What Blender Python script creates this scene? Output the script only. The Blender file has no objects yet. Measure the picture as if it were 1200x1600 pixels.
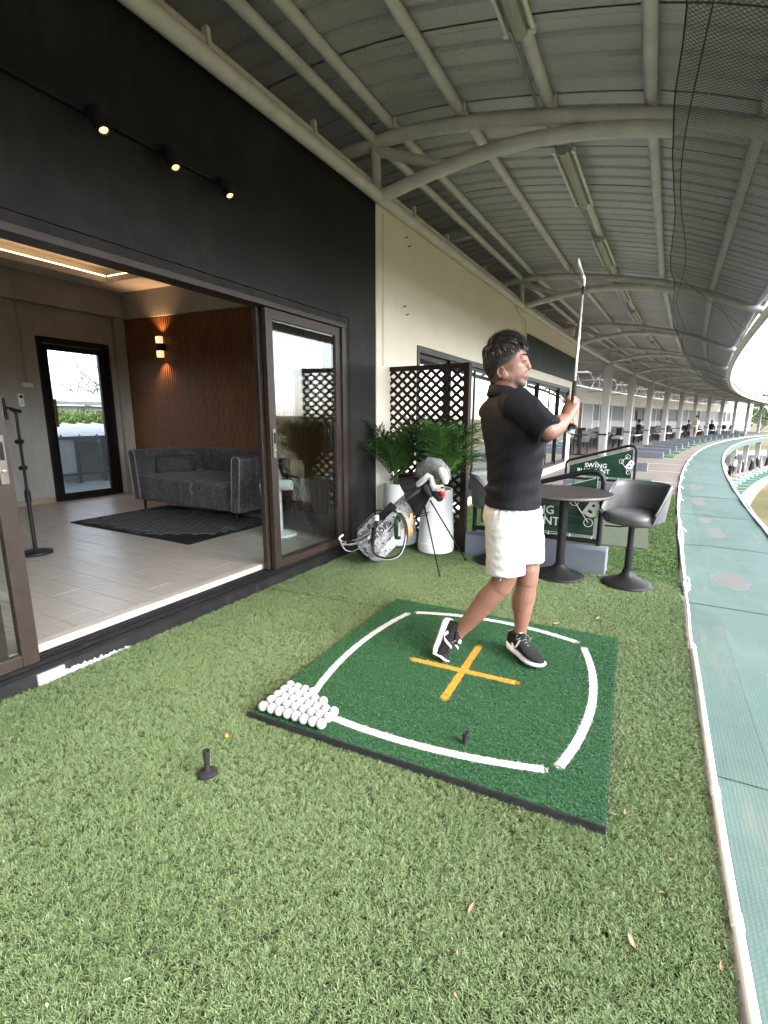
import bpy, bmesh, math, random
import numpy as np
from math import sin, cos, pi, radians, sqrt, atan2
from mathutils import Vector, Matrix, noise as mnoise
random.seed(7)
SC = bpy.context.scene
COL = SC.collection
# ---------------------------------------------------------------- camera
cam_d = bpy.data.cameras.new('camera'); CAM = bpy.data.objects.new('camera', cam_d); COL.objects.link(CAM)
EYE = Vector((0, 0, 1.31))
def cam_rot(p, y, r):
    f = Vector((-sin(y)*cos(p), cos(y)*cos(p), -sin(p))); rt = Vector((cos(y), sin(y), 0)); up = rt.cross(f)
    a = rt*cos(r)+up*sin(r); b = up*cos(r)-rt*sin(r)
    return Matrix((a, b, -f)).transposed()
CAM.matrix_world = Matrix.Translation(EYE) @ cam_rot(.1936, .4045, .0154).to_4x4()
cam_d.sensor_fit = 'VERTICAL'; cam_d.sensor_height = 36.0; cam_d.sensor_width = 27.0
cam_d.lens = 752.74/1600*36; cam_d.shift_x = -57.13/1600; cam_d.shift_y = -2.36/1600
cam_d.clip_start = .05; cam_d.clip_end = 3000
SC.camera = CAM
# ---------------------------------------------------------------- world, sun, exposure
SUN_EL, SUN_AZ = 35, 102          # azimuth in degrees from +Y (clockwise seen from above)
wd = bpy.data.worlds.new('World'); SC.world = wd; wd.use_nodes = True
nt = wd.node_tree; bg = nt.nodes['Background']
sky = nt.nodes.new('ShaderNodeTexSky'); sky.sky_type = 'NISHITA'; sky.sun_disc = False
sky.sun_elevation = radians(SUN_EL); sky.sun_rotation = radians(SUN_AZ)
sky.air_density = 1.0; sky.dust_density = 1.2; sky.ozone_density = 1.2
hs = nt.nodes.new('ShaderNodeHueSaturation'); hs.inputs['Saturation'].default_value = .38     # thin high cloud: a paler sky
nt.links.new(sky.outputs[0], hs.inputs['Color']); nt.links.new(hs.outputs[0], bg.inputs[0]); bg.inputs[1].default_value = .15
sun_d = bpy.data.lights.new('sun', 'SUN'); SUN = bpy.data.objects.new('sun', sun_d); COL.objects.link(SUN)
sun_d.energy = 1.1; sun_d.angle = radians(35); sun_d.color = (1, .96, .9)
_a, _e = radians(SUN_AZ), radians(SUN_EL)
SUN.rotation_euler = Vector((sin(_a)*cos(_e), cos(_a)*cos(_e), sin(_e))).to_track_quat('Z', 'Y').to_euler()
SC.view_settings.view_transform = 'Standard'; SC.view_settings.look = 'None'
SC.view_settings.exposure = 3.15; SC.view_settings.gamma = 1; SC.view_settings.use_curve_mapping = False
SC.render.engine = 'CYCLES'
cy = SC.cycles; cy.use_denoising = True
try: cy.denoiser = 'OPENIMAGEDENOISE'
except Exception: pass
cy.max_bounces = 8; cy.diffuse_bounces = 4; cy.glossy_bounces = 4; cy.transmission_bounces = 4; cy.transparent_max_bounces = 24
cy.sample_clamp_indirect = 8; cy.caustics_reflective = False; cy.caustics_refractive = False
cy.use_adaptive_sampling = True; cy.adaptive_threshold = .02
# ---------------------------------------------------------------- materials
def srgb(h):
    if isinstance(h, str):
        c = [int(h[i:i+2], 16)/255 for i in (0, 2, 4)]
        return tuple((x/12.92 if x <= .04045 else ((x+.055)/1.055)**2.4) for x in c)+(1,)
    return tuple(h)+(1,) if len(h) == 3 else tuple(h)
class NT:
    def __init__(s, name):
        s.m = bpy.data.materials.new(name); s.m.use_nodes = True; s.t = s.m.node_tree
        s.b = s.t.nodes['Principled BSDF']; s.out = s.t.nodes['Material Output']
    def n(s, typ, **kw):
        nd = s.t.nodes.new('ShaderNode'+typ)
        for k, v in kw.items():
            if k == 'inp':
                for a, b in v.items():
                    if isinstance(b, bpy.types.NodeSocket): s.t.links.new(b, nd.inputs[a])
                    else: nd.inputs[a].default_value = b
            else: setattr(nd, k, v)
        return nd
    def link(s, a, b): s.t.links.new(a, b)
    def coord(s, kind='Object'): return s.n('TexCoord').outputs[kind]
    def noise(s, vec, scale, detail=4, rough=.55, dist=0):
        return s.n('TexNoise', inp={'Vector': vec, 'Scale': scale, 'Detail': detail, 'Roughness': rough, 'Distortion': dist}).outputs[0]
    def ramp(s, fac, stops):
        r = s.n('ValToRGB', inp={0: fac}); e = r.color_ramp.elements
        while len(e) < len(stops): e.new(.5)
        for i, (p, c) in enumerate(stops): e[i].position = p; e[i].color = srgb(c)
        return r.outputs[0]
    def mix(s, fac, a, b, blend='MIX'):
        nd = s.n('Mix', data_type='RGBA', blend_type=blend)
        for i, v in ((0, fac), (6, a), (7, b)):
            if isinstance(v, bpy.types.NodeSocket): s.link(v, nd.inputs[i])
            else: nd.inputs[i].default_value = v if i == 0 else srgb(v)
        return nd.outputs[2]
    def math(s, op, a, b=0.0, c=None):
        nd = s.n('Math', operation=op)
        for i, v in enumerate((a, b, c)):
            if v is None: continue
            if isinstance(v, bpy.types.NodeSocket): s.link(v, nd.inputs[i])
            else: nd.inputs[i].default_value = v
        return nd.outputs[0]
    def mapping(s, vec, scale=(1, 1, 1), rot=(0, 0, 0), loc=(0, 0, 0)):
        return s.n('Mapping', inp={'Vector': vec, 'Scale': scale, 'Rotation': rot, 'Location': loc}).outputs[0]
    def bump(s, h, strength=.3, dist=.01):
        s.link(s.n('Bump', inp={'Height': h, 'Strength': strength, 'Distance': dist}).outputs[0], s.b.inputs['Normal'])
    def set(s, **kw):
        for k, v in kw.items():
            k = {'rough': 'Roughness', 'metal': 'Metallic', 'color': 'Base Color', 'spec': 'Specular IOR Level', 'sss': 'Subsurface Weight',
                 'coat': 'Coat Weight', 'sheen': 'Sheen Weight', 'trans': 'Transmission Weight', 'alpha': 'Alpha'}.get(k, k)
            if isinstance(v, bpy.types.NodeSocket): s.link(v, s.b.inputs[k])
            else: s.b.inputs[k].default_value = srgb(v) if k == 'Base Color' else v
        return s
MATS = {}
def mat(name, color, rough=.5, metal=0, var=.12, scale=6, bump=0, bscale=60, spec=.5, coord='Object', **kw):
    """plain paint / plastic / metal with gentle mottling and wear"""
    if name in MATS: return MATS[name]
    t = NT(name); c = srgb(color); v = t.coord(coord)
    if max(c[:3]) < .03: spec = min(spec, .22)
    nz = t.noise(v, scale, 5, .6)
    lo = tuple(x*(1-var) for x in c[:3]); hi = tuple(min(1, x*(1+var)) for x in c[:3])
    t.set(color=t.ramp(nz, [(.3, lo), (.7, hi)]), metal=metal, spec=spec, **kw)
    t.set(rough=t.math('ADD', t.math('MULTIPLY', t.noise(v, scale*2.3, 3), .25), max(0, rough-.12)))
    if bump: t.bump(t.noise(v, bscale, 3), bump, .004)
    MATS[name] = t.m; return t.m
# ---------------------------------------------------------------- mesh helpers
class MB:
    def __init__(s): s.v = []; s.f = []; s.uv = None
    def add(s, vs, fs):
        o = len(s.v); s.v += [tuple(p) for p in vs]; s.f += [tuple(i+o for i in f) for f in fs]; return s
    def box(s, lo, hi, M=None):
        x0, y0, z0 = lo; x1, y1, z1 = hi
        vs = [(x0,y0,z0),(x1,y0,z0),(x1,y1,z0),(x0,y1,z0),(x0,y0,z1),(x1,y0,z1),(x1,y1,z1),(x0,y1,z1)]
        if M is not None: vs = [M @ Vector(p) for p in vs]
        return s.add(vs, [(0,3,2,1),(4,5,6,7),(0,1,5,4),(1,2,6,5),(2,3,7,6),(3,0,4,7)])
    def cbox(s, c, d, M=None):
        return s.box([c[i]-d[i]/2 for i in range(3)], [c[i]+d[i]/2 for i in range(3)], M)
    def beam(s, a, b, w, h, up=(0, 0, 1)):
        a = Vector(a); b = Vector(b); d = (b-a); L = d.length; d.normalize(); u = Vector(up)
        sd = d.cross(u)
        if sd.length < 1e-5: sd = d.cross(Vector((1, 0, 0)))
        sd.normalize(); u = sd.cross(d)
        M = Matrix((sd, d, u)).transposed().to_4x4(); M.translation = a
        return s.box((-w/2, 0, -h/2), (w/2, L, h/2), M)
    def tube(s, pts, r, n=10, cap=True, flat=1.0, up=None):
        pts = [Vector(p) for p in pts]; m = len(pts)
        rs = r if hasattr(r, '__len__') else [r]*m
        vs = []; prev = None
        for i, p in enumerate(pts):
            d = (pts[min(i+1, m-1)]-pts[max(i-1, 0)]).normalized()
            if prev is None:
                ref = Vector(up) if up is not None else (Vector((0, 0, 1)) if abs(d.z) < .9 else Vector((1, 0, 0)))
                a = (ref-d*ref.dot(d)).normalized()
            else: a = (prev-d*prev.dot(d)).normalized()
            prev = a; b = d.cross(a)
            ri = rs[i]; ra, rb = ri if hasattr(ri, '__len__') else (ri, ri*flat)
            for k in range(n):
                t = 2*pi*k/n; vs.append(p+a*(cos(t)*ra)+b*(sin(t)*rb))
        fs = [(i*n+k, i*n+(k+1) % n, (i+1)*n+(k+1) % n, (i+1)*n+k) for i in range(m-1) for k in range(n)]
        if cap: fs += [tuple(range(n-1, -1, -1)), tuple(range((m-1)*n, m*n))]
        return s.add(vs, fs)
    def lathe(s, prof, n=24, c=(0, 0, 0), M=None):
        vs = []; m = len(prof)
        for r, z in prof:
            for k in range(n):
                t = 2*pi*k/n; p = Vector((c[0]+r*cos(t), c[1]+r*sin(t), c[2]+z)); vs.append(M @ p if M is not None else p)
        fs = [(i*n+k, i*n+(k+1) % n, (i+1)*n+(k+1) % n, (i+1)*n+k) for i in range(m-1) for k in range(n)]
        if prof[0][0] > 1e-6: fs.append(tuple(range(n-1, -1, -1)))
        if prof[-1][0] > 1e-6: fs.append(tuple(range((m-1)*n, m*n)))
        return s.add(vs, fs)
    def prism(s, poly, z0, z1, M=None):
        n = len(poly); vs = [Vector((p[0], p[1], z0)) for p in poly]+[Vector((p[0], p[1], z1)) for p in poly]
        if M is not None: vs = [M @ v for v in vs]
        return s.add(vs, [tuple(range(n-1, -1, -1)), tuple(range(n, 2*n))]+[(i, (i+1) % n, (i+1) % n+n, i+n) for i in range(n)])
    def ball(s, c, r, n=12, m=8, M=None):
        r = r if hasattr(r, '__len__') else (r, r, r); vs = []
        for i in range(m+1):
            ph = pi*i/m
            for k in range(n):
                t = 2*pi*k/n; p = Vector((r[0]*sin(ph)*cos(t), r[1]*sin(ph)*sin(t), -r[2]*cos(ph)))
                vs.append((M @ p if M is not None else p)+Vector(c))
        return s.add(vs, [(i*n+k, i*n+(k+1) % n, (i+1)*n+(k+1) % n, (i+1)*n+k) for i in range(m) for k in range(n)])
    def grid(s, P):
        """P: list of rows of points"""
        m = len(P); n = len(P[0])
        return s.add([p for r in P for p in r], [(i*n+k, i*n+k+1, (i+1)*n+k+1, (i+1)*n+k) for i in range(m-1) for k in range(n-1)])
    def mesh(s, name):
        me = bpy.data.meshes.new(name); me.from_pydata(s.v, [], s.f); me.validate(); return me
    def build(s, name, m, parent=None, smooth=0, bevel=0, seg=2, fix=True, solid=0):
        me = s.mesh(name)
        if fix or bevel:
            bm = bmesh.new(); bm.from_mesh(me)
            bmesh.ops.remove_doubles(bm, verts=bm.verts, dist=1e-6)
            if fix: bmesh.ops.recalc_face_normals(bm, faces=bm.faces)
            if solid: bmesh.ops.solidify(bm, geom=bm.faces[:], thickness=solid)
            if bevel:
                ed = [e for e in bm.edges if len(e.link_faces) == 2 and e.calc_face_angle(0) > .6]
                bmesh.ops.bevel(bm, geom=ed, offset=bevel, segments=seg, affect='EDGES', profile=.6, clamp_overlap=True)
            bm.to_mesh(me); bm.free()
        return link(name, me, m, parent, smooth)
def link(name, me, m, parent=None, smooth=0):
    if m is not None:
        for x in (m if isinstance(m, (list, tuple)) else [m]): me.materials.append(x)
    if smooth:
        me.polygons.foreach_set('use_smooth', [True]*len(me.polygons))
        if smooth != 1: me.set_sharp_from_angle(angle=radians(smooth))
    o = bpy.data.objects.new(name, me); COL.objects.link(o)
    if parent is not None: o.parent = parent
    return o
def inst(o, name, parent=None, M=None):
    """another object sharing the mesh of o"""
    c = bpy.data.objects.new(name, o.data); COL.objects.link(c)
    if parent is not None: c.parent = parent
    if M is not None: c.matrix_basis = M
    return c
def tag(o, label=None, cat=None, group=None, kind=None):
    if label: o['label'] = label
    if cat: o['category'] = cat
    if group: o['group'] = group
    if kind: o['kind'] = kind
    return o
def thing(name, label, cat, loc=(0, 0, 0), rz=0, group=None):
    o = bpy.data.objects.new(name, None); COL.objects.link(o); o.location = loc; o.rotation_euler = (0, 0, rz); o.empty_display_size = .1
    return tag(o, label, cat, group)
ORD = ('first second third fourth fifth sixth seventh eighth ninth tenth eleventh twelfth thirteenth fourteenth fifteenth sixteenth seventeenth eighteenth nineteenth twentieth '
       'twenty-first twenty-second twenty-third twenty-fourth twenty-fifth twenty-sixth twenty-seventh twenty-eighth twenty-ninth thirtieth thirty-first thirty-second thirty-third thirty-fourth thirty-fifth thirty-sixth thirty-seventh thirty-eighth thirty-ninth fortieth').split()
def copy_tree(o, parent=None):
    c = o.copy(); COL.objects.link(c); c.parent = parent
    for ch in list(o.children): copy_tree(ch, c)
    return c
# ---------------------------------------------------------------- the two frames of the place
CX, CY, RW = 160.8, -3.955, 163.354           # centre and radius of the curved wall line
def RG(s, t, z=0.0):                          # ring frame: s along the wall line, t inwards (towards the range), z up
    th = s/RW; r = RW-t
    return Vector((CX-r*cos(th), CY+r*sin(th), z))
def RGM(s, t=0, z=0):                         # matrix at a ring point: x = inwards, y = along, z = up
    th = s/RW; M = Matrix.Rotation(-th, 4, 'Z'); M.translation = RG(s, t, z); return M
def yaw_of(s): return -s/RW
BAY = 4.93; S0 = 8.33
WAN = .0507; WB = Vector((-2.503, 1.965, 0))   # frame of the black wall: x = out, y = along, z = up
WM = Matrix.Translation(WB) @ Matrix.Rotation(-WAN, 4, 'Z')
def W(s, t, z=0.0): return WM @ Vector((t, s, z))
WI = WM.inverted()
ROPE_T = 2.843; EDGE_T = 3.84
# ================================================================ STRUCTURE
# ---- materials of the setting
def m_field():
    t = NT('field_grass'); v = t.coord(); n1 = t.noise(v, .12, 6, .6); n2 = t.noise(v, 3, 4)
    c = t.ramp(n1, [(.34, (.045, .06, .022)), (.5, (.105, .085, .045)), (.68, (.165, .125, .075))])
    c = t.mix(t.math('MULTIPLY', n2, .5), c, (.11, .10, .04)); t.set(color=c, rough=.95, spec=.1)
    t.bump(t.noise(v, 40, 2), .6, .03); return t.m
def m_conc():
    t = NT('deck_concrete'); v = t.coord('UV'); s = t.mapping(v, (1.2, .35, 1)); n1 = t.noise(s, 3.5, 6, .65); n2 = t.noise(v, 1.1, 4)
    c = t.ramp(n1, [(.25, (.095, .078, .066)), (.5, (.155, .132, .115)), (.75, (.215, .19, .172))]); c = t.mix(t.math('MULTIPLY', n2, .55), c, (.10, .088, .08))
    t.set(color=c, rough=.75, spec=.3); t.bump(n1, .15, .01); return t.m
def m_plaster(name, a, b, c, sc=1.6, rough=.7, bump=.25, spec=.4):
    t = NT(name); v = t.coord(); n1 = t.noise(v, sc, 7, .62, .4); n2 = t.noise(t.mapping(v, (5, 5, 1.3)), 2.2, 5, .6)
    t.set(color=t.ramp(t.math('ADD', t.math('MULTIPLY', n1, .65), t.math('MULTIPLY', n2, .35)), [(.3, a), (.5, b), (.72, c)]), spec=spec)
    t.set(rough=t.math('ADD', t.math('MULTIPLY', n2, .3), rough-.15)); t.bump(t.math('ADD', n1, t.math('MULTIPLY', t.noise(v, 45, 4), .25)), bump, .012); return t.m
M_BLACK = m_plaster('black_plaster', (.005, .005, .0052), (.010, .0097, .010), (.030, .028, .027), 1.5, .55, .6, .22)
M_CREAM = m_plaster('cream_paint', (.69, .635, .55), (.74, .69, .605), (.78, .735, .65), .9, .75, .15, .3)
M_WHITEW = m_plaster('white_paint', (.60, .58, .54), (.68, .66, .62), (.74, .72, .69), .9, .7, .12, .3)
M_GREYC = m_plaster('polished_concrete', (.21, .208, .206), (.285, .282, .278), (.37, .365, .358), 1.3, .62, .2, .4)
M_CEIL = mat('ceiling_paint', (.56, .55, .53), .8, var=.05)
M_BROWN = mat('brown_aluminium', (.030, .020, .016), .45, .2, var=.2, scale=14, spec=.5)
M_DARKAL = mat('black_aluminium', (.012, .012, .013), .38, .2, var=.25, scale=10)
M_PIPE = mat('grey_paint_steel', (.60, .575, .585), .5, 0, var=.14, scale=5, bump=.12, bscale=30, spec=.45)
M_PLANK_V = []
def m_floor():
    t = NT('vinyl_plank'); v = t.coord(); r = t.n('ObjectInfo').outputs['Random']
    vv = t.n('VectorMath', operation='ADD', inp={0: v, 1: t.n('CombineXYZ', inp={0: t.math('MULTIPLY', r, 9), 1: t.math('MULTIPLY', r, 5)}).outputs[0]}).outputs[0]
    g = t.noise(t.mapping(vv, (1.5, 22, 3)), 2.2, 6, .65, .6); n2 = t.noise(vv, 2.5, 4)
    c = t.ramp(g, [(.28, (.27, .25, .23)), (.5, (.345, .32, .295)), (.74, (.41, .385, .36))])
    c = t.mix(t.math('MULTIPLY', r, .2), c, (.27, .245, .225)); t.set(color=c, spec=.5); t.set(rough=t.math('ADD', t.math('MULTIPLY', n2, .25), .22)); t.bump(g, .08, .003); return t.m
M_FLOOR = m_floor()
def m_glass(name, tint=(.93, .95, .95), rough=0.0, boost=1.1):
    t = NT(name); t.t.nodes.remove(t.b)
    bf = t.n('NewGeometry').outputs['Backfacing']; fr = t.n('Fresnel', inp={'IOR': t.math('SUBTRACT', 1.5, t.math('MULTIPLY', bf, .8333))}).outputs[0]; f = t.math('MINIMUM', t.math('MULTIPLY', fr, boost), 1)
    tr = t.n('BsdfTransparent', inp={0: srgb(tint)}).outputs[0]; gl = t.n('BsdfGlossy', inp={0: (1, 1, 1, 1), 'Roughness': rough}).outputs[0]
    mx = t.n('MixShader', inp={0: f, 1: tr, 2: gl}).outputs[0]; t.link(mx, t.out.inputs[0]); return t.m
M_GLASS = m_glass('clear_glass'); M_GLASSD = m_glass('tinted_window_glass', (.30, .33, .34), 0, 3.2)
def m_emit(name, col, st):
    t = NT(name); t.set(color=(.8, .8, .8)); t.b.inputs['Emission Color'].default_value = srgb(col); t.b.inputs['Emission Strength'].default_value = st; return t.m

def uvring(o):                                  # uv in metres: u = along ring, v = inwards
    me = o.data; uv = me.uv_layers.new(name='UVMap'); MW = o.matrix_basis
    for lp in me.loops:
        p = MW @ me.vertices[lp.vertex_index].co; d = Vector((CX-p.x, p.y-CY)); uv.data[lp.index].uv = (atan2(d.y, d.x)*RW, RW-d.length)
def ring_slab(name, s0, s1, ts, z0, z1, m, parent=None, ds=1.0, uv=True, kind=None, bevel=0):
    """solid ring segment between t=ts[0] and ts[-1] (a top sheet with ts rows, sides, bottom)"""
    n = max(1, int(math.ceil((s1-s0)/ds))); b = MB()
    ss = [s0+(s1-s0)*i/n for i in range(n+1)]
    b.grid([[RG(s, t, z1) for t in ts] for s in ss]); b.grid([[RG(s, t, z0) for t in (ts[0], ts[-1])] for s in ss])
    b.grid([[RG(s, ts[0], z) for z in (z0, z1)] for s in ss]); b.grid([[RG(s, ts[-1], z) for z in (z0, z1)] for s in ss])
    b.grid([[RG(ss[0], t, z) for t in (ts[0], ts[-1])] for z in (z0, z1)]); b.grid([[RG(ss[-1], t, z) for t in (ts[0], ts[-1])] for z in (z0, z1)])
    o = b.build(name, m, parent, bevel=bevel)
    if uv: uvring(o)
    if kind: tag(o, kind=kind)
    return o
SEND = 88.0
# ---- the field, lower floor and upper deck
ZL = -3.35
b = MB(); R_ = 900
b.add([(-R_, -R_, ZL-.12), (R_, -R_, ZL-.12), (R_, R_, ZL-.12), (-R_, R_, ZL-.12)], [(0, 1, 2, 3)])
tag(b.build('grass_field', m_field()), kind='structure')
M_CONC = m_conc(); M_CONC2 = mat('lower_concrete', (.20, .185, .165), .8, var=.2, scale=3)
ring_slab('lower_floor', -20, SEND+20, (-9, 4.6), ZL-.3, ZL, M_CONC2, kind='structure')
ring_slab('lower_kerb', -20, SEND+20, (4.62, 4.95), ZL-.3, ZL+.03, mat('pale_concrete', (.30, .275, .25), .8, var=.15), kind='structure')
ring_slab('deck_floor', -20, SEND, (-9, -5, -2, 0, ROPE_T+.02), -.30, -.02, M_CONC, ds=.8, kind='structure')
ring_slab('walkway_slab', -20, SEND, (ROPE_T+.024, EDGE_T), -.34, -.062, mat('walk_base', (.045, .078, .071), .9), kind='structure')
# ---- netted walkway: one panel between two seams, in a narrow and a wide strip
def m_walk():
    t = NT('teal_netting'); v = t.coord('UV'); n1 = t.noise(v, 1.6, 6, .62); n2 = t.noise(v, 9, 5, .7); r = t.n('ObjectInfo').outputs['Random']
    c = t.ramp(n1, [(.3, (.034, .066, .058)), (.55, (.052, .093, .083)), (.75, (.078, .122, .112))])
    c = t.mix(t.math('MULTIPLY', n2, .6), c, (.095, .120, .116)); c = t.mix(t.ramp(t.noise(t.mapping(v, (.35, 1.6, 1)), 2.6, 6, .7), [(.56, (0, 0, 0)), (.70, (.55, .55, .55))]), c, (.120, .118, .110)); c = t.mix(t.math('MULTIPLY', r, .25), c, (.11, .165, .15))
    wq = t.n('VectorMath', operation='ADD', inp={0: v, 1: t.n('VectorMath', operation='SCALE', inp={0: t.n('VectorMath', operation='SUBTRACT', inp={0: t.n('TexNoise', inp={'Vector': v, 'Scale': 3.2, 'Detail': 4}).outputs[1], 1: (.5, .5, .5)}).outputs[0], 'Scale': .26}).outputs[0]}).outputs[0]
    sq = t.n('SeparateXYZ', inp={0: wq}); wear = None                       # trodden bare spots, each of its own shape
    for ps, pt, ra, rb in ((8.86, 3.245, .28, .125), (10.90, 3.29, .36, .085), (11.75, 3.20, .22, .07), (13.55, 3.17, .45, .10), (15.8, 3.16, .5, .11), (6.93, 3.22, .16, .06), (18.2, 3.15, .6, .10), (20.5, 3.2, .5, .11)):
        e1_ = t.math('DIVIDE', t.math('SUBTRACT', sq.outputs[0], ps), ra); e2_ = t.math('DIVIDE', t.math('SUBTRACT', sq.outputs[1], pt), rb); dd = t.math('ADD', t.math('MULTIPLY', e1_, e1_), t.math('MULTIPLY', e2_, e2_)); wear = dd if wear is None else t.math('MINIMUM', wear, dd)
    c = t.mix(t.ramp(wear, [(.90, (1, 1, 1)), (.97, (0, 0, 0))]), c, t.mix(n2, (.088, .092, .086), (.125, .124, .117))); c = t.mix(t.math('MULTIPLY', t.ramp(wear, [(.88, (0, 0, 0)), (.94, (1, 1, 1)), (1.0, (0, 0, 0))]), .5), c, (.20, .20, .19))
    sp = t.noise(v, 38, 2, .5); c = t.mix(t.ramp(sp, [(.70, (0, 0, 0)), (.74, (1, 1, 1))]), c, (.07, .085, .08))
    w1 = t.n('TexWave', wave_type='BANDS', bands_direction='X', inp={'Vector': v, 'Scale': 22, 'Distortion': 1.2, 'Detail': 1}).outputs[1]
    w2 = t.n('TexWave', wave_type='BANDS', bands_direction='Y', inp={'Vector': v, 'Scale': 22, 'Distortion': 1.2, 'Detail': 1}).outputs[1]
    h = t.math('ADD', t.math('MULTIPLY', w1, w2), t.math('MULTIPLY', n1, 3)); c = t.mix(t.math('MULTIPLY', t.math('MULTIPLY', w1, w2), .09), c, (.12, .17, .16))
    t.set(color=c, rough=.85, spec=.2); t.bump(h, .13, .008); return t.m
M_WALK = m_walk()
walk = thing('walkway', None, None, RG(8, 3.3))
tag(walk, kind='structure'); WINV = Matrix.Translation(-RG(8, 3.3))
def walk_panel(s0, s1, t0, t1, lift):
    b = MB(); n = 9; k = 5; rows = []
    for i in range(n+1):
        f = i/n; s = s0+(s1-s0)*f
        row = []
        for j in range(k+1):
            t = t0+(t1-t0)*j/k; z = -.045+lift*(1-f)**4+.010*mnoise.noise(Vector((s*1.3, t*3, 1)))+.004*mnoise.noise(Vector((s*6, t*7, 5)))
            row.append(RG(s, t, z)-RG(8, 3.3))
        rows.append(row)
    b.grid(rows); o = b.build('netting_panel', M_WALK, walk, smooth=1, fix=False, solid=0)
    me = o.data; uv = me.uv_layers.new(name='UVMap'); off = RG(8, 3.3)
    for lp in me.loops:
        p = me.vertices[lp.vertex_index].co+off; d = Vector((CX-p.x, p.y-CY)); uv.data[lp.index].uv = (atan2(d.y, d.x)*RW, RW-d.length)
s = 8.06-2.03*7
while s < SEND-3:
    walk_panel(s, s+2.06, ROPE_T+.02, ROPE_T+.2195, .004); walk_panel(s, s+2.06, ROPE_T+.2205, EDGE_T-.03, .004)
    s += 2.03
# pale hem of the netting along the outer edge
b = MB(); ss = [-12+i*.7 for i in range(int((SEND+9)/.7))]
for i in range(2):
    b.tube([RG(s, EDGE_T-.02+i*.035+.012*mnoise.noise(Vector((s, i*7, 0))), -.035+.012*mnoise.noise(Vector((s*.8, 3, i)))) for s in ss], .016, 6)
tag(b.build('edge_rope', mat('pale_teal_rope', (.42, .50, .48), .8, var=.2, scale=12), None, smooth=1), 'pale green rope hemming the outer edge of the netted walkway', 'rope')
# painted bay lines on the concrete
b = MB()
for k in range(1, 30):
    sk = 8.45+2.46*k
    if sk < 13.9 or sk > 70: continue
    b.grid([[RG(s, t, -.014) for t in (1.5, ROPE_T-.05)] for s in (sk-.02, sk+.02)])
tag(b.build('bay_line', mat('white_line_paint', (.55, .53, .50), .8, var=.2)), kind='structure')
# ================================================================ CLUBHOUSE ROOM (local: x out, y along the wall, z up)
club = thing('clubhouse', 'black fronted clubhouse room with wide sliding glass doors', 'building'); club.matrix_basis = WM
b = MB()
b.box((-.15, -3.4, -.03), (0, -2.40, 3.34)).box((-.15, -2.40, 2.153), (0, 2.525, 3.34)).box((-.15, 1.957, -.03), (0, 2.525, 2.153)).box((-.15, -2.40, -.03), (.0, 1.957, .06))
b.build('black_wall', M_BLACK, club)
b = MB(); b.box((-.14, -2.40, 2.10), (-.003, 1.90, 2.149)).box((-.14, 1.90, .06), (-.003, 1.953, 2.149))
b.build('door_reveal', M_BLACK, club)
b = MB(); b.box((-.13, -2.4, 2.06), (.008, 1.898, 2.098)).box((-.13, 1.842, .10), (.006, 1.898, 2.06))
b.build('door_frame', M_BROWN, club, bevel=.003)
b = MB(); b.box((-.13, -2.4, .062), (.004, 1.84, .085))
for x in (-.115, -.085, -.055, -.02): b.box((x, -2.4, .085), (x+.008, 1.84, .105))
b.build('door_track', M_DARKAL, club)
b = MB(); b.box((-.20, -2.4, .08), (-.132, 1.90, .138)); b.build('threshold', mat('pale_threshold', (.40, .37, .33), .5, var=.1), club, bevel=.004)
def door_panel(y0, y1, x, hand, name='sliding_door', w=.07):
    b = MB(); X0, X1 = x-.02, x+.02
    b.box((X0, y0, .106), (X1, y0+w, 2.056)).box((X0, y1-w, .106), (X1, y1, 2.056)).box((X0+.002, y0+w, 1.985), (X1-.002, y1-w, 2.056)).box((X0+.002, y0+w, .106), (X1-.002, y1-w, .165))
    p = b.build(name, M_BROWN, club, bevel=.003)
    MB().box((x-.004, y0+w-.005, .16), (x+.004, y1-w+.005, 1.99)).build('pane', M_GLASS, p)
    if hand is not None:
        h = MB(); h.box((X1, hand-.016, .98), (X1+.010, hand+.016, 1.20)); h.build('handle_plate', mat('grey_metal', (.20, .18, .17), .35, .8), p, bevel=.004)
        MB().box((X1+.0102, hand-.008, 1.09), (X1+.013, hand+.008, 1.17)).build('finger_pull', M_DARKAL, p)
        k = MB(); k.lathe([(0, 0), (.008, 0), (.008, .006), (0, .007)], 12, M=Matrix.Translation((X1+.010, hand, 1.04)) @ Matrix.Rotation(pi/2, 4, 'Y')); k.build('key_cylinder', mat('brass', (.55, .45, .28), .3, 1), p, smooth=40)
    return p
door_panel(.93, 1.838, -.032, .965); door_panel(-1.68, -.702, -.032, -.737); door_panel(-1.62, -.80, -.088, None); door_panel(.90, 1.82, -.088, None, w=.05)
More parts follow.
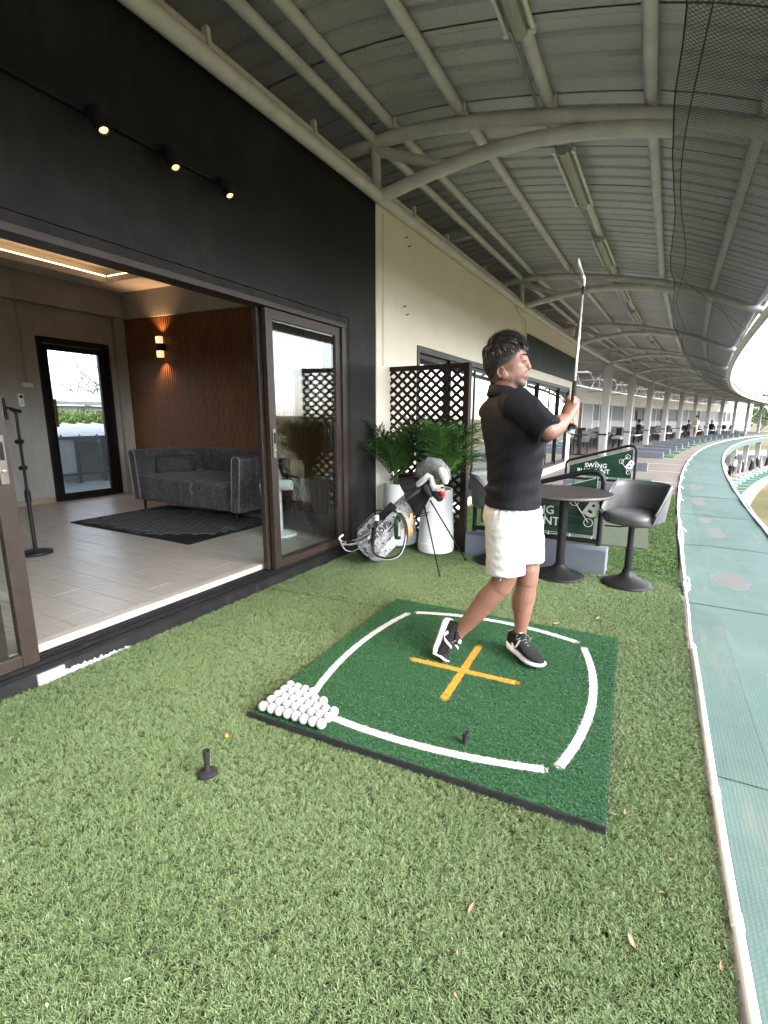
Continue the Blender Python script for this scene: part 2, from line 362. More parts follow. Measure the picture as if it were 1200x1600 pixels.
# ---- room shell
rf = tag(MB().box((-4.6, -2.5, .02), (-.21, 2.9, .115)).build('room_floor', mat('screed', (.08, .07, .065), .9), club), kind='structure')
pl = MB().box((0, 0, 0), (1.196, .178, .012)).build('plank', M_FLOOR, rf, bevel=.0015, seg=1)
pl.location = (-4.42, -2.4, .118)
for i in range(30):
    for j in range(5):
        if i == 0 and j == 0: continue
        x = -4.42+1.199*j-(i % 3)*.39; y = -2.4+.1800*i; x1 = min(x+1.196, -.206); x0 = max(x, -4.43)
        if y > 2.75 or x1-x0 < .05: continue
        o = inst(pl, 'plank', rf, Matrix.Translation((x0, y, .118+random.uniform(-.0004, .0004))) @ Matrix.Scale((x1-x0)/1.196, 4, (1, 0, 0)))
b = MB(); b.box((-4.58, -2.5, 0), (-4.42, 1.64, 2.95)).box((-4.58, 2.53, 0), (-4.42, 2.95, 2.95)).box((-4.58, 1.64, 2.215), (-4.42, 2.53, 2.95)).box((-4.42, 2.60, .13), (-4.35, 2.778, 2.585))
b.build('back_wall', M_GREYC, club)
MB().box((-4.5, 2.782, 0), (-.152, 2.95, 2.95)).build('side_wall', M_GREYC, club)
MB().box((-4.5, -2.56, 0), (-.152, -2.42, 2.95)).build('side_wall', M_GREYC, club)
b = MB(); b.box((-4.419, -2.4, 2.588), (-4.335, 2.72, 2.93)).box((-4.419, 2.722, 2.572), (-.152, 2.779, 2.93)); b.build('ceiling_beam', M_GREYC, club)
MB().box((-4.419, -2.4, .13), (-4.405, 1.63, .20)).build('skirting_board', mat('skirting_wood', (.22, .175, .14), .55, var=.2, scale=10), club, bevel=.003)
cx0, cx1, cy0, cy1 = -3.94, -.85, -2.0, 2.30
b = MB(); b.box((-4.5, -2.5, 2.92), (cx0, 2.78, 2.99)).box((cx1, -2.5, 2.92), (-.152, 2.78, 2.99)).box((cx0, -2.5, 2.92), (cx1, cy0, 2.99)).box((cx0, cy1, 2.92), (cx1, 2.78, 2.99)).box((-4.5, -2.5, 3.12), (-.152, 2.78, 3.16))
b.box((cx0-.26, cy0-.2, 2.99), (cx0-.22, cy1+.2, 3.12)).box((cx1+.22, cy0-.2, 2.99), (cx1+.26, cy1+.2, 3.12)).box((cx0-.22, cy1+.22, 2.99), (cx1+.22, cy1+.26, 3.12)).box((cx0-.22, cy0-.26, 2.99), (cx1+.22, cy0-.22, 3.12))
ceil = b.build('ceiling', M_CEIL, club)
b = MB(); b.box((cx0-.03, cy0, 2.992), (cx0-.015, cy1, 3.008)).box((cx1+.015, cy0, 2.992), (cx1+.03, cy1, 3.008)).box((cx0, cy1+.015, 2.992), (cx1, cy1+.03, 3.008)).box((cx0, cy0-.03, 2.992), (cx1, cy0-.015, 3.008))
b.build('led_strip', m_emit('warm_led', (1, .60, .28), 1.2), ceil)
MB().box((-4.7, -3.4, 3.17), (-.02, 2.9, 3.36)).build('flat_roof', M_CONC2, club)
# slatted feature wall, every slat
sb = MB().box((-4.35, 2.765, .13), (-.16, 2.781, 2.57)).build('slat_wall', mat('black_felt', (.008, .0075, .007), .95), club)
def m_wood():
    t = NT('teak_slat'); v = t.coord(); r = t.n('ObjectInfo').outputs['Random']
    vv = t.n('VectorMath', operation='ADD', inp={0: v, 1: t.n('CombineXYZ', inp={0: t.math('MULTIPLY', r, 7), 2: t.math('MULTIPLY', r, 11)}).outputs[0]}).outputs[0]
    g = t.noise(t.mapping(vv, (30, 30, 1.6)), 1.6, 5, .6, .8)
    c = t.ramp(g, [(.3, (.085, .033, .013)), (.55, (.15, .062, .024)), (.75, (.21, .095, .04))]); c = t.mix(t.math('MULTIPLY', r, .4), c, (.10, .042, .018))
    t.set(color=c, rough=.5, spec=.4); t.bump(g, .1, .002); return t.m
sl = MB().box((-.014, -.0125, -1.218), (.014, .0125, 1.218)).build('slat', m_wood(), sb, bevel=.002, seg=1); sl.location = (-4.33, 2.752, 1.35)
for i in range(1, 99):
    inst(sl, 'slat', sb, Matrix.Translation((-4.33+.042*i, 2.752+random.uniform(-.001, .001), 1.35)))
# back door
b = MB(); b.box((-4.50, 1.645, .135), (-4.40, 1.70, 2.21)).box((-4.50, 2.47, .135), (-4.40, 2.525, 2.21)).box((-4.50, 1.70, 2.135), (-4.40, 2.47, 2.21)).box((-4.50, 1.70, .132), (-4.402, 2.47, .15))
fr = b.build('back_door', M_DARKAL, club, bevel=.004)
b = MB(); b.box((-4.475, 1.702, .152), (-4.43, 1.765, 2.133)).box((-4.475, 2.385, .152), (-4.43, 2.468, 2.133)).box((-4.473, 1.765, 2.06), (-4.432, 2.385, 2.133)).box((-4.473, 1.765, .152), (-4.432, 2.385, .225))
b.build('leaf_frame', M_DARKAL, fr, bevel=.003); MB().box((-4.455, 1.76, .22), (-4.447, 2.39, 2.065)).build('pane', m_glass('view_dimming_glass', (.62, .64, .65)), fr)  # grey tint put into this pane to dim the bright view outside
b = MB(); b.box((-4.39, 1.735, 1.10), (-4.365, 1.765, 1.45)).box((-4.43, 1.742, 1.16), (-4.39, 1.758, 1.18)).box((-4.43, 1.742, 1.37), (-4.39, 1.758, 1.39)); b.build('handle', mat('bronze_pull', (.16, .13, .08), .35, .8), fr, bevel=.003)
# wall fittings
b = MB(); b.box((-4.42, 1.43, 1.585), (-4.385, 1.545, 1.635)); b.build('switch_box', mat('ivory_plastic', (.62, .58, .5), .4), club, bevel=.004)
b = MB(); b.tube([(-4.408, 1.49, 1.636), (-4.408, 1.49, 2.50), (-4.40, 1.47, 2.56), (-4.328, 1.46, 2.61), (-4.325, 1.46, 2.80), (-4.325, 1.40, 2.84), (-4.325, 1.25, 2.86)], .009, 8); b.build('conduit', M_GREYC, club, smooth=1)
rm = thing('air_conditioner_remote', 'white remote control in its holder on the grey wall beside the back door', 'remote control', W(-0, 0)); rm.matrix_basis = WM @ Matrix.Translation((-4.40, 1.40, 1.43))
MB().box((-.015, -.027, -.08), (.0, .027, .07)).build('body', mat('white_plastic', (.72, .71, .69), .35, var=.04), rm, bevel=.005); MB().box((.0003, -.018, .02), (.002, .018, .055)).build('display', M_DARKAL, rm)
for i in range(4): MB().box((.0003, -.015+.016*(i % 2), -.05+.02*(i//2)), (.003, -.004+.016*(i % 2), -.038+.02*(i//2))).build('button', mat('grey_button', (.35, .36, .37), .5), rm)
# sconce
sc = thing('wall_sconce', 'black up-and-down wall lamp with two glowing etched glass blocks on the slats', 'wall lamp'); sc.matrix_basis = WM @ Matrix.Translation((-3.53, 2.738, 2.165))
MB().box((-.035, -.085, -.045), (.035, 0, .045)).build('body', M_DARKAL, sc, bevel=.004)
for sg in (-1, 1):
    g = MB(); g.box((-.045, -.095, .048 if sg > 0 else -.135), (.045, -.045, .135 if sg > 0 else -.048)); o = g.build('glass_block', m_emit('warm_glass', (1, .58, .26), .15), sc, bevel=.006)
    for q in range(9):
        gm = MB(); gm.cbox((random.uniform(-.03, .03), -.0955, sg*(.06+.065*random.random())), (.02, .002, .006), Matrix.Identity(4)); gm.build('etched_mark', m_emit('etched', (1, .80, .52), .32), o)
    ld = bpy.data.lights.new('sconce_light', 'SPOT'); ld.energy = 2.2; ld.color = (1, .55, .24); ld.spot_size = radians(110); ld.spot_blend = .8; ld.shadow_soft_size = .03
    lo = bpy.data.objects.new('sconce_light', ld); COL.objects.link(lo); lo.parent = sc; lo.location = (0, -.07, sg*.15); lo.rotation_euler = (0 if sg < 0 else pi, 0, 0)
# socket box and broken plaster at the foot of the wall
b = MB(); b.box((.0, -.735, -.03), (.018, -.615, .052)); ob = b.build('socket_plate', mat('chalky_white', (.34, .34, .34), .7, var=.12, scale=20, bump=.4), club, bevel=.004)
for q in range(5): MB().cbox((.0195, -.70+.02*q+random.uniform(-.006, .006), random.uniform(.0, .04)), (.003, .008, .006)).build('paint_chip', mat('grey_chip', (.18, .18, .19), .8), ob)
b = MB(); rows = []
for q in range(61):
    f = q/60; y = -.612+.34*f; h = max(-.004, (.020*(1-f)**.8-.004+.016*mnoise.noise(Vector((q*.33, 3, 1)))+.010*mnoise.noise(Vector((q*1.1, 7, 2))))); rows.append([(.0155, y, -.02), (.013, y, h*.45-.004), (.007, y, h), (.0012, y, h+.003)])
b.grid(rows)
tag(b.build('plaster_crumble', mat('chalky_white', 'ffffff'), club), kind='stuff')
# spot track
tr = thing('track_light', 'black track with three lit spotlights high on the black wall', 'spotlight track'); tr.matrix_basis = WM @ Matrix.Translation((0, 0, 2.70))
MB().box((.002, -2.1, -.018), (.034, .60, .018)).build('track', M_DARKAL, tr, bevel=.003)
for y in (-.20, .18, .55):
    M = Matrix.Translation((.085, y, -.055)) @ Matrix.Rotation(radians(-32), 4, 'Y')
    h = MB(); h.lathe([(.0, .075), (.028, .075), (.034, .06), (.034, -.05), (.022, -.05), (.021, -.03)], 20, M=M); ho = h.build('spotlight', M_DARKAL, tr, smooth=40)
    MB().box((.03, y-.012, -.02), (.075, y+.012, .02)).build('bracket', M_DARKAL, ho)
    MB().lathe([(0, -.047), (.016, -.046), (.0205, -.040)], 18, M=M).build('bulb', m_emit('warm_bulb', (1, .58, .24), .30), ho, smooth=1)
    ld = bpy.data.lights.new('spot_light', 'SPOT'); ld.energy = 14; ld.color = (1, .72, .45); ld.spot_size = radians(75); ld.spot_blend = .6; ld.shadow_soft_size = .025
    lo = bpy.data.objects.new('spot_light', ld); COL.objects.link(lo); lo.parent = ho; lo.matrix_basis = M @ Matrix.Translation((0, 0, -.06))
# ================================================================ CANOPY ROOF over the bays
roof = thing('canopy_roof', 'curved corrugated canopy roof on arched pipe trusses above the hitting bays', 'roof', RG(8.33, 0, 3.28)); RO = RG(8.33, 0, 3.28)
def rr(s, t, z): return RG(s, t, z)-RO
CH = [(-.70, 3.69), (-.05, 3.755), (.30, 3.755), (.65, 3.735), (1.0, 3.69), (1.56, 3.60), (2.17, 3.475), (2.45, 3.405), (2.72, 3.31), (3.0, 3.20), (3.70, 2.90)]
LC = [(0, 3.285), (.35, 3.36), (.66, 3.415), (.95, 3.455), (1.22, 3.475), (1.47, 3.475), (1.86, 3.44), (2.17, 3.395), (2.44, 3.325)]
def interp(P, t):
    for (a, za), (b_, zb) in zip(P, P[1:]):
        if t <= b_ or (b_, zb) == P[-1]: return za+(zb-za)*(t-a)/(b_-a)
def smoothp(P, n):
    t0, t1 = P[0][0], P[-1][0]; out = []
    for i in range(n+1):
        t = t0+(t1-t0)*i/n; out.append((t, sum(interp(P, min(t1, max(t0, t+d))) for d in (-.12, -.06, 0, .06, .12))/5))
    return out
CHS = smoothp(CH, 26); LCS = smoothp(LC, 18)
def sheet_z(t):
    if t < -.70: return 3.85-.32*(-.70-t)**1.0*1.0-.12*(-.7-t)**2
    return interp(CHS, t)+.155
def m_sheet():
    t = NT('foil_roof_sheet'); v = t.coord('UV'); n1 = t.noise(v, 1.2, 5, .6); n2 = t.noise(v, 14, 4, .6); r = t.n('ObjectInfo').outputs['Random']
    c = t.ramp(n1, [(.3, (.44, .425, .455)), (.7, (.55, .535, .57))]); c = t.mix(t.math('MULTIPLY', r, .3), c, (.41, .395, .42))
    cr = t.n('TexVoronoi', feature='DISTANCE_TO_EDGE', inp={'Vector': t.mapping(v, (1.4, 1.9, 1)), 'Scale': 1.6}).outputs[0]
    cr = t.ramp(cr, [(0, (1, 1, 1)), (.012, (0, 0, 0))]); c = t.mix(t.math('MULTIPLY', cr, .5), c, (.30, .29, .27))
    t.set(color=c, rough=.5, spec=.4, metal=.25); t.bump(t.math('ADD', n2, n1), .18, .012); return t.m
M_SHEET = m_sheet()
def rib_profile(n, w):
    out = []
    p = w/n
    for i in range(n): out += [(p*i, 0), (p*i+p*.68, 0), (p*i+p*.76, .026), (p*i+p*.92, .026)]
    return out+[(w, 0)]
TS = [-1.75, -1.4, -1.0, -.7, -.4, -.1, .2, .5, .8, 1.1, 1.4, 1.7, 2.0, 2.3, 2.6, 2.9, 3.2, 3.45, 3.72]
def sheet(s0, w, ts, zf, n=4):
    b = MB(); prof = rib_profile(n, w); rows = [[rr(s0+ds, t, zf(t)+dz) for ds, dz in prof] for t in ts]
    b.grid(rows); o = b.build('roof_sheet', M_SHEET, roof, fix=False); me = o.data; uv = me.uv_layers.new(name='UVMap'); np_ = len(prof)
    for lp in me.loops: i = lp.vertex_index; uv.data[lp.index].uv = (s0+prof[i % np_][0], ts[i//np_])
    return o
KS = range(-4, 15)
NSH = 6; WSH = BAY/NSH
for k in KS:
    for j in range(NSH):
        lift = .0015*(j % 2)
        sheet(S0+BAY*k+WSH*j, WSH+.05, TS, lambda t: sheet_z(t)+lift+(.02 if t > 9 else 0))
# trusses
LA = [(-.02, 3.28), (.02, 3.8)]
def truss(s, detail=True):
    n = 12 if detail else 7; sub = 1 if detail else 2
    tr = MB().tube([rr(s, t, z) for t, z in CHS[::sub]], .055 if detail else .05, n).build('truss', M_PIPE, roof, smooth=40)
    MB().tube([rr(s, t, z) for t, z in LCS[::sub]], .055, n).build('lower_chord', M_PIPE, tr, smooth=40)
    MB().tube([rr(s, -.02, 3.285), rr(s, -.04, 3.76)], .045, n).build('post', M_PIPE, tr, smooth=40)
    MB().tube([rr(s, -.03, 3.68), rr(s, .68, 3.43)], .044, n).build('diagonal', M_PIPE, tr, smooth=40)
    b = MB()
    for t in (.13, .79, 1.53, 2.26, 2.97): b.beam(rr(s-.03, t+.055, interp(CHS, t)+.05), rr(s-.03, t+.055, interp(CHS, t)+.135), .05, .008, RGM(s).to_3x3() @ Vector((1, 0, 0)))
    b.build('purlin_cleat', M_PIPE, tr)
    return tr
for k in KS: truss(S0+BAY*k, k < 8)
# purlins and the long pipes
def long_pipe(name, t, z, r, s0=S0+BAY*KS[0], s1=S0+BAY*KS[-1], n=12, m=M_PIPE, par=roof):
    pts = []; k = int(round((s1-s0)/BAY)); 
    for i in range(k+1):
        pts.append(rr(s0+BAY*i, t, z))
    return MB().tube(pts, r, n).build(name, m, par, smooth=40)
for t in (.13, .79, 1.53, 2.26, 2.97, 3.60): long_pipe('purlin', t, interp(CHS, t)+.105, .044)
long_pipe('post_top_pipe', -.05, 3.775, .046); long_pipe('wall_plate_pipe', .015, 3.285, .054); long_pipe('rear_pipe', -.075, 3.425, .030)
for k in KS:
    for j, f in enumerate((.16, .34, .62, .82)):
        s = S0+BAY*(k+f); MB().beam(rr(s, -.03, 3.30), rr(s, -.045, 3.50), .04, .03, (0, 1, 0)).build('eave_stub', M_PIPE, roof)
    s = S0+BAY*(k+.5); b = MB(); z0, z1 = 3.66, 3.77
    for dz, w in ((0, .09), (.10, .09)): b.beam(rr(s, -.95, z0-.02+dz), rr(s, -.05, z1-.05+dz), w, .008)
    b.beam(rr(s, -.95, z0+.03), rr(s, -.05, z1), .008, .10); b.build('eave_rafter', M_PIPE, roof)
# outer rim: gutter lip
ss = [S0+BAY*KS[0]+i*1.2325 for i in range(int(BAY*(len(KS)-1)/1.2325)+1)]
b = MB()
for t, z, r in ((3.715, 2.805, .022), (3.735, 2.93, .016)): b.tube([rr(s, t, z) for s in ss], r, 7)
b.grid([[rr(s, 3.735, z) for z in (2.80, 2.94)] for s in ss]); b.grid([[rr(s, t, z) for t, z in ((3.60, 2.80), (3.735, 2.795))] for s in ss])
b.build('rim_gutter', mat('pale_grey_gutter', (.42, .42, .40), .6, var=.15), roof, smooth=40)
# ---------------------------------------------------------------- ball net under the outer part of the roof
def m_net():
    t = NT('black_ball_net'); t.t.nodes.remove(t.b); v = t.coord('UV')
    sx = t.n('SeparateXYZ', inp={0: v}); u, w = sx.outputs[0], sx.outputs[1]; fac = None
    cell = .030
    for a, b_ in ((1, .62), (1, -.62)):
        d = t.math('ADD', t.math('MULTIPLY', u, a/cell), t.math('MULTIPLY', w, b_/cell*1.6)); fr = t.math('ABSOLUTE', t.math('SUBTRACT', t.math('FRACT', d), .5))
        ln = t.math('GREATER_THAN', fr, .395); fac = ln if fac is None else t.math('MAXIMUM', fac, ln)
    df = t.n('BsdfDiffuse', inp={0: (.17, .172, .178, 1)}).outputs[0]; tl = t.n('BsdfTranslucent', inp={0: (.05, .055, .06, 1)}).outputs[0]
    sh = t.n('MixShader', inp={0: .35, 1: df, 2: tl}).outputs[0]
    t.link(t.n('MixShader', inp={0: fac, 1: t.n('BsdfTransparent').outputs[0], 2: sh}).outputs[0], t.out.inputs[0]); return t.m
M_NET = m_net()
NT0, NT1 = 2.45, 3.585
s0, s1 = S0+BAY*KS[0], S0+BAY*KS[-1]; n = int((s1-s0)/.41)
def net_pt(s, f):
    ph = ((s-S0)/BAY) % 1.0; sag = .05*sin(pi*ph)
    t = NT0+.02*sin(s*2.1)+.012*mnoise.noise(Vector((s*2, 0, 0)))+(NT1-NT0)*f
    z = 3.275*(1-f)+2.865*f-.02-sag*sin(pi*min(1, f*1.0+.12))-.03*sin(pi*f)+.008*mnoise.noise(Vector((s*1.5, f*4, 2)))
    return Vector((s, t, z))
rows = []; uvs = []
NR = RG(8.33, 2.45, 3.27)
for i in range(n+1):
    s = s0+(s1-s0)*i/n; r = [net_pt(s, j/8) for j in range(9)]; rows.append([RG(p.x, p.y, p.z)-NR for p in r]); uvs += [(p.x, p.y) for p in r]
net = thing('ball_net', 'fine black net stretched under the outer edge of the canopy roof', 'net', NR)
o = MB().grid(rows).build('mesh_sheet', M_NET, net, smooth=1, fix=False); uv = o.data.uv_layers.new(name='UVMap')
for lp in o.data.loops: uv.data[lp.index].uv = uvs[lp.vertex_index]
b = MB(); ss = [s0+(s1-s0)*i/(n*2) for i in range(n*2+1)]
b.tube([RG(s, net_pt(s, 0).y, net_pt(s, 0).z)-NR for s in ss], .0045, 5); b.tube([RG(s, NT0+.10+.05*sin(s*1.27), net_pt(s, .08).z-.006)-NR for s in ss], .0035, 4)
b.build('edge_cord', mat('black_cord', (.02, .02, .02), .9), net)
b = MB(); b.tube([RG(11.9+.35*i, 2.47+.155*i, 3.26-.06*i)-NR for i in range(9)], .0035, 4); b.tube([RG(12.6+.4*i, 3.0+.08*i, 3.06-.03*i)-NR for i in range(9)], .003, 4); b.build('slack_cord', mat('black_cord', ''), net)
# ---------------------------------------------------------------- fluorescent battens, two in each bay
def batten():
    r = thing('fluorescent_light', '', 'strip light'); bd = MB(); bd.box((-.045, -.62, -.05), (.045, .62, 0)); bd.prism([(-.045, -.05), (.045, -.05), (.02, -.075), (-.02, -.075)], -.62, .62, Matrix.Rotation(pi/2, 4, 'X') @ Matrix.Scale(-1, 4, (0, 0, 1)))
    bd.build('batten_body', mat('cream_enamel', (.34, .335, .30), .45, var=.1), r, bevel=.003)
    for x in (-.085, .085):
        tb = MB().tube([(x, -.585, -.035), (x, .585, -.035)], .0145, 10).build('tube', mat('unlit_tube', (.72, .70, .62), .3, var=.04), r, smooth=40)
        for y in (-.6, .6): MB().box((x-.014 if x > 0 else x-.016, y-.018, -.052), (x+.016 if x > 0 else x+.014, y+.018, -.016)).build('lamp_holder', mat('white_plastic', ''), r)
        MB().box((min(x, x*.5), -.61, -.03), (max(x, x*.5), -.595, -.02)).build('arm', mat('cream_enamel', ''), r); MB().box((min(x, x*.5), .595, -.03), (max(x, x*.5), .61, -.02)).build('arm', mat('cream_enamel', ''), r)
    return r
bt = batten(); first = True
names = {(-1, 0): 'twin tube strip light nearest the camera at the top edge of the photo', (-1, 1): 'twin tube strip light overhead just before the first arched truss'}
bt_list = []
for k in range(-2, 11):
    for j, f in ((0, .245), (1, .735)):
        o = bt if first else copy_tree(bt); first = False; bt_list.append((o, k, j))
        s = S0+BAY*(k+f)+( -.2 if (k, j) == (-1, 1) else 0); o.matrix_basis = RGM(s, 1.545, interp(CHS, 1.53)+.062) @ Matrix.Rotation(radians(6), 4, 'Y')
        o['group'] = 'twin tube strip lights along the canopy'
        if k == -1 and j == 1: o['label'] = 'large twin tube strip light cut by the top edge of the photo'
        elif k == 0: o['label'] = ('twin tube strip light just beyond the first arched truss', 'twin tube strip light above the club head, before the second truss')[j]
        elif k == 1: o['label'] = ('small twin tube strip light right behind the second truss', 'second small strip light beyond the second truss')[j]
        elif k < -1 or (k == -1 and j == 0): o['label'] = 'twin tube strip light under the canopy behind the photographer, %s' % ('farther one', 'middle one', 'nearer one')[(k+2)*2+j]
        else: o['label'] = 'tiny distant twin tube strip light, number %s past the first truss' % ORD[2*k+j]
# conduit beside the lit purlin
MB().tube([rr(S0+BAY*k, 1.435, interp(CHS, 1.44)+.10) for k in KS], .012, 6).build('cable_conduit', mat('cream_enamel', ''), roof)
# ================================================================ CREAM BUILDING (two straight wall bays) and the columns after it
cream = thing('cream_building', 'cream painted building with dark framed windows and a dark green sign band', 'building', RG(S0, -.03, 0))
def segM(k):
    A = RG(S0+BAY*k, -.03); B = RG(S0+BAY*(k+1), -.03); d = (B-A).normalized()
    M = Matrix(((d.y, d.x, 0, A.x), (-d.x, d.y, 0, A.y), (0, 0, 1, 0), (0, 0, 0, 1))); return Matrix.Translation(-cream.location) @ M   # x out, y along
def wall_with_hole(M, L, y0, y1, z0, z1, H, th=.14):
    b = MB()
    for lo, hi in (((-th, 0, -.03), (0, y0, H)), ((-th, y1, -.03), (0, L, H)), ((-th, y0, -.03), (0, y1, z0)), ((-th, y0, z1), (0, y1, H))): b.box(lo, hi, M)
    return b
M0, M1 = segM(0), segM(1)
wall_with_hole(M0, BAY, .86, 4.72, .10, 2.10, 3.34).build('cream_wall', M_CREAM, cream)
b = wall_with_hole(M1, BAY-.02, .55, 4.50, .12, 2.11, 3.34); b.build('cream_wall', M_CREAM, cream)
b = MB(); b.box((.002, .02, -.03), (.02, .55, 2.275), M1).box((.002, 4.50, -.03), (.02, 4.91, 2.275), M1).box((.002, .55, 2.11), (.02, 4.50, 2.275), M1).box((.002, .55, -.03), (.025, 4.50, .12), M1)
b.build('white_surround', M_WHITEW, cream)
MB().box((.003, .30, 2.285), (.045, 4.90, 2.885), M1).build('sign_band', mat('dark_green_board', (.014, .023, .021), .55, var=.15, scale=2), cream, bevel=.004)
MB().box((-5, 0, 3.17), (-.02, BAY, 3.36), M0).build('flat_roof', M_CONC2, cream); MB().box((-5, 0, 3.17), (-.02, BAY, 3.36), M1).build('flat_roof', M_CONC2, cream)
MB().box((-5, 4.77, -.03), (-.142, 4.91, 3.16), M1).build('end_wall', M_CREAM, cream)
def big_window(M, y0, y1, z0, z1, n, open_at=None):
    b = MB(); X0, X1 = -.10, .012; w = .055
    b.box((X0, y0, z0), (X1, y0+w, z1), M).box((X0, y1-w, z0), (X1, y1, z1), M).box((X0, y0+w, z1-.07), (X1, y1-w, z1), M).box((X0, y0+w, z0), (X1, y1-w, z0+.05), M)
    f = b.build('window', mat('grey_black_frame', (.030, .029, .029), .4, .3, var=.2), cream, bevel=.003)
    L = (y1-y0-2*w)/n
    for i in range(n):
        a = y0+w+L*i; x = -.03 if i % 2 else -.065; e = .035; b = MB()
        b.box((x-.015, a-.01, z0+.05), (x+.015, a+e, z1-.07), M).box((x-.015, a+L-e, z0+.05), (x+.015, a+L+.01, z1-.07), M).box((x-.014, a+e, z1-.12), (x+.014, a+L-e, z1-.07), M).box((x-.014, a+e, z0+.05), (x+.014, a+L-e, z0+.10), M)
        b.build('sash', M_DARKAL, f); MB().box((x-.003, a+e-.01, z0+.09), (x+.003, a+L-e+.01, z1-.11), M).build('pane', M_GLASSD, f)
big_window(M0, .862, 4.718, .102, 2.098, 4); big_window(M1, .552, 4.498, .122, 2.108, 4)
b = MB(); b.box((-3.2, .55, -.02), (-3.1, BAY-.1, 3.0), M0).box((-3.2, .1, -.02), (-3.1, BAY-.2, 3.0), M1); b.build('inner_wall', mat('dim_inner_wall', (.20, .20, .20), .8), cream)
MB().box((-3.1, .55, -.025), (-.15, BAY, -.01), M0).build('inner_floor', M_FLOOR, cream)
b = MB(); pts = [M1 @ Vector(p) for p in ((.055, .20, .15), (.055, .20, 3.05), (.05, .14, 3.12), (.05, -.25, 3.16), (.05, -.4, 3.24))]; b.tube(pts, .019, 8); b.build('downpipe', M_CREAM, cream, smooth=1)
for y, z in ((.563, 3.124), (.635, 3.06), (.535, 2.444), (.593, 2.372)):
    b = MB(); b.tube([M0 @ Vector(p) for p in ((0, y, z), (.03, y, z+.002), (.033, y, z+.012))], .0045, 6); b.build('wall_hook', M_DARKAL, cream)
MB().tube([W(2.531, .018, 3.2), W(2.531, .018, 1.8)], .012, 6).build('corner_bead', M_WHITEW, None).parent = None
cb = bpy.data.objects['corner_bead']; cb.parent = club; cb.data.transform(WI)
# columns under the trusses beyond the building
cmat = mat('grey_column_paint', (.44, .45, .45), .6, var=.12, scale=4, bump=.1)
def column_proto():
    c = thing('column', '', 'column'); b = MB(); b.box((-.13, -.13, -.02), (.13, .13, 3.24)); b.build('shaft', cmat, c, bevel=.012)
    MB().box((-.134, -.134, .72), (.134, .134, .775)).build('band', M_DARKAL, c); MB().box((.131, -.035, 0), (.155, -.005, 3.2)).build('edge_trim', M_WHITEW, c)
    return c
cp = column_proto()
lab = ['nearest square grey column right behind the raised hands', 'second square grey column beyond the raised hands', 'third square grey column along the bays', 'fourth square grey column along the bays', 'fifth square grey column along the bays']
for i, k in enumerate(range(3, 15)):
    c = cp if i == 0 else copy_tree(cp); c.matrix_basis = RGM(S0+BAY*k, 0, 0); c['group'] = 'square columns along the bays'
    c['label'] = lab[i] if i < 5 else 'slim distant square grey column, %s along the bays' % ORD[i]
# ================================================================ TURF (tufts instanced on points stored in the same mesh)
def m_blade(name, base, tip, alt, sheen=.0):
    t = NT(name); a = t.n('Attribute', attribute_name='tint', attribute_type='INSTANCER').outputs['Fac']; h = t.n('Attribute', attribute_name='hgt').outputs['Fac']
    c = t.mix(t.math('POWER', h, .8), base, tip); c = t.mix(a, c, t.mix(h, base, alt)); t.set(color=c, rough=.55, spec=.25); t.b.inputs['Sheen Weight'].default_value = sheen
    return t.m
def tuft(rng, nb, L, wd, spread, curl, lean):
    vs = []; fs = []; hs = []
    for i in range(nb):
        a = rng.uniform(0, 2*pi); r = rng.uniform(0, spread); x, y = r*cos(a), r*sin(a); a2 = rng.uniform(0, 2*pi)
        l = L*rng.uniform(.65, 1.15); dx, dy = cos(a2)*curl*rng.uniform(.3, 1.2)+lean[0], sin(a2)*curl*rng.uniform(.3, 1.2)+lean[1]
        px, py = -sin(a2+.6), cos(a2+.6); o = len(vs)
        for f, wf in ((0, 1), (.55, .9), (1, .25)):
            cxx, cyy = x+dx*l*f*f, y+dy*l*f*f; z = l*f*(1-.28*f*min(1.5, (dx*dx+dy*dy)))
            for sg in (-1, 1): vs.append((cxx+px*wd*wf*sg/2, cyy+py*wd*wf*sg/2, z)); hs.append(f)
        fs += [(o, o+1, o+3, o+2), (o+2, o+3, o+5, o+4)]
    return vs, fs, hs
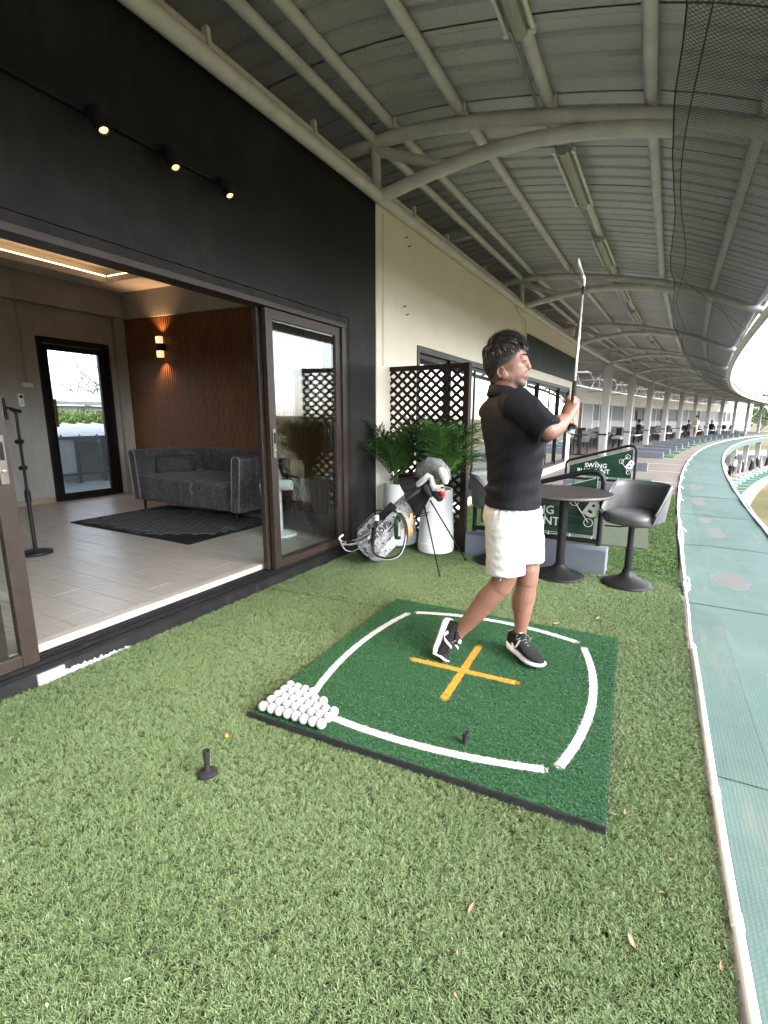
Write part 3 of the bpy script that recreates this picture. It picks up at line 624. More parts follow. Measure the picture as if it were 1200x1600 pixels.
def scatter(name, pts, scl, tint, tufts, m, kind='stuff', parent=None, loc=(0, 0, 0), rot=None):
    """pts: n x 3 array (local). One mesh: the tufts (islands) + loose points; nodes put a tuft on each point"""
    vs = []; fs = []; hs = []
    for tv, tf, th in tufts:
        o = len(vs); vs += tv; fs += [tuple(i+o for i in f) for f in tf]; hs += th
    # every tuft must be one island: join blades with a hidden root polygon -> use a group id attribute instead
    gid = []
    for g, (tv, tf, th) in enumerate(tufts): gid += [g]*len(tf)
    nv = len(vs); n = len(pts); me = bpy.data.meshes.new(name); me.from_pydata(vs+[tuple(p) for p in pts], [], fs)
    def fa(nm, arr, dom='POINT', typ='FLOAT'):
        at = me.attributes.new(nm, typ, dom)
        if typ == 'FLOAT': at.data.foreach_set('value', np.asarray(arr, dtype=np.float32).ravel())
        elif typ == 'INT': at.data.foreach_set('value', np.asarray(arr, dtype=np.int32).ravel())
        else: at.data.foreach_set('vector', np.asarray(arr, dtype=np.float32).ravel())
    rg = np.random.default_rng(len(pts)); z = np.zeros
    fa('is_pt', np.r_[z(nv), np.ones(n)]); fa('scl', np.r_[z(nv), scl]); fa('tint', np.r_[z(nv), tint]); fa('hgt', np.r_[hs, z(n)])
    fa('var', np.r_[z(nv), rg.integers(0, len(tufts), n)], 'POINT', 'INT'); fa('gid', gid, 'FACE', 'INT')
    e = np.zeros((nv+n, 3)); e[nv:, 2] = rot if rot is not None else rg.uniform(0, 2*pi, n); e[nv:, :2] = rg.normal(0, .12, (n, 2)); fa('eul', e, 'POINT', 'FLOAT_VECTOR')
    o = link(name, me, m, parent); o.location = loc; tag(o, kind=kind)
    ng = bpy.data.node_groups.new(name+'_nodes', 'GeometryNodeTree'); ng.interface.new_socket('Geometry', in_out='INPUT', socket_type='NodeSocketGeometry'); ng.interface.new_socket('Geometry', in_out='OUTPUT', socket_type='NodeSocketGeometry')
    N = ng.nodes.new; L = ng.links.new; gi = N('NodeGroupInput'); go = N('NodeGroupOutput')
    def attr(nm, dt='FLOAT'): a = N('GeometryNodeInputNamedAttribute'); a.data_type = dt; a.inputs['Name'].default_value = nm; return a.outputs[0]
    sep = N('GeometryNodeSeparateGeometry'); sep.domain = 'POINT'; L(gi.outputs[0], sep.inputs[0]); L(attr('is_pt'), sep.inputs['Selection'])
    sp = N('GeometryNodeSplitToInstances'); sp.domain = 'FACE'; L(sep.outputs[1], sp.inputs['Geometry']); L(attr('gid', 'INT'), sp.inputs['Group ID'])
    mp = N('GeometryNodeMeshToPoints'); L(sep.outputs[0], mp.inputs[0])
    ip = N('GeometryNodeInstanceOnPoints'); L(mp.outputs[0], ip.inputs['Points']); L(sp.outputs[0], ip.inputs['Instance']); ip.inputs['Pick Instance'].default_value = True
    L(attr('var', 'INT'), ip.inputs['Instance Index']); er = N('FunctionNodeEulerToRotation'); L(attr('eul', 'FLOAT_VECTOR'), er.inputs[0]); L(er.outputs[0], ip.inputs['Rotation']); L(attr('scl'), ip.inputs['Scale'])
    L(ip.outputs[0], go.inputs[0]); md = o.modifiers.new('scatter', 'NODES'); md.node_group = ng
    return o
RG_ = np.random.default_rng(11)
def vnoise(P, sc, seed=0): return np.array([mnoise.noise(Vector((p[0]*sc, p[1]*sc, seed))) for p in P])
def ring_t(P): return RW-np.hypot(P[:, 0]-CX, P[:, 1]-CY)
def wall_x(P): return (P[:, 0]-WB.x)*cos(WAN)-(P[:, 1]-WB.y)*sin(WAN)
rn = random.Random(5)
# near turf
backing = mat('turf_backing', (.030, .042, .016), .95, var=.3, scale=30)
x0, x1, y0, y1 = -2.9, .6, -.6, 4.42
def turf_region(P):
    k = (wall_x(P) > .012+.014*np.abs(vnoise(P[:, :2], 9, 3))) & (ring_t(P) < ROPE_T-.025+.012*vnoise(P[:, :2], 14, 4))
    return k
A = (x1-x0)*(y1-y0)
def near_pts(dens):
    n = int(A*dens); P = np.c_[RG_.uniform(x0, x1, n), RG_.uniform(y0, y1, n), np.full(n, -.011)]; P = P[turf_region(P)]
    inm = (P[:, 0] > -1.415) & (P[:, 0] < .025) & (P[:, 1] > 1.47) & (P[:, 1] < 2.92); return P[~inm]
P = near_pts(21000)
lean = (.35, -.45)
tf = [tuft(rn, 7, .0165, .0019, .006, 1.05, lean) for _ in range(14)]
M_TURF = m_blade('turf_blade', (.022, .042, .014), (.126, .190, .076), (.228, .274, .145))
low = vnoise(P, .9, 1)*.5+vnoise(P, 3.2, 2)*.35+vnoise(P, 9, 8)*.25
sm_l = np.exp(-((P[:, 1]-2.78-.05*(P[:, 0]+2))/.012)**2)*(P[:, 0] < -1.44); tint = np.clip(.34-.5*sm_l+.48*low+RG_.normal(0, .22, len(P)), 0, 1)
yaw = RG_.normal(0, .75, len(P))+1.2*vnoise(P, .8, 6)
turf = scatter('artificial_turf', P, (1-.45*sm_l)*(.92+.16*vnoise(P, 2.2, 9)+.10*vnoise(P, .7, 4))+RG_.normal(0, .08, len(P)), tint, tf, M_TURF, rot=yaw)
b = MB(); b.grid([[Vector((WB.x+.006, 0, 0)) if False else Vector((W(s-WB.y+.0, .004).x if False else W(s-1.965, .004).x, W(s-1.965, .004).y, -.0185)), Vector((RG(s-CY, ROPE_T-.02).x, W(s-1.965, .004).y, -.0185))] for s in np.linspace(y0, 4.43, 12)])
tag(b.build('turf_base', backing), kind='structure')
# lush turf past the first bay
def lush():
    n = int(3300*14); s = RG_.uniform(8.36, 13.78, n); t = RG_.uniform(.10, ROPE_T-.03, n); th = s/RW; r = RW-t
    P = np.c_[CX-r*np.cos(th), CY+r*np.sin(th), np.full(n, -.015)]
    m2 = (P[:, 0] > -1.2) & (P[:, 0] < .285+.03*(P[:, 1]-5.3)) & (P[:, 1] > 5.27) & (P[:, 1] < 6.75); m3 = (P[:, 1] > 4.42) & (P[:, 1] < 4.62) & (P[:, 0] < -.07) & (P[:, 0] > -1.38)
    return P[~m2 & ~m3]
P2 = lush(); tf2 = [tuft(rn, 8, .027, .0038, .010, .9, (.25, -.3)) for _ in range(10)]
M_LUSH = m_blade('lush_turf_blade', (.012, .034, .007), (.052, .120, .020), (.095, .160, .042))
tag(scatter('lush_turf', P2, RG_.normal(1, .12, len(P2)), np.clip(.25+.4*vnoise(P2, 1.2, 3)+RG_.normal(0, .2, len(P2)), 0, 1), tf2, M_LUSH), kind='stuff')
ring_slab('lush_turf_base', 8.375, 13.79, (.08, ROPE_T-.03), -.02, -.004, backing, kind='structure')
# ---------------------------------------------------------------- the hitting mat
MX0, MX1, MY0, MY1, MZ = -1.432, .042, 1.455, 2.935, .026
hm = thing('hitting_mat', 'square dark green hitting mat with white arcs and an orange cross', 'golf mat', (-.695, 2.195, 0)); HL = Vector(hm.location)
mb = MB().box((MX0-HL.x, MY0-HL.y, -.012), (MX1-HL.x, MY1-HL.y, MZ)); mb.build('rubber_base', mat('black_rubber', (.012, .012, .013), .8, var=.3, scale=30, bump=.2), hm, bevel=.004)
def arc_pts(a, m, b_, n=40):                    # circle through three points, as points
    ax, ay = a; bx, by = m; cx, cy_ = b_; d = 2*(ax*(by-cy_)+bx*(cy_-ay)+cx*(ay-by))
    ux = ((ax*ax+ay*ay)*(by-cy_)+(bx*bx+by*by)*(cy_-ay)+(cx*cx+cy_*cy_)*(ay-by))/d; uy = ((ax*ax+ay*ay)*(cx-bx)+(bx*bx+by*by)*(ax-cx)+(cx*cx+cy_*cy_)*(bx-ax))/d
    r = math.hypot(ax-ux, ay-uy); t0 = atan2(ay-uy, ax-ux); t1 = atan2(cy_-uy, cx-ux); dt = (t1-t0+pi) % (2*pi)-pi
    return [(ux+r*cos(t0+dt*i/n), uy+r*sin(t0+dt*i/n)) for i in range(n+1)]
ARCS = [arc_pts((-1.244, 2.72), (-1.315, 2.20), (-1.252, 1.685)), arc_pts((-1.20, 2.758), (-.69, 2.852), (-.185, 2.768)), arc_pts((-.134, 2.70), (-.052, 2.19), (-.133, 1.675)), arc_pts((-.184, 1.632), (-.62, 1.562), (-1.075, 1.572))]
CROSS = [[(-.966, 2.179), (-.41, 2.179)], [(-.683, 2.467), (-.683, 1.905)]]
def dist_poly(P, L):
    d = np.full(len(P), 9.)
    for a, c in zip(L, L[1:]):
        a = np.array(a); c = np.array(c); v = c-a; u = P[:, :2]-a; f = np.clip((u@v)/(v@v), 0, 1); d = np.minimum(d, np.hypot(*(u-f[:, None]*v).T))
    return d
n = int(1.474*1.48*30000); PM = np.c_[RG_.uniform(MX0+.004, MX1-.004, n), RG_.uniform(MY0+.004, MY1-.004, n), np.full(n, MZ)]
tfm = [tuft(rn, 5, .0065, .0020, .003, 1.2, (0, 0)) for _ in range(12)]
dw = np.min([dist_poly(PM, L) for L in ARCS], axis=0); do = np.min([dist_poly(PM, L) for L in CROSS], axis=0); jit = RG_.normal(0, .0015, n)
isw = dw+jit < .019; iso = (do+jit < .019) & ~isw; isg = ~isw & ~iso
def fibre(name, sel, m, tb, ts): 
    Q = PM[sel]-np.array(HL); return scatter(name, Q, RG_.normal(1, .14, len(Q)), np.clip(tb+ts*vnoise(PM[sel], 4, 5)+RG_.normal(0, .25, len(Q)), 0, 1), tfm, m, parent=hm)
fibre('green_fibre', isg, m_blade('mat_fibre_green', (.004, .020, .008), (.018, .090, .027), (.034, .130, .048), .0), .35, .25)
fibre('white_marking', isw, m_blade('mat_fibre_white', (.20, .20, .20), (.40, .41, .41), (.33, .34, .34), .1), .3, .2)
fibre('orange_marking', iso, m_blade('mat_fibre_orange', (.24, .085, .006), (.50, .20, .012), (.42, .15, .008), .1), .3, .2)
MB().add([(MX0-HL.x+.003, MY0-HL.y+.003, MZ+.001), (MX1-HL.x-.003, MY0-HL.y+.003, MZ+.001), (MX1-HL.x-.003, MY1-HL.y-.003, MZ+.001), (MX0-HL.x+.003, MY1-HL.y-.003, MZ+.001)], [(0, 1, 2, 3)]).build('fibre_backing', mat('mat_backing', (.010, .040, .018), .95, var=.3, scale=40), hm)
def strip(paths, nm, col):                       # the dyed ground of the line under its fibres
    b = MB()
    for Lp in paths:
        rows = []
        for i, p in enumerate(Lp):
            q = Vector(Lp[min(i+1, len(Lp)-1)])-Vector(Lp[max(i-1, 0)]); q = Vector((-q.y, q.x)).normalized()*.0185; rows.append([(p[0]-HL.x+s_*q.x, p[1]-HL.y+s_*q.y, MZ+.0032) for s_ in (-1, 1)])
        b.grid(rows)
    b.build(nm, mat(nm+'_dye', col, .95, var=.12, scale=60, bump=.5, bscale=500), hm, fix=False)
strip(ARCS, 'white_ground', (.40, .41, .41)); strip([CROSS[0]], 'orange_ground', (.46, .18, .012)); strip([[(CROSS[1][0][0], y) for y in (2.467, 2.2005)], [(CROSS[1][0][0], y) for y in (2.1575, 1.905)]], 'orange_ground', (.46, .18, .012))
# rows of golf balls
def m_ball():
    t = NT('golf_ball'); v = t.coord(); vo = t.n('TexVoronoi', inp={'Vector': v, 'Scale': 270}).outputs[0]; t.set(color=(.34, .352, .365), rough=.3, spec=.5); t.bump(t.ramp(vo, [(.1, (0, 0, 0)), (.5, (1, 1, 1))]), .35, .0008); return t.m
rows = [8, 8, 8, 6, 4]; proto = None; BR = .02135; idx = 0
ordn = ['first', 'second', 'third', 'fourth', 'fifth', 'sixth', 'seventh', 'eighth']; rown = ['nearest row', 'second row', 'third row', 'fourth row', 'short back row']
mlogo = mat('ball_print', (.03, .05, .09), .5)
for j, nrow in enumerate(rows):
    for i in range(nrow):
        loc = Vector((-1.366+.0430*i+random.uniform(-.001, .001), 1.481+(.0, .050, .0925, .1385, .181)[j]+random.uniform(-.0015, .0015), MZ+.009+BR))
        if proto is None:
            proto = thing('golf_ball', '', 'golf ball'); MB().ball((0, 0, 0), BR, 20, 14).build('shell', m_ball(), proto, smooth=1, fix=False)
            lm = MB()
            for q in range(7): 
                a = -.5+.16*q; lm.grid([[Vector((sin(a+da)*cos(e), -cos(a+da)*cos(e), sin(e)))*(BR+.0001) for da in (0, .10)] for e in (.42, .56)])
            lm.build('stamp', mlogo, proto, fix=False); o = proto
        else: o = copy_tree(proto)
        o.location = loc; o.rotation_euler = (random.uniform(-.9, .9), random.uniform(-.9, .9), random.uniform(0, 6.3))
        o['group'] = 'golf balls laid out in rows on the mat corner'; o['label'] = 'white golf ball, %s from the left in the %s of the block' % (ordn[i], rown[j])
# rubber tees
def tee(loc, label, h, base=True):
    t = thing('rubber_tee', label, 'golf tee', loc); mr = mat('black_rubber', '')
    pr = [(.0, 0), (.033, 0), (.034, .005), (.029, .009), (.013, .013), (.0105, .02)] if base else [(.0, 0), (.0115, 0), (.0105, .01)]
    MB().lathe(pr+[(.0095, h*.55), (.0115, h*.88), (.0135, h), (.0105, h), (.008, h*.93), (0, h*.9)], 20).build('tube', mr, t, smooth=50)
    if base: MB().lathe([(.030, .004), (.0335, .003), (.034, -.004), (0, -.004)], 20).build('foot', mr, t, smooth=40)
    return t
tee((-1.322, 1.128, .004), 'black rubber tee with a round foot standing on the turf', .094); tee((-.497, 1.65, MZ), 'black rubber tee tube sticking out of the green mat', .052, False)
# orange tee stub and scattered leaves
o = MB().lathe([(0, 0), (.006, .002), (.008, .010), (.006, .017), (0, .019)], 10).build('orange_stub', mat('orange_plastic', (.62, .21, .03), .5), smooth=1); o.location = (-1.413, 1.315, .004); o.rotation_euler = (.6, .3, 0); tag(o, 'small orange plastic tee stub lying on the turf', 'golf tee')
lmat = mat('dry_leaf', (.22, .155, .105), .8, var=.35, scale=50)
def leaf_mesh():
    b = MB(); rows = []
    for i in range(6):
        f = i/5; w = .42*sin(pi*min(.97, f*.94+.03))**.8; rows.append([(f-.5, -w*.5, .10*abs(f-.4)+.10), (f-.5, 0, .02*f), (f-.5, w*.5, .13*abs(f-.5)+.06)])
    b.grid(rows); return b
LV = [(-.28, 1.046, .036, 'reddish dry leaf on the turf below the mat'), (.118, 1.131, .040, 'tan dry leaf in the lower right turf'), (.32, 1.157, .032, 'pale curled leaf beside the white pipe'), (.228, 1.433, .026, 'small pale leaf on the turf right of the mat corner'), (.098, 1.568, .028, 'pinkish leaf scrap just right of the mat corner'), (.063, 1.545, .016, 'tiny dark leaf scrap touching the mat edge'), (-.279, .926, .014, 'tiny faded leaf bit near the bottom of the photo'), (-.252, .84, .018, 'cream scrap of leaf near the bottom centre'), (-.189, 1.016, .014, 'tiny brown leaf bit in the middle foreground'), (-1.486, 1.026, .022, 'straw coloured leaf left of the black tee'), (-.33, 3.035, .045, 'tan leaf on the turf behind the mat'), (-.089, 3.24, .05, 'long pale leaf on the turf near the bar stool'), (-2.15, 1.28, .034, 'dry brown leaf below the white socket plate'), (.196, 1.308, .016, 'tiny leaf scrap by the turf edge')]
for x, y, sz, lb in LV:
    o = leaf_mesh().build('dry_leaf', lmat, None, smooth=1, fix=False); o.location = (x, y, .006); o.scale = (sz, sz*.75, sz*.7); o.rotation_euler = (random.uniform(-.3, .3), random.uniform(-.3, .3), random.uniform(0, 6.3)); tag(o, lb, 'leaf', 'dry leaves and scraps on the turf')
for x, y, lb in ((-.965, .556, 'white paper scrap in the turf at the lower left'), (-1.08, .45, 'second white paper scrap nearest the bottom left corner')):
    o = leaf_mesh().build('paper_scrap', mat('paper_white', (.75, .75, .73), .8), None, fix=False); o.location = (x, y, .008); o.scale = (.013, .013, .016); o.rotation_euler = (.4, .2, x*9); tag(o, lb, 'scrap')
# ---------------------------------------------------------------- white pipe along the turf edge, strap and padlock
pv = thing('white_pipe', 'white plastic pipe edging the turf beside the teal walkway', 'pipe', (.38, 1.83, 0)); PL = Vector(pv.location); mpv = mat('white_pvc', (.70, .70, .69), .4, var=.08, scale=7)
def edge(s, dt=0, z=0): return RG(s, ROPE_T+dt, z)
MB().tube([edge(s, .004+.004*sin(s*2), .004)-PL for s in np.linspace(2.6, 7.15, 24)], .0135, 12).build('tube', mpv, pv, smooth=40)
for s in (5.35, 5.86, 4.2): MB().tube([edge(s-.022, .004+.004*sin(s*2), .004)-PL, edge(s+.022, .004+.004*sin(s*2), .004)-PL], .0165, 12).build('coupling', mpv, pv, smooth=40)
MB().tube([edge(s, .004+.006*sin(s*5), .006)-PL for s in np.linspace(7.1, 8.05, 10)], .010, 10).build('thin_tube', mpv, pv, smooth=40)
hem = thing('white_strap', 'white strap wrapped round the walkway net along the turf edge', 'strap', RG(12, ROPE_T, 0)); hl = Vector(hem.location); mst = mat('white_webbing', (.66, .67, .68), .7, var=.12, scale=14)
for q in range(2):
    MB().tube([edge(s, .012+.030*q*(.5+.5*sin(s*1.9+1))+.015*mnoise.noise(Vector((s*1.5, q*5, 0))), .0+.012*sin(s*2.3+q))-hl for s in np.arange(8.15, SEND-4, .22)], .0125 if q else .016, 6).build('webbing', mst, hem, smooth=1)
for s in (10.6, 13.2, 14.9, 16.8, 18.9, 21): MB().tube([edge(s, .0, .018)-hl, edge(s+.06, .05, .02)-hl, edge(s+.02, .09, -.01)-hl], .010, 6).build('knot', mst, hem, smooth=1)
pk = thing('padlock', 'white plastic padlock clipped on the net cord at the walkway edge', 'padlock', (.512, 4.20, -.015), .3); 
MB().box((-.026, -.018, -.005), (.030, .018, .055)).build('body', mpv, pk, bevel=.006)
MB().tube([(-.018, 0, .05)]+[(-.0+.020*cos(a)*1.0-.0, 0, .075+.025*sin(a)) for a in np.linspace(pi, 0, 9)]+[(.020, 0, .05)], .0055, 8).build('shackle', mpv, pk, smooth=1)
# ================================================================ FURNITURE AND FITTINGS OF THE BAY
def text_mesh(body, size, depth=.002, bold=.012, align='CENTER'):
    cu = bpy.data.curves.new('t', 'FONT'); cu.body = body; cu.size = size; cu.extrude = depth; cu.offset = bold*size; cu.align_x = align; cu.resolution_u = 3
    o = bpy.data.objects.new('t', cu); COL.objects.link(o); dg = bpy.context.evaluated_depsgraph_get(); me = bpy.data.meshes.new_from_object(o.evaluated_get(dg)); bpy.data.objects.remove(o); bpy.data.curves.remove(cu); return me
FACE = Matrix.Rotation(pi/2, 4, 'X')            # text plane -> vertical, facing -y
M_STEELB = mat('black_powder_coat', (.008, .008, .009), .5, .0, var=.25, scale=12)
def m_vinyl():
    t = NT('green_vinyl'); v = t.coord(); n = t.noise(v, 3, 5); t.set(color=t.ramp(n, [(.3, (.003, .024, .012)), (.7, (.005, .038, .019))]), rough=.32, spec=.5); t.bump(t.noise(t.mapping(v, (2, 2, 5)), 3, 4, .6), .35, .03); return t.m
M_VINYL = m_vinyl(); M_WPRINT = mat('white_print', (.72, .74, .73), .4, var=.04)
def banner(s, t_right, label, dx=0):
    g = thing('banner_stand', label, 'banner', RG(s, t_right, 0), yaw_of(s)); fr = MB(); r = .023
    pts = [(.065, 0, .20), (.065, 0, .765), (.055, 0, .815), (.02, 0, .852), (-.04, 0, .862), (-.10, 0, .850), (-1.05, 0, .558), (-1.085, 0, .535), (-1.10, 0, .50), (-1.10, 0, .20)]
    fr.tube(pts, r, 12).tube([(.065, 0, .238), (-1.10, 0, .238)], r*.95, 12); fr.build('frame', M_STEELB, g, smooth=50)
    zt = lambda x: min(.825, .812+(x+.0)*.325); rows = []
    for j in range(13):
        f = j/12; row = []
        for i in range(33):
            x = -1.035+1.05*i/32; z0, z1 = .285+.012*sin(x*5), zt(x)-.010
            z = z0+(z1-z0)*f; y = -.004+.006*mnoise.noise(Vector((x*4+z*3, z*5, s)))+.004*mnoise.noise(Vector((x*11, z*14-x*8, 2)))
            row.append((x, y, z))
        rows.append(row)
    cl = MB().grid(rows).build('vinyl_sheet', M_VINYL, g, smooth=1, fix=False, solid=0)
    hm_ = MB(); hm_.tube([(-1.035, -.006, .285), (.015, -.006, .285)], .004, 5).tube([(.015, -.006, .285), (.015, -.006, .81)], .006, 5).tube([(-1.03, -.006, .47), (.01, -.006, .805)], .004, 5); hm_.build('hem', mat('pale_hem', (.32, .36, .33), .6), cl)
    for x in [-.95+.19*i for i in range(6)]:
        MB().tube([(x, 0, .243), (x+.006, -.012, .290)], .004, 5).build('tie', M_WPRINT, cl); MB().tube([(x, 0, zt(x)+.03), (x+.004, -.012, zt(x)-.02)], .004, 5).build('tie', M_STEELB, cl)
    def put(me, x, z, rot=0, nm='lettering'):
        me.transform(Matrix.Translation((x+dx, -.016, z)) @ FACE @ Matrix.Rotation(rot, 4, 'Z')); return link(nm, me, M_WPRINT, cl)
    put(text_mesh('SW', .108), -.69, .452); put(text_mesh('NG', .108), -.475, .452); put(text_mesh('BLUEPR', .108), -.715, .352); put(text_mesh('NT', .108), -.415, .352)
    b = MB(); b.box((dx-.592, -.018, .452), (dx-.575, -.014, .508)).box((dx-.498, -.018, .352), (dx-.482, -.014, .408)); b.build('letter_i', M_WPRINT, cl)
    def ringm(b, x, z, R, w=.006): b.tube([(x+R*cos(a), -.016, z+R*sin(a)) for a in np.linspace(0, 2*pi, 25)], w*.5, 6, cap=False)
    b = MB(); ringm(b, dx-.5835, .535, .02, .007); ringm(b, dx-.49, .433, .018, .007); b.build('ball_dot', M_WPRINT, cl, smooth=1)
    put(text_mesh('B', .20, bold=.035), -.05-dx, .475, radians(-32), 'emblem_letter')
    b = MB(); A, B, C = (-.065, .67), (-.165, .585), (-.035, .405)
    for q in (A, B, C): ringm(b, q[0], q[1], .037)
    for p, q in ((B, A), (B, C)):
        d = Vector((q[0]-p[0], q[1]-p[1])).normalized(); b.tube([(p[0], -.016, p[1]), (q[0]-d.x*.0, -.016, q[1]-d.y*.0)], .0035, 6)
    b.build('emblem_ring', M_WPRINT, cl, smooth=1); return g
banner(8.50, 2.095, 'green banner on a black frame behind the round table, partly hidden by the golfer', .06)
banner(13.27, 2.08, 'farther green banner with full white lettering and emblem behind the bar stool')
# kerb blocks between bays
kmat = mat('blue_grey_block', (.115, .128, .155), .6, var=.1, scale=3, bump=.12)
kp = MB().box((-1.28, -.095, -.02), (0, .095, .205)).build('divider_block', kmat, None, bevel=.008); 
klab = {0: 'large blue grey divider block under the near banner behind the table', 1: 'blue grey divider block under the far banner', 2: 'blue grey divider block just beyond the far banner, first of the row', 3: 'second blue grey divider block of the receding row', 4: 'third blue grey divider block of the receding row'}
ks = [8.425, 13.27, 18.1, 23.15]+[23.15+2.46*i for i in range(1, 15)]
for i, s in enumerate(ks):
    o = kp if i == 0 else inst(kp, 'divider_block'); o.matrix_basis = RGM(s, 2.245 if i < 2 else 2.05)
    tag(o, klab.get(i, 'small far blue grey divider block, %s of the receding row' % ORD[max(0, i-1)]), 'divider block', 'blue grey divider blocks between the bays')
# flat green mats in farther bays
gm = mat('bay_mat_green', (.012, .075, .035), .9, var=.25, scale=20, bump=.3, bscale=200); gm2 = mat('faded_mat', (.036, .048, .026), .95, var=.2, scale=25, bump=.5, bscale=300)
o = MB().prism([(-1.2, 5.28), (.265, 5.30), (.30, 6.72), (-1.2, 6.72)], -.012, .012).build('faded_mat', gm2, None, bevel=.003); tag(o, 'dull olive flat mat on the lush turf behind the bar stool', 'mat')
for i, s in enumerate([15.3]+[24.4+2.46*q for q in range(0, 13)]):
    o = MB().box((-1.25, -.62, -.018), (.12, .62, .012)).build('bay_mat', gm, None, bevel=.004); o.matrix_basis = RGM(s, 2.2); tag(o, 'dark green mat on the concrete just beyond the far banner' if i == 0 else 'flat green mat between far divider blocks, %s one counted from the far banner' % ORD[i], 'mat', 'green mats in the far bays')
# round table
def m_wood_dark():
    t = NT('dark_table_wood'); v = t.coord(); g = t.noise(t.mapping(v, (2.2, 26, 4)), 2, 6, .65, .8); t.set(color=t.ramp(g, [(.3, (.016, .014, .013)), (.55, (.034, .030, .028)), (.8, (.068, .061, .057))]), spec=.4); t.set(rough=.42); t.bump(g, .1, .002); return t.m
def disc_base(b, R, h, n=40): return b.lathe([(0, 0), (R-.003, 0), (R, .004), (R-.004, .010), (R*.86, .020), (R*.6, .038), (R*.36, .062), (R*.24, .085), (R*.20, h)], n)
tb = thing('round_table', 'round bistro table with dark wood top on a black pedestal beside the golfer', 'table', (-.452, 4.06, .006))
disc_base(MB(), .205, .10).build('base', M_STEELB, tb, smooth=40); MB().tube([(0, 0, .06), (0, 0, .69)], .036, 20).build('pedestal', M_STEELB, tb, smooth=40); MB().box((-.15, -.02, .678), (.15, .02, .692)).box((-.02, -.15, .676), (.02, .15, .690)).build('bracket', M_STEELB, tb)
tp = MB().lathe([(0, .692), (.36, .692), (.374, .699), (.376, .712), (.372, .718), (0, .718)], 64).build('tabletop', m_wood_dark(), tb, smooth=35); tp.rotation_euler = (0, 0, .5)
MB().lathe([(.3745, .697), (.3785, .700), (.3785, .711), (.3755, .714)], 64).build('edge_band', mat('dark_edge', (.05, .048, .046), .5), tp, smooth=1)
# bar stools
def m_leather():
    t = NT('grey_leatherette'); v = t.coord(); n = t.noise(v, 5, 6, .65); t.set(color=t.ramp(n, [(.3, (.052, .053, .057)), (.55, (.076, .077, .081)), (.75, (.112, .113, .117))]), spec=.4); t.set(rough=t.math('ADD', t.math('MULTIPLY', n, .2), .38)); t.bump(t.noise(v, 220, 2), .12, .002); return t.m
M_LEATH = m_leather()
def stool(loc, rz, label):
    g = thing('bar_stool', label, 'bar stool', loc, rz, 'grey bucket bar stools')
    disc_base(MB(), .19, .115).build('base', M_STEELB, g, smooth=40); MB().tube([(0, 0, .08), (0, 0, .30)], .029, 18).tube([(0, 0, .28), (0, 0, .50)], .024, 18).build('gas_lift', M_STEELB, g, smooth=40)
    MB().tube([(0, 0, .475), (.05, -.08, .462), (.07, -.19, .452)], .006, 8).build('lever', M_STEELB, g, smooth=1); MB().box((-.1, -.09, .488), (.1, .09, .502)).build('mount_plate', M_STEELB, g)
    def se(a, R): e = 3.0; ca, sa = cos(a), sin(a); return R/((abs(ca)**e+abs(sa)**e)**(1/e))
    ring = lambda R, z, n=48: [(se(2*pi*k/n, R)*cos(2*pi*k/n), se(2*pi*k/n, R)*sin(2*pi*k/n), z) for k in range(n)]
    b = MB(); R = [ring(.10, .500), ring(.182, .505), ring(.200, .525), ring(.204, .55)]
    n = 48; vs = [p for r in R for p in r]; b.add(vs, [(i*n+k, i*n+(k+1) % n, (i+1)*n+(k+1) % n, (i+1)*n+k) for i in range(3) for k in range(n)]+[tuple(range(n-1, -1, -1))]); b.build('seat_shell', M_LEATH, g, smooth=50)
    b = MB(); R = [ring(.190, .528), ring(.200, .555), ring(.194, .580), ring(.16, .594), ring(.09, .602)]; vs = [p for r in R for p in r]
    b.add(vs, [(i*n+k, i*n+(k+1) % n, (i+1)*n+(k+1) % n, (i+1)*n+k) for i in range(4) for k in range(n)]+[tuple(range(4*n, 5*n)), tuple(range(n-1, -1, -1))]); cu = b.build('seat_cushion', M_LEATH, g, smooth=60)
    # wrap-around back: low and raked at the front ends, high behind (local -x is the back)
    b = MB(); rows_o = []; rows_i = []; na = 40; nz = 8
    for i in range(na+1):
        a = pi+radians(-116+232*i/na); q = abs(-116+232*i/na); top = .800-.008*(q/60)**2 if q < 66 else .800-.010-.20*((q-66)/50)**1.1
        ro = []; ri = []
        for j in range(nz+1):
            f = j/nz; z = .535+(top-.535)*f; fl = 1+.13*f; rake = (.06*f if q < 90 else .06*f)
            for lst, R0 in ((ro, .212), (ri, .186)): r = se(a, R0)*fl; lst.append((r*cos(a), r*sin(a), z))
        rows_o.append(ro); rows_i.append(ri)
    prof = []
    for ro, ri in zip(rows_o, rows_i):
        m = [(ro[-1][d]+ri[-1][d])/2+(.012 if d == 2 else 0) for d in range(3)]; prof.append(ro+[tuple(m)]+ri[::-1])
    b.grid(prof); L_ = len(prof[0])
    for k, row in ((0, 0), (na, na)):
        o_ = row*L_; b.f += [(o_+j, o_+j+1, o_+L_-2-j, o_+L_-1-j) for j in range(L_//2-1)]
    b.build('backrest', M_LEATH, g, smooth=50)
    MB().tube([p[L_//2] for p in prof], .005, 6).build('piping', M_LEATH, g, smooth=1)
    return g
stool((.075, 4.085, .006), radians(243), 'grey leather bucket bar stool on a black pedestal right of the round table')
stool((-1.05, 4.22, .006), radians(-12), 'grey bar stool mostly hidden behind the golfer')
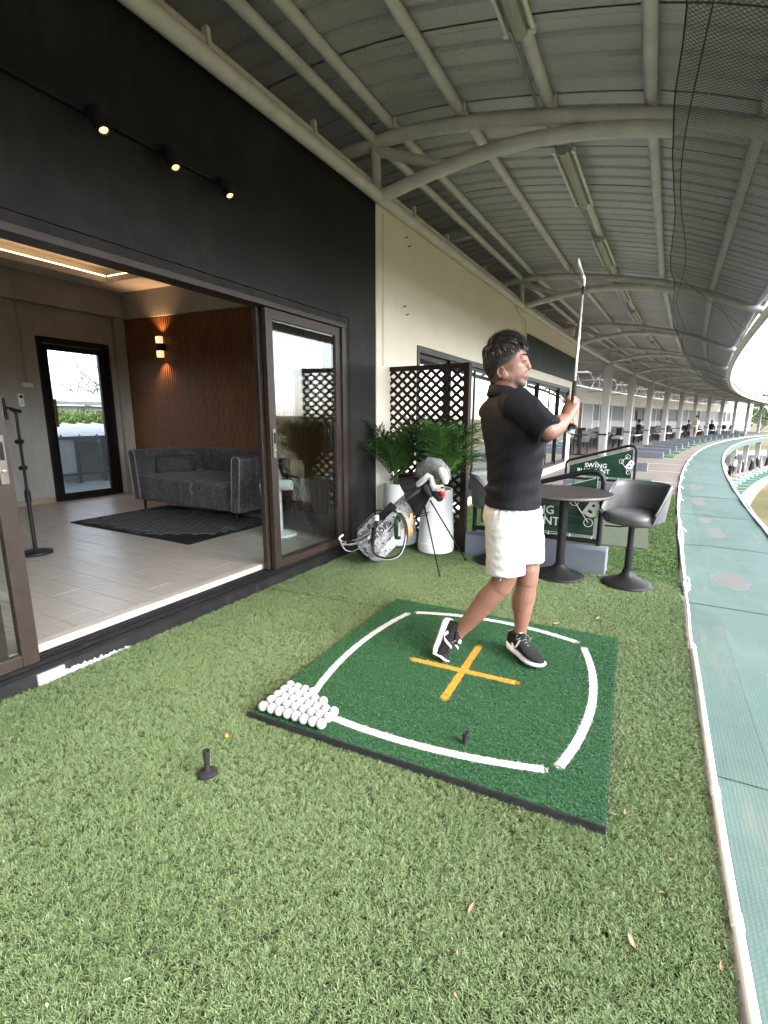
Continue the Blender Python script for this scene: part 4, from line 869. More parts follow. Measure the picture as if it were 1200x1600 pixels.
# ---------------------------------------------------------------- lattice screen
M_BRN = mat('dark_brown_timber', (.020, .012, .009), .6, var=.3, scale=20, bump=.15)
A = Vector((-2.40, 4.66, 0)); B = Vector((-1.43, 4.455, 0)); d = (B-A); LW = d.length
scr = thing('lattice_screen', 'dark brown lattice screen standing behind the palms', 'screen', A, atan2(d.y, d.x)); H0 = 1.805
fb = MB(); fb.box((0, -.022, .03), (.045, .022, H0-.05)).box((LW-.048, -.028, 0), (LW+.012, .028, H0)).box((0, -.024, H0-.048), (LW-.05, .024, H0-.002)).box((.045, -.02, .05), (LW-.05, .02, .09)); fb.build('frame', M_BRN, scr, bevel=.003)
MB().box((LW-.13, -.06, .0), (LW+.06, .06, .012)).box((LW-.095, -.03, .012), (LW-.05, .03, .32)).build('foot', M_BRN, scr, bevel=.003)
ang = atan2(.092, .118)
def clip(p, dr, x0, x1, z0, z1):
    t0, t1 = -9, 9
    for c, dd, lo, hi in ((p[0], dr[0], x0, x1), (p[1], dr[1], z0, z1)):
        a, b_ = (lo-c)/dd, (hi-c)/dd; t0 = max(t0, min(a, b_)); t1 = min(t1, max(a, b_))
    return (t0, t1) if t1-t0 > .02 else None
for sg, y in ((1, -.007), (-1, .007)):
    for i in range(-14, 30):
        p = (.118*i, .10 if sg > 0 else .10); dr = (cos(ang), sg*sin(ang)); p = (.118*i-(.0 if sg > 0 else 1.0), .09 if sg > 0 else H0-.05+.0)
        p = (.118*i-1.1, .09) if sg > 0 else (.118*i-1.1, H0-.048)
        c = clip(p, dr, .045, LW-.048, .09, H0-.048)
        if c: MB().beam((p[0]+dr[0]*c[0], y, p[1]+dr[1]*c[0]), (p[0]+dr[0]*c[1], y, p[1]+dr[1]*c[1]), .012, .027, (-dr[1]*sg*1.0, 0, dr[0])).build('slat', M_BRN, scr)
# ---------------------------------------------------------------- potted palms
M_POT = mat('white_plastic_pot', (.66, .67, .67), .35, var=.05, scale=4); M_SOIL = mat('potting_soil', (.03, .022, .016), .95, var=.4, scale=60, bump=.6)
def m_leaf(name, a, b_):
    t = NT(name); v = t.coord(); n = t.noise(v, 4, 3); r = t.n('ObjectInfo').outputs['Random']; c = t.ramp(n, [(.3, a), (.7, b_)]); c = t.mix(t.math('MULTIPLY', r, .4), c, tuple(x*1.7 for x in b_)); t.set(color=c, rough=.42, spec=.4); return t.m
M_PALM = m_leaf('palm_leaf', (.014, .042, .009), (.040, .095, .020)); M_STEM = mat('palm_stem', (.06, .11, .025), .5, var=.3, scale=10)
def palm(loc, label, nf, hgt, spread, rt=.158, rb=.182, hp=.63, seed=1, bias=(0, 0)):
    R = random.Random(seed); g = thing('potted_palm', label, 'potted palm', loc)
    MB().lathe([(0, 0), (rb-.03, 0), (rb-.008, .010), (rb, .035), (rb+.001, .10), (rb-.004, .102), (rt, hp-.015), (rt, hp), (rt-.006, hp+.004), (rt-.018, hp), (rt-.02, hp-.05), (0, hp-.05)], 48).build('pot', M_POT, g, smooth=40)
    MB().lathe([(0, hp-.04), (rt-.021, hp-.045)], 24).build('soil', M_SOIL, g)
    for i in range(nf):
        a = 2*pi*i/nf*2.4+R.uniform(-.3, .3); L = hgt*R.uniform(.62, 1.08); out = spread*R.uniform(.35, 1.1); b0 = Vector((.05*cos(a)*R.random(), .05*sin(a)*R.random(), hp-.04))
        tip = b0+Vector((cos(a)*out+bias[0]*R.random(), sin(a)*out+bias[1]*R.random(), L*R.uniform(.75, 1))); mid = b0*.45+tip*.55+Vector((-cos(a)*out*.30, -sin(a)*out*.30, L*.16)); pts = []
        for q in range(15):
            f = q/14; pts.append(b0*(1-f)**2+mid*2*f*(1-f)+tip*f*f)
        b = MB(); st = MB(); st.tube(pts, [.0055*(1-.75*q/14)+.0008 for q in range(15)], 5)
        for q in range(4, 15):
            f = q/14; d_ = (pts[min(14, q+1)]-pts[q-1]).normalized(); sd = d_.cross(Vector((0, 0, 1))); sd = sd.normalized() if sd.length > .05 else Vector((-sin(a), cos(a), 0)); up = sd.cross(d_)
            ll = (.13+.17*sin(pi*min(1, (f-.2)/.95)))*R.uniform(.8, 1.2); w = .0085*R.uniform(.8, 1.2)
            for sg in (-1, 1):
                for half in (0, .5) if q < 14 else (0,):
                    p = pts[q] if half == 0 or q == 14 else (pts[q]+pts[q+1])/2
                    dr = (d_*.85+sd*sg*R.uniform(.5, .85)+up*R.uniform(.0, .35)).normalized(); row = []
                    nn = dr.cross(up).normalized()
                    for e in range(5):
                        h = e/4; c = p+dr*ll*h+Vector((0, 0, -.42*ll*h*h*R.uniform(.8, 1.2))); ww = w*(.5+1.0*h if h < .4 else 1.15*(1-h)**.7+.02); row.append([c-nn*ww, c+up*ww*.35, c+nn*ww])
                    b.grid(row)
        fo = b.build('frond', M_PALM, g, smooth=1, fix=False); st.build('stalk', M_STEM, fo, smooth=1)
    return g
palm((-2.135, 4.42, .004), 'palm in a tall white pot against the black wall, left one of the pair', 20, .66, .30, seed=3, bias=(-.10, -.05))
palm((-1.675, 4.31, .004), 'bushier palm in a white pot behind the golf bag, right one of the pair', 26, .70, .36, .152, .178, .62, seed=8, bias=(.22, .02))
# ---------------------------------------------------------------- golf bag on its stand
def m_camo():
    t = NT('camo_fabric'); v = t.coord(); n = t.noise(t.mapping(v, (1, 1, 1.6)), 26, 5, .7, 1.2); n2 = t.noise(v, 60, 3, .6); c = t.ramp(n, [(.40, (.05, .05, .055)), (.445, (.17, .17, .19)), (.47, (.52, .52, .56)), (.62, (.62, .62, .66)), (.66, (.30, .30, .33))])
    c = t.mix(t.ramp(n2, [(.62, (0, 0, 0)), (.66, (1, 1, 1))]), c, (.12, .12, .13)); t.set(color=c, rough=.6, spec=.35); t.bump(t.noise(v, 18, 3), .3, .01); return t.m
M_CAMO = m_camo(); M_SATIN = mat('black_satin', (.006, .006, .007), .38, var=.2, scale=8); M_TRIM = mat('white_trim', (.66, .66, .66), .5); M_BLK = mat('black_webbing', (.010, .010, .011), .8)
bag = thing('golf_bag', 'white and black camouflage golf stand bag with a black rain hood by the white pots', 'golf bag', (-2.12, 3.74, .0)); BO = Vector(bag.location)
a0 = Vector((-.02, 0, .115)); a1 = Vector((.56, .04, .70)); ax = (a1-a0).normalized(); sd = Vector((0, 1, 0)); sd = (sd-ax*sd.dot(ax)).normalized(); up = ax.cross(sd) if ax.cross(sd).z > 0 else sd.cross(ax)
def bp(f, u, w): return a0+(a1-a0)*f+sd*u+up*w        # along the bag, sideways (away from camera +), upwards
def bag_loft(name, prof, m, n=20, par=bag, e=2.6):
    b = MB(); vs = []
    for f, cu, cw, ru, rw in prof:
        for k in range(n):
            t = 2*pi*k/n; c, s_ = cos(t), sin(t); q = 1/((abs(c)**e+abs(s_)**e)**(1/e)); vs.append(bp(f, cu+ru*c*q, cw+rw*s_*q))
    m_ = len(prof); b.add(vs, [(i*n+k, i*n+(k+1) % n, (i+1)*n+(k+1) % n, (i+1)*n+k) for i in range(m_-1) for k in range(n)]+[tuple(range(n-1, -1, -1)), tuple(range((m_-1)*n, m_*n))]); return b.build(name, m, par, smooth=50)
bag_loft('bag_body', [(-.03, 0, 0, .09, .09), (-.02, 0, 0, .125, .115), (.05, 0, 0, .13, .12), (.3, 0, 0, .125, .112), (.6, 0, 0, .115, .105), (.86, 0, 0, .112, .10), (.88, 0, 0, .10, .09)], M_CAMO)
bag_loft('base_cup', [(-.045, 0, 0, .08, .08), (-.04, 0, 0, .12, .11), (.012, 0, 0, .133, .122), (.015, 0, 0, .12, .11)], mat('black_rubber', ''))
side = bag_loft('side_pocket', [(.06, -.10, -.03, .05, .07), (.10, -.125, -.03, .06, .095), (.35, -.13, -.02, .062, .10), (.60, -.115, -.01, .05, .085), (.66, -.10, -.01, .03, .05)], M_CAMO, e=3)
bag_loft('lower_pocket', [(.02, -.02, -.11, .08, .045), (.06, -.02, -.125, .10, .06), (.30, -.02, -.12, .10, .055), (.36, -.02, -.10, .07, .03)], M_CAMO, e=3)
bag_loft('top_pocket', [(.05, .0, .10, .07, .03), (.10, .0, .125, .085, .05), (.38, .0, .125, .085, .05), (.44, 0, .10, .06, .02)], M_CAMO, e=3)
zp = MB(); zp.tube([bp(f, -.186+.02*abs(f-.35), .055-.02*sin(f*4)) for f in np.linspace(.08, .62, 14)], .005, 6); zp.tube([bp(f, -.176, -.085+.05*f) for f in np.linspace(.10, .58, 12)], .005, 6); zp.tube([bp(.10+.02*sin(q), -.17-.014*cos(q), -.05+.05*q) for q in np.linspace(-.5, 1.6, 9)], .006, 6)
zp.tube([bp(.40, .09*cos(a), .125+.05*sin(a)) for a in np.linspace(pi, 0, 9)], .005, 6); zp.tube([bp(f, -.088, .15) for f in np.linspace(.06, .42, 9)], .005, 6); zp.build('zip', M_BLK, bag, smooth=1)
lt = text_mesh('eonora', .10, .001, .0); Lm = Matrix((ax, up, sd*-1)).transposed().to_4x4(); Lm.translation = bp(.36, -.1925, -.04)
lt.transform(Lm); link('lettering', lt, M_BLK, side)
def spl(P, k=6):                                  # smooth curve through the points
    P = [Vector(p) for p in P]; out = []
    for i in range(len(P)-1):
        a, b_, c, d_ = P[max(0, i-1)], P[i], P[i+1], P[min(len(P)-1, i+2)]
        for q in range(k): f = q/k; out.append(.5*((2*b_)+(c-a)*f+(2*a-5*b_+4*c-d_)*f*f+(3*b_-a-3*c+d_)*f**3))
    return out+[P[-1]]
def strap(pts, w, m, nm, rim=None):
    pts = spl(pts); b = MB(); b.tube(pts, w, 8, flat=.28, up=(0, -1, .1)); o = b.build(nm, m, bag, smooth=50)
    if rim: MB().tube([Vector(p)+Vector((0, -.010, -.010)) for p in pts], .0042, 6).build('strap_trim', M_TRIM, o, smooth=1)
def px3(pts): return [Vector(p)-BO for p in pts]
strap(px3([(-1.80, 3.60, .52), (-1.70, 3.55, .50), (-1.645, 3.53, .42), (-1.635, 3.52, .30), (-1.68, 3.52, .18), (-1.77, 3.52, .125), (-1.88, 3.53, .115), (-1.955, 3.54, .15), (-1.955, 3.55, .28), (-1.93, 3.57, .42)]), .024, M_BLK, 'shoulder_strap', True)
strap(px3([(-1.97, 3.56, .33), (-2.08, 3.55, .26), (-2.20, 3.55, .215), (-2.29, 3.57, .20), (-2.335, 3.60, .215), (-2.32, 3.64, .24)]), .009, M_TRIM, 'carry_strap'); strap(px3([(-1.97, 3.55, .22), (-2.08, 3.53, .17), (-2.18, 3.54, .125), (-2.26, 3.56, .135), (-2.325, 3.59, .205)]), .009, M_TRIM, 'carry_strap')
strap(px3([(-1.99, 3.555, .27), (-2.12, 3.545, .205), (-2.26, 3.565, .178)]), .045, M_CAMO, 'strap_pad'); MB().cbox(Vector((-2.17, 3.520, .20))-BO, (.08, .006, .06)).build('strap_patch', M_BLK, bag)
# buckled harness up to the hood
b = MB(); b.tube(px3([(-1.95, 3.60, .36), (-1.90, 3.60, .45), (-1.80, 3.62, .56)]), .04, 8, flat=.4); b.tube(px3([(-1.96, 3.56, .36), (-1.97, 3.55, .20)]), .018, 8, flat=.4); b.build('harness', M_BLK, bag, smooth=1); MB().cbox(Vector((-1.925, 3.555, .45))-BO, (.03, .02, .05)).build('buckle', M_TRIM, bag, bevel=.004)
# rain hood: pleated cone from the club heads to a wide hem
def hood():
    vs = []; n = 44; prof = [(0, .045), (.1, .065), (.3, .10), (.6, .14), (.85, .17), (1, .178)]; T = Vector((-1.50, 3.76, .78))-BO; Hh = Vector((-1.705, 3.715, .655))-BO; rows = []
    d_ = (Hh-T).normalized(); a_ = Vector((0, 1, 0)); b_ = d_.cross(a_).normalized(); a_ = b_.cross(d_)
    for f, r in prof:
        row = []
        for k in range(n+1):
            t = 2*pi*(k % n)/n; q = 1+.13*f*sin(t*7)+.07*f*sin(t*13+1); rr_ = r*q; p = T+(Hh-T)*f+a_*(rr_*cos(t)*.8)+b_*(rr_*sin(t)); row.append(p+Vector((0, 0, -.05*f*f*max(0, -(b_*sin(t)).z)*1.0)))
        rows.append(row)
    MB().grid(rows).build('rain_hood', M_SATIN, bag, smooth=1, fix=True)
hood()
for nm, p, q in (('stand_leg', (-1.56, 3.70, .60), (-1.352, 3.585, .005)), ('stand_leg', (-1.53, 3.78, .60), (-1.30, 4.12, .005))):
    b = MB(); P_, Q_ = Vector(p)-BO, Vector(q)-BO; b.tube([P_, Q_], [.008, .006], 8); o = b.build(nm, M_DARKAL, bag, smooth=1); MB().tube([Q_-(Q_-P_).normalized()*.02, Q_+(Q_-P_).normalized()*.002], .009, 8).build('rubber_foot', mat('black_rubber', ''), o, smooth=1)
b = MB(); b.tube(px3([(-1.50, 3.67, .50), (-1.60, 3.63, .47), (-1.70, 3.64, .42)]), .0035, 5); b.tube(px3([(-1.49, 3.68, .52), (-1.58, 3.64, .50), (-1.66, 3.64, .48)]), .0035, 5); b.build('stand_rod', M_DARKAL, bag)
# things on the bag
def fur(name, base, m, n, L, par, seed=2, wd=.0012):
    me = base.data; R = random.Random(seed); b = MB(); polys = me.polygons; ar = np.array([p.area for p in polys]); pick = np.random.default_rng(seed).choice(len(polys), n, p=ar/ar.sum())
    for i in pick:
        p = polys[i]; q_ = [me.vertices[k_].co for k_ in p.vertices]; u_, v_ = R.random(), R.random(); c = q_[0].lerp(q_[1], u_).lerp(q_[-1].lerp(q_[2], u_), v_); nn = (p.normal+Vector((R.uniform(-.6, .6), R.uniform(-.6, .6), R.uniform(-1.0, .1)))).normalized(); s_ = nn.orthogonal().normalized(); l = L*R.uniform(.5, 1.2); b.add([c-s_*wd, c+s_*wd, c+nn*l], [(0, 1, 2)])
    return tag(b.build(name, m, par, fix=False), kind='stuff')
hc = thing('headcover', 'grey and white furry animal club headcover on top of the golf bag', 'headcover', (-1.50, 3.72, .84)); HO = Vector(hc.location)
mg, mw = mat('grey_fur', (.15, .15, .155), .9, var=.4, scale=40), mat('white_fur', (.58, .58, .57), .9, var=.15, scale=40)
hcP = [(-1.615, 3.74, .80), (-1.57, 3.72, .865), (-1.50, 3.70, .905), (-1.43, 3.69, .90), (-1.38, 3.68, .86), (-1.355, 3.67, .80)]
b = MB(); b.tube([Vector(p)-HO for p in hcP], [.055, .068, .070, .068, .060, .045], 18); fb_ = b.build('grey_body', mg, hc, smooth=1); fur('grey_hair', fb_, mg, 4200, .011, hc)
b = MB(); b.tube([Vector(p)-HO for p in ((-1.595, 3.655, .745), (-1.54, 3.645, .79), (-1.49, 3.635, .835), (-1.465, 3.635, .82), (-1.455, 3.64, .765), (-1.43, 3.63, .735), (-1.385, 3.63, .735), (-1.36, 3.63, .75))], [.020, .022, .020, .018, .020, .026, .024, .018], 10); b.tube([Vector(p)-HO for p in ((-1.405, 3.655, .905), (-1.37, 3.64, .87), (-1.345, 3.64, .82), (-1.345, 3.65, .78))], [.02, .034, .03, .018], 10)
wb_ = b.build('white_trim', mw, hc, smooth=1); fur('white_hair', wb_, mw, 3600, .009, hc, 5)
MB().ball(Vector((-1.352, 3.60, .748))-HO, (.013, .012, .011), 10, 8).build('nose', M_BLK, hc, smooth=1); MB().ball(Vector((-1.37, 3.605, .80))-HO, (.008, .006, .010), 10, 8).build('eye', M_BLK, hc, smooth=1)
for nm, lb, P_, r, m in (('driver_headcover', 'black knitted club headcover sticking out under the furry one', [(-1.50, 3.68, .76), (-1.44, 3.66, .70), (-1.395, 3.65, .655)], [.03, .042, .034], M_BLK), ('wood_headcover', 'dark grey club headcover in the bag mouth beside the fur', [(-1.54, 3.68, .75), (-1.50, 3.65, .72), (-1.47, 3.64, .68)], [.03, .04, .026], mat('charcoal_knit', (.028, .03, .032), .9)), ('red_headcover', 'red tipped club head below the nose of the furry headcover', [(-1.41, 3.66, .755), (-1.375, 3.645, .705), (-1.365, 3.64, .668)], [.022, .030, .018], mat('red_gloss', (.30, .012, .018), .25))):
    o = thing(nm, lb, 'club headcover', P_[0]); b = MB(); b.tube([Vector(p)-Vector(P_[0]) for p in P_], r, 14); q = Vector(P_[-1])-Vector(P_[0]); b.ball(q, r[-1]*1.02, 14, 8); b.build('cover', m, o, smooth=1); MB().tube([(0, 0, 0), (-.05, .05, -.08)], .01, 8).build('neck', M_BLK, o)
bt_ = thing('spray_bottle', 'dark green bottle with a white label hanging on the golf bag', 'bottle', (-1.735, 3.565, .285)); MB().lathe([(0, 0), (.026, 0), (.029, .006), (.029, .17), (.022, .19), (.012, .20), (.012, .215), (0, .215)], 20).build('bottle', mat('green_plastic', (.008, .055, .022), .3), bt_, smooth=50)
b = MB(); b.grid([[(.0295*cos(a), .0295*sin(a), z) for z in (.03, .15)] for a in np.linspace(-.9, -.15, 6)]); b.build('label', M_TRIM, bt_); MB().lathe([(0, .214), (.011, .214), (.011, .235), (0, .236)], 12).build('cap', M_TRIM, bt_, smooth=40)
gl = thing('golf_glove', 'white and yellow golf glove clipped to the bag', 'glove', (-1.645, 3.60, .36)); my, mgw = mat('yellow_piping', (.66, .34, .02), .6), mat('glove_white', (.62, .60, .56), .7)
b = MB(); b.prism([(-.030, .02), (.030, .02), (.035, .09), (.028, .15), (.012, .15), (.004, .10), (-.012, .10), (-.020, .13), (-.034, .09)], -.006, .006, FACE); b.build('palm', mgw, gl, bevel=.003)
for i in range(4):
    x = -.0255+.0165*i; l = (.055, .07, .068, .05)[i]; f_ = MB().tube([(x, 0, .022), (x+.002, -.003, .022-l*.5), (x+.001, 0, .022-l)], .0085, 8, flat=.7).build('finger', mgw, gl, smooth=1); MB().tube([(x-.008, -.005, .02), (x-.007, -.006, .022-l*.9), (x, -.006, .020-l), (x+.008, -.006, .022-l*.9), (x+.009, -.005, .02)], .0032, 5).build('finger_piping', my, f_, smooth=1)
th_ = MB().tube([(-.03, 0, .08), (-.05, -.003, .05), (-.058, 0, .018)], .0095, 8).build('thumb', mgw, gl, smooth=1); MB().tube([(-.03, -.006, .15), (-.042, -.007, .09), (-.066, -.006, .03), (-.056, -.007, .008), (-.046, -.007, .04), (-.032, -.007, .055)], .0035, 5).tube([(.03, -.006, .15), (.038, -.007, .09), (.033, -.007, .02)], .0035, 5).build('cuff_piping', my, gl, smooth=1)
# ================================================================ INSIDE THE ROOM
def local_thing(name, label, cat, t, s, z, rz=0):
    g = thing(name, label, cat); g.matrix_basis = WM @ Matrix.Translation((t, s, z)) @ Matrix.Rotation(rz, 4, 'Z'); return g
def m_velvet():
    t = NT('grey_velvet'); v = t.coord(); n = t.noise(v, 22, 5, .7); n2 = t.noise(v, 3, 3); t.set(color=t.ramp(t.math('ADD', t.math('MULTIPLY', n, .7), t.math('MULTIPLY', n2, .3)), [(.35, (.028, .0285, .032)), (.52, (.060, .0605, .068)), (.7, (.13, .13, .138))]), rough=.8, spec=.15); t.b.inputs['Sheen Weight'].default_value = .12; t.bump(n, .4, .006); return t.m
M_VEL = m_velvet(); M_PIPING = mat('velvet_piping', (.20, .20, .20), .7)
sofa = local_thing('sofa', 'grey channelled velvet sofa against the wooden slat wall', 'sofa', -2.20, 2.26, .13)
# local: x along the wall (t), y into the room corner (s); front at y=-.45
def u_path(off):                                 # U shaped plan of arms and back
    P = []; hw, r = .85-off, .30-off*.6
    yb = .45-off; yf = -.44
    P += [(-hw-.02*(1-i/5), yf+(yb-r-yf)*i/5) for i in range(6)]
    P += [(-hw+r-r*cos(a), yb-r+r*sin(a)) for a in np.linspace(0, pi/2, 8)[1:]]
    P += [(-hw+r+(2*hw-2*r)*i/14, yb) for i in range(1, 14)]
    P += [(hw-r+r*sin(a), yb-r+r*cos(a)) for a in np.linspace(0, pi/2, 8)]
    P += [(hw+.02*i/5, yb-r+(yf-yb+r)*i/5) for i in range(1, 6)]
    return P
def resample(P, n):
    P = [Vector((p[0], p[1], 0)) for p in P]; L = [0]
    for a, b_ in zip(P, P[1:]): L.append(L[-1]+(b_-a).length)
    out = []; j = 0
    for i in range(n+1):
        d = L[-1]*i/n
        while j < len(P)-2 and L[j+1] < d: j += 1
        f = (d-L[j])/max(1e-6, L[j+1]-L[j]); out.append(P[j].lerp(P[j+1], min(1, f)))
    return out, L[-1]
n = 150; PO, LO = resample(u_path(0), n); PI_, LI = resample(u_path(.13), n); rows = []
for i in range(n+1):
    o_, i_ = PO[i], PI_[i]; nr = (o_-i_).normalized(); ch = abs(sin(pi*i/n*17)); g = .010*(1-ch)**3; row = []
    for k, (z, w, q) in enumerate([(.135, 0, .5), (.14, 0, 1), (.30, 0, 1), (.60, 0, 1), (.70, 0, 1), (.725, .02, 1), (.735, .065, 1), (.725, .11, 1), (.70, .13, 1), (.5, .13, 1), (.30, .13, 1), (.135, .13, 1)]):
        fl = .05*(z-.135)/.6; base = o_.lerp(i_, w/.13); p = base+nr*(fl-(g if w < .05 else -g if w > .1 else 0)); row.append((p.x, p.y, z))
    rows.append(row)
b = MB().grid(rows); L_ = len(rows[0]); b.f += [tuple(range(L_)), tuple(range(n*L_, (n+1)*L_))]
b.build('arms_and_back', M_VEL, sofa, smooth=45)
b = MB(); b.tube([rows[0][k] for k in range(L_)], .006, 6).tube([rows[n][k] for k in range(L_)], .006, 6); b.build('piping', M_PIPING, sofa, smooth=1)
rows = []
for i in range(81):
    x = -.70+1.40*i/80; ch = abs(sin(pi*(i/80)*8)); g = .012*(1-ch)**3; rows.append([(x, -.43+g, .14), (x, -.455+g, .2), (x, -.46+g, .36), (x, -.44+g, .415), (x, -.38, .44-g), (x, -.1, .455-g), (x, .2, .45-g), (x, .34, .44-g), (x, .34, .14)])
b = MB().grid(rows); b.f += [tuple(range(9)), tuple(range(80*9, 81*9))]; b.build('seat', M_VEL, sofa, smooth=45)
for x in (-.76, .76):
    for y in (-.38, .36): MB().tube([(x, y, .14), (x*1.01, y, .002)], [.018, .011], 12).build('leg', M_DARKAL, sofa, smooth=40)
cu = local_thing('cushion', 'small grey velvet lumbar cushion against the left arm of the sofa', 'cushion', -2.80, 2.22, .675, radians(62)); b = MB(); rows = []
def pillow(w, h, d, nx=20, ny=12):
    b = MB()
    for sg in (-1, 1):
        b.grid([[(w*(u-.5)*(1-.05*sin(pi*v)), sg*d*(sin(pi*u)*sin(pi*v))**.45, h*(v-.5)*(1-.04*sin(pi*u))) for v in np.linspace(0, 1, ny)] for u in np.linspace(0, 1, nx)])
    return b
pillow(.44, .20, .07).build('cover', M_VEL, cu, smooth=1); e = [(-.22, 0, -.10), (.22, 0, -.10), (.22, 0, .10), (-.22, 0, .10), (-.22, 0, -.10)]; MB().tube(e, .006, 6).build('piping', mat('black_webbing', ''), cu); cu.rotation_euler.rotate_axis('X', radians(-14))
# carved rug
rug = local_thing('rug', 'dark grey rug carved with a zigzag maze pattern lying before the sofa', 'rug', -2.06, 1.62, .130)
mrug = mat('charcoal_pile', (.052, .0525, .057), .95, var=.3, scale=40, bump=.6, bscale=300); MB().box((-.92, -.585, 0), (.92, .585, .012)).build('rug_backing', mat('rug_groove', (.012, .012, .013), .95), rug, bevel=.003)
b = MB(); 
for iy in range(-7, 8):
    for ix in range(-11, 12):
        if (ix+iy) % 2: dx, dy = .070, .022
        else: dx, dy = .022, .070
        cx_, cy_ = ix*.085, iy*.085; poly = [(cx_-dx, cy_-dy), (cx_+dx, cy_-dy), (cx_+dx, cy_+dy), (cx_-dx, cy_+dy)]
        c45 = cos(.6); s45 = sin(.6); poly = [(p[0]*c45-p[1]*s45*.9, p[0]*s45*.9+p[1]*c45) for p in poly]
        if all(abs(p[0]) < .912 and abs(p[1]) < .577 for p in poly): b.prism(poly, .012, .0195)
tag(b.build('carved_pile', mrug, rug, fix=False, bevel=0), kind='stuff')
# microphone stand
ms = local_thing('microphone_stand', 'black microphone stand on a round base just inside the left door panel', 'microphone stand', -1.99, .235, .131); MB().lathe([(0, 0), (.118, 0), (.12, .006), (.116, .020), (.03, .026), (0, .026)], 36).build('base', M_STEELB, ms, smooth=40)
MB().tube([(0, 0, .02), (0, 0, .55)], .0145, 12).tube([(0, 0, .5), (0, 0, 1.16)], .010, 12).tube([(0, 0, .44), (0, 0, .53)], .021, 12).build('pole', M_STEELB, ms, smooth=40)
for z in (.72, .93): MB().tube([(.02, -.03, z), (-.012, .018, z)], .018, 10).build('knob', M_STEELB, ms, smooth=40); MB().tube([(0, 0, z-.02), (0, 0, z+.02)], .016, 10).build('collar', M_STEELB, ms, smooth=40)
MB().tube([(.0, 0, 1.15), (-.03, -.02, 1.19), (-.08, -.05, 1.20)], .009, 10).tube([(-.06, -.04, 1.10), (-.065, -.045, 1.27)], .012, 10).tube([(.03, .02, 1.165), (-.03, -.02, 1.185)], .014, 10).build('clamp', M_STEELB, ms, smooth=40)
# white pedestal fan behind the glass
fan = local_thing('pedestal_fan', 'white pedestal fan standing just behind the right glass door', 'fan', -.70, 1.73, .131); mfw = mat('fan_white', (.62, .66, .64), .35, var=.05)
MB().lathe([(0, 0), (.165, 0), (.17, .008), (.16, .024), (.06, .040), (.045, .055), (0, .055)], 40).build('base', mfw, fan, smooth=40); MB().tube([(0, 0, .05), (.005, 0, .42)], [.036, .030], 16).build('column', mfw, fan, smooth=40)
FM = Matrix.Translation((0, 0, .50)) @ Matrix.Rotation(radians(200), 4, 'Z') @ Matrix.Rotation(pi/2, 4, 'Y')   # local +z = blowing direction
MB().lathe([(0, -.15), (.045, -.145), (.052, -.12), (.055, -.03), (.045, .0), (0, .0)], 24, M=FM).build('motor_housing', mfw, fan, smooth=40); MB().tube([(0, 0, .40), (0, 0, .48)], .026, 12).build('neck', mfw, fan, smooth=40)
hd = bpy.data.objects.new('fan_head', None); COL.objects.link(hd); hd.parent = fan
b = MB()
for k in range(44):
    a = 2*pi*k/44
    for sg in (-1, 1): b.tube([FM @ Vector((r*cos(a), r*sin(a), .065+sg*z)) for r, z in ((.05, .062), (.12, .058), (.19, .035), (.208, .0))], .0016, 4)
for r, z in ((.208, .065), (.208, .058), (.12, .123), (.12, .007), (.06, .127)): b.tube([FM @ Vector((r*cos(a), r*sin(a), z)) for a in np.linspace(0, 2*pi, 33)], .003, 5, cap=False)
b.lathe([(0, .130), (.05, .128), (.052, .120), (0, .120)], 20, M=FM); bpy.data.objects.remove(hd); b.build('guard', mfw, fan)
for k in range(3):
    a0_ = 2*pi*k/3; MB().grid([[FM @ Vector((r*cos(a0_+q+.6*(r-.04)/.17), r*sin(a0_+q+.6*(r-.04)/.17), .045+.05*q)) for q in np.linspace(0, 1.25*min(1, r/.10), 5)] for r in np.linspace(.035, .185, 7)]).build('blade', mat('fan_blade', (.5, .56, .55), .3), fan, smooth=1, fix=False)
# ================================================================ OUTSIDE THE BACK DOOR
mtile = mat('balcony_tile', (.34, .36, .35), .6, var=.15, scale=2)
o = MB().box((-6.35, -3, -.05), (-4.581, 9, .10)).build('balcony_floor', mtile); o.matrix_basis = WM; tag(o, kind='structure')
rl = local_thing('balcony_railing', 'grey balcony railing with mesh panels and a white screen seen through the back door', 'railing', -6.2, 3.0, .1); mra = mat('grey_rail', (.20, .21, .22), .6, var=.15)
b = MB(); b.box((-.03, -4, .74), (.03, 5, .79)).box((-.02, -4, .14), (.02, 5, .18)); b.build('rail', mra, rl)
for i in range(8): MB().box((-.035, -2.6+.42*i*(1.0 if i % 2 else 1.0)-.03, 0), (.035, -2.6+.42*i+.03, .78)).build('post', mra, rl)
for y0_ in (-2.1, -1.26, -.42, .42):
    b = MB(); w = .33
    if abs(y0_+.42) < .01: MB().box((-.012, y0_-.17+.14, .17), (.012, y0_+.22+.14, .74)).build('white_screen', mat('white_screen', (.7, .7, .7), .6), rl); continue
    for q in range(9): b.box((-.006, y0_-.15+.04*q, .26), (.006, y0_-.138+.04*q, .66))
    for q in range(10): b.box((-.0055, y0_-.16, .26+.044*q), (.0055, y0_+.18, .272+.044*q))
    b.build('mesh_panel', mra, rl)
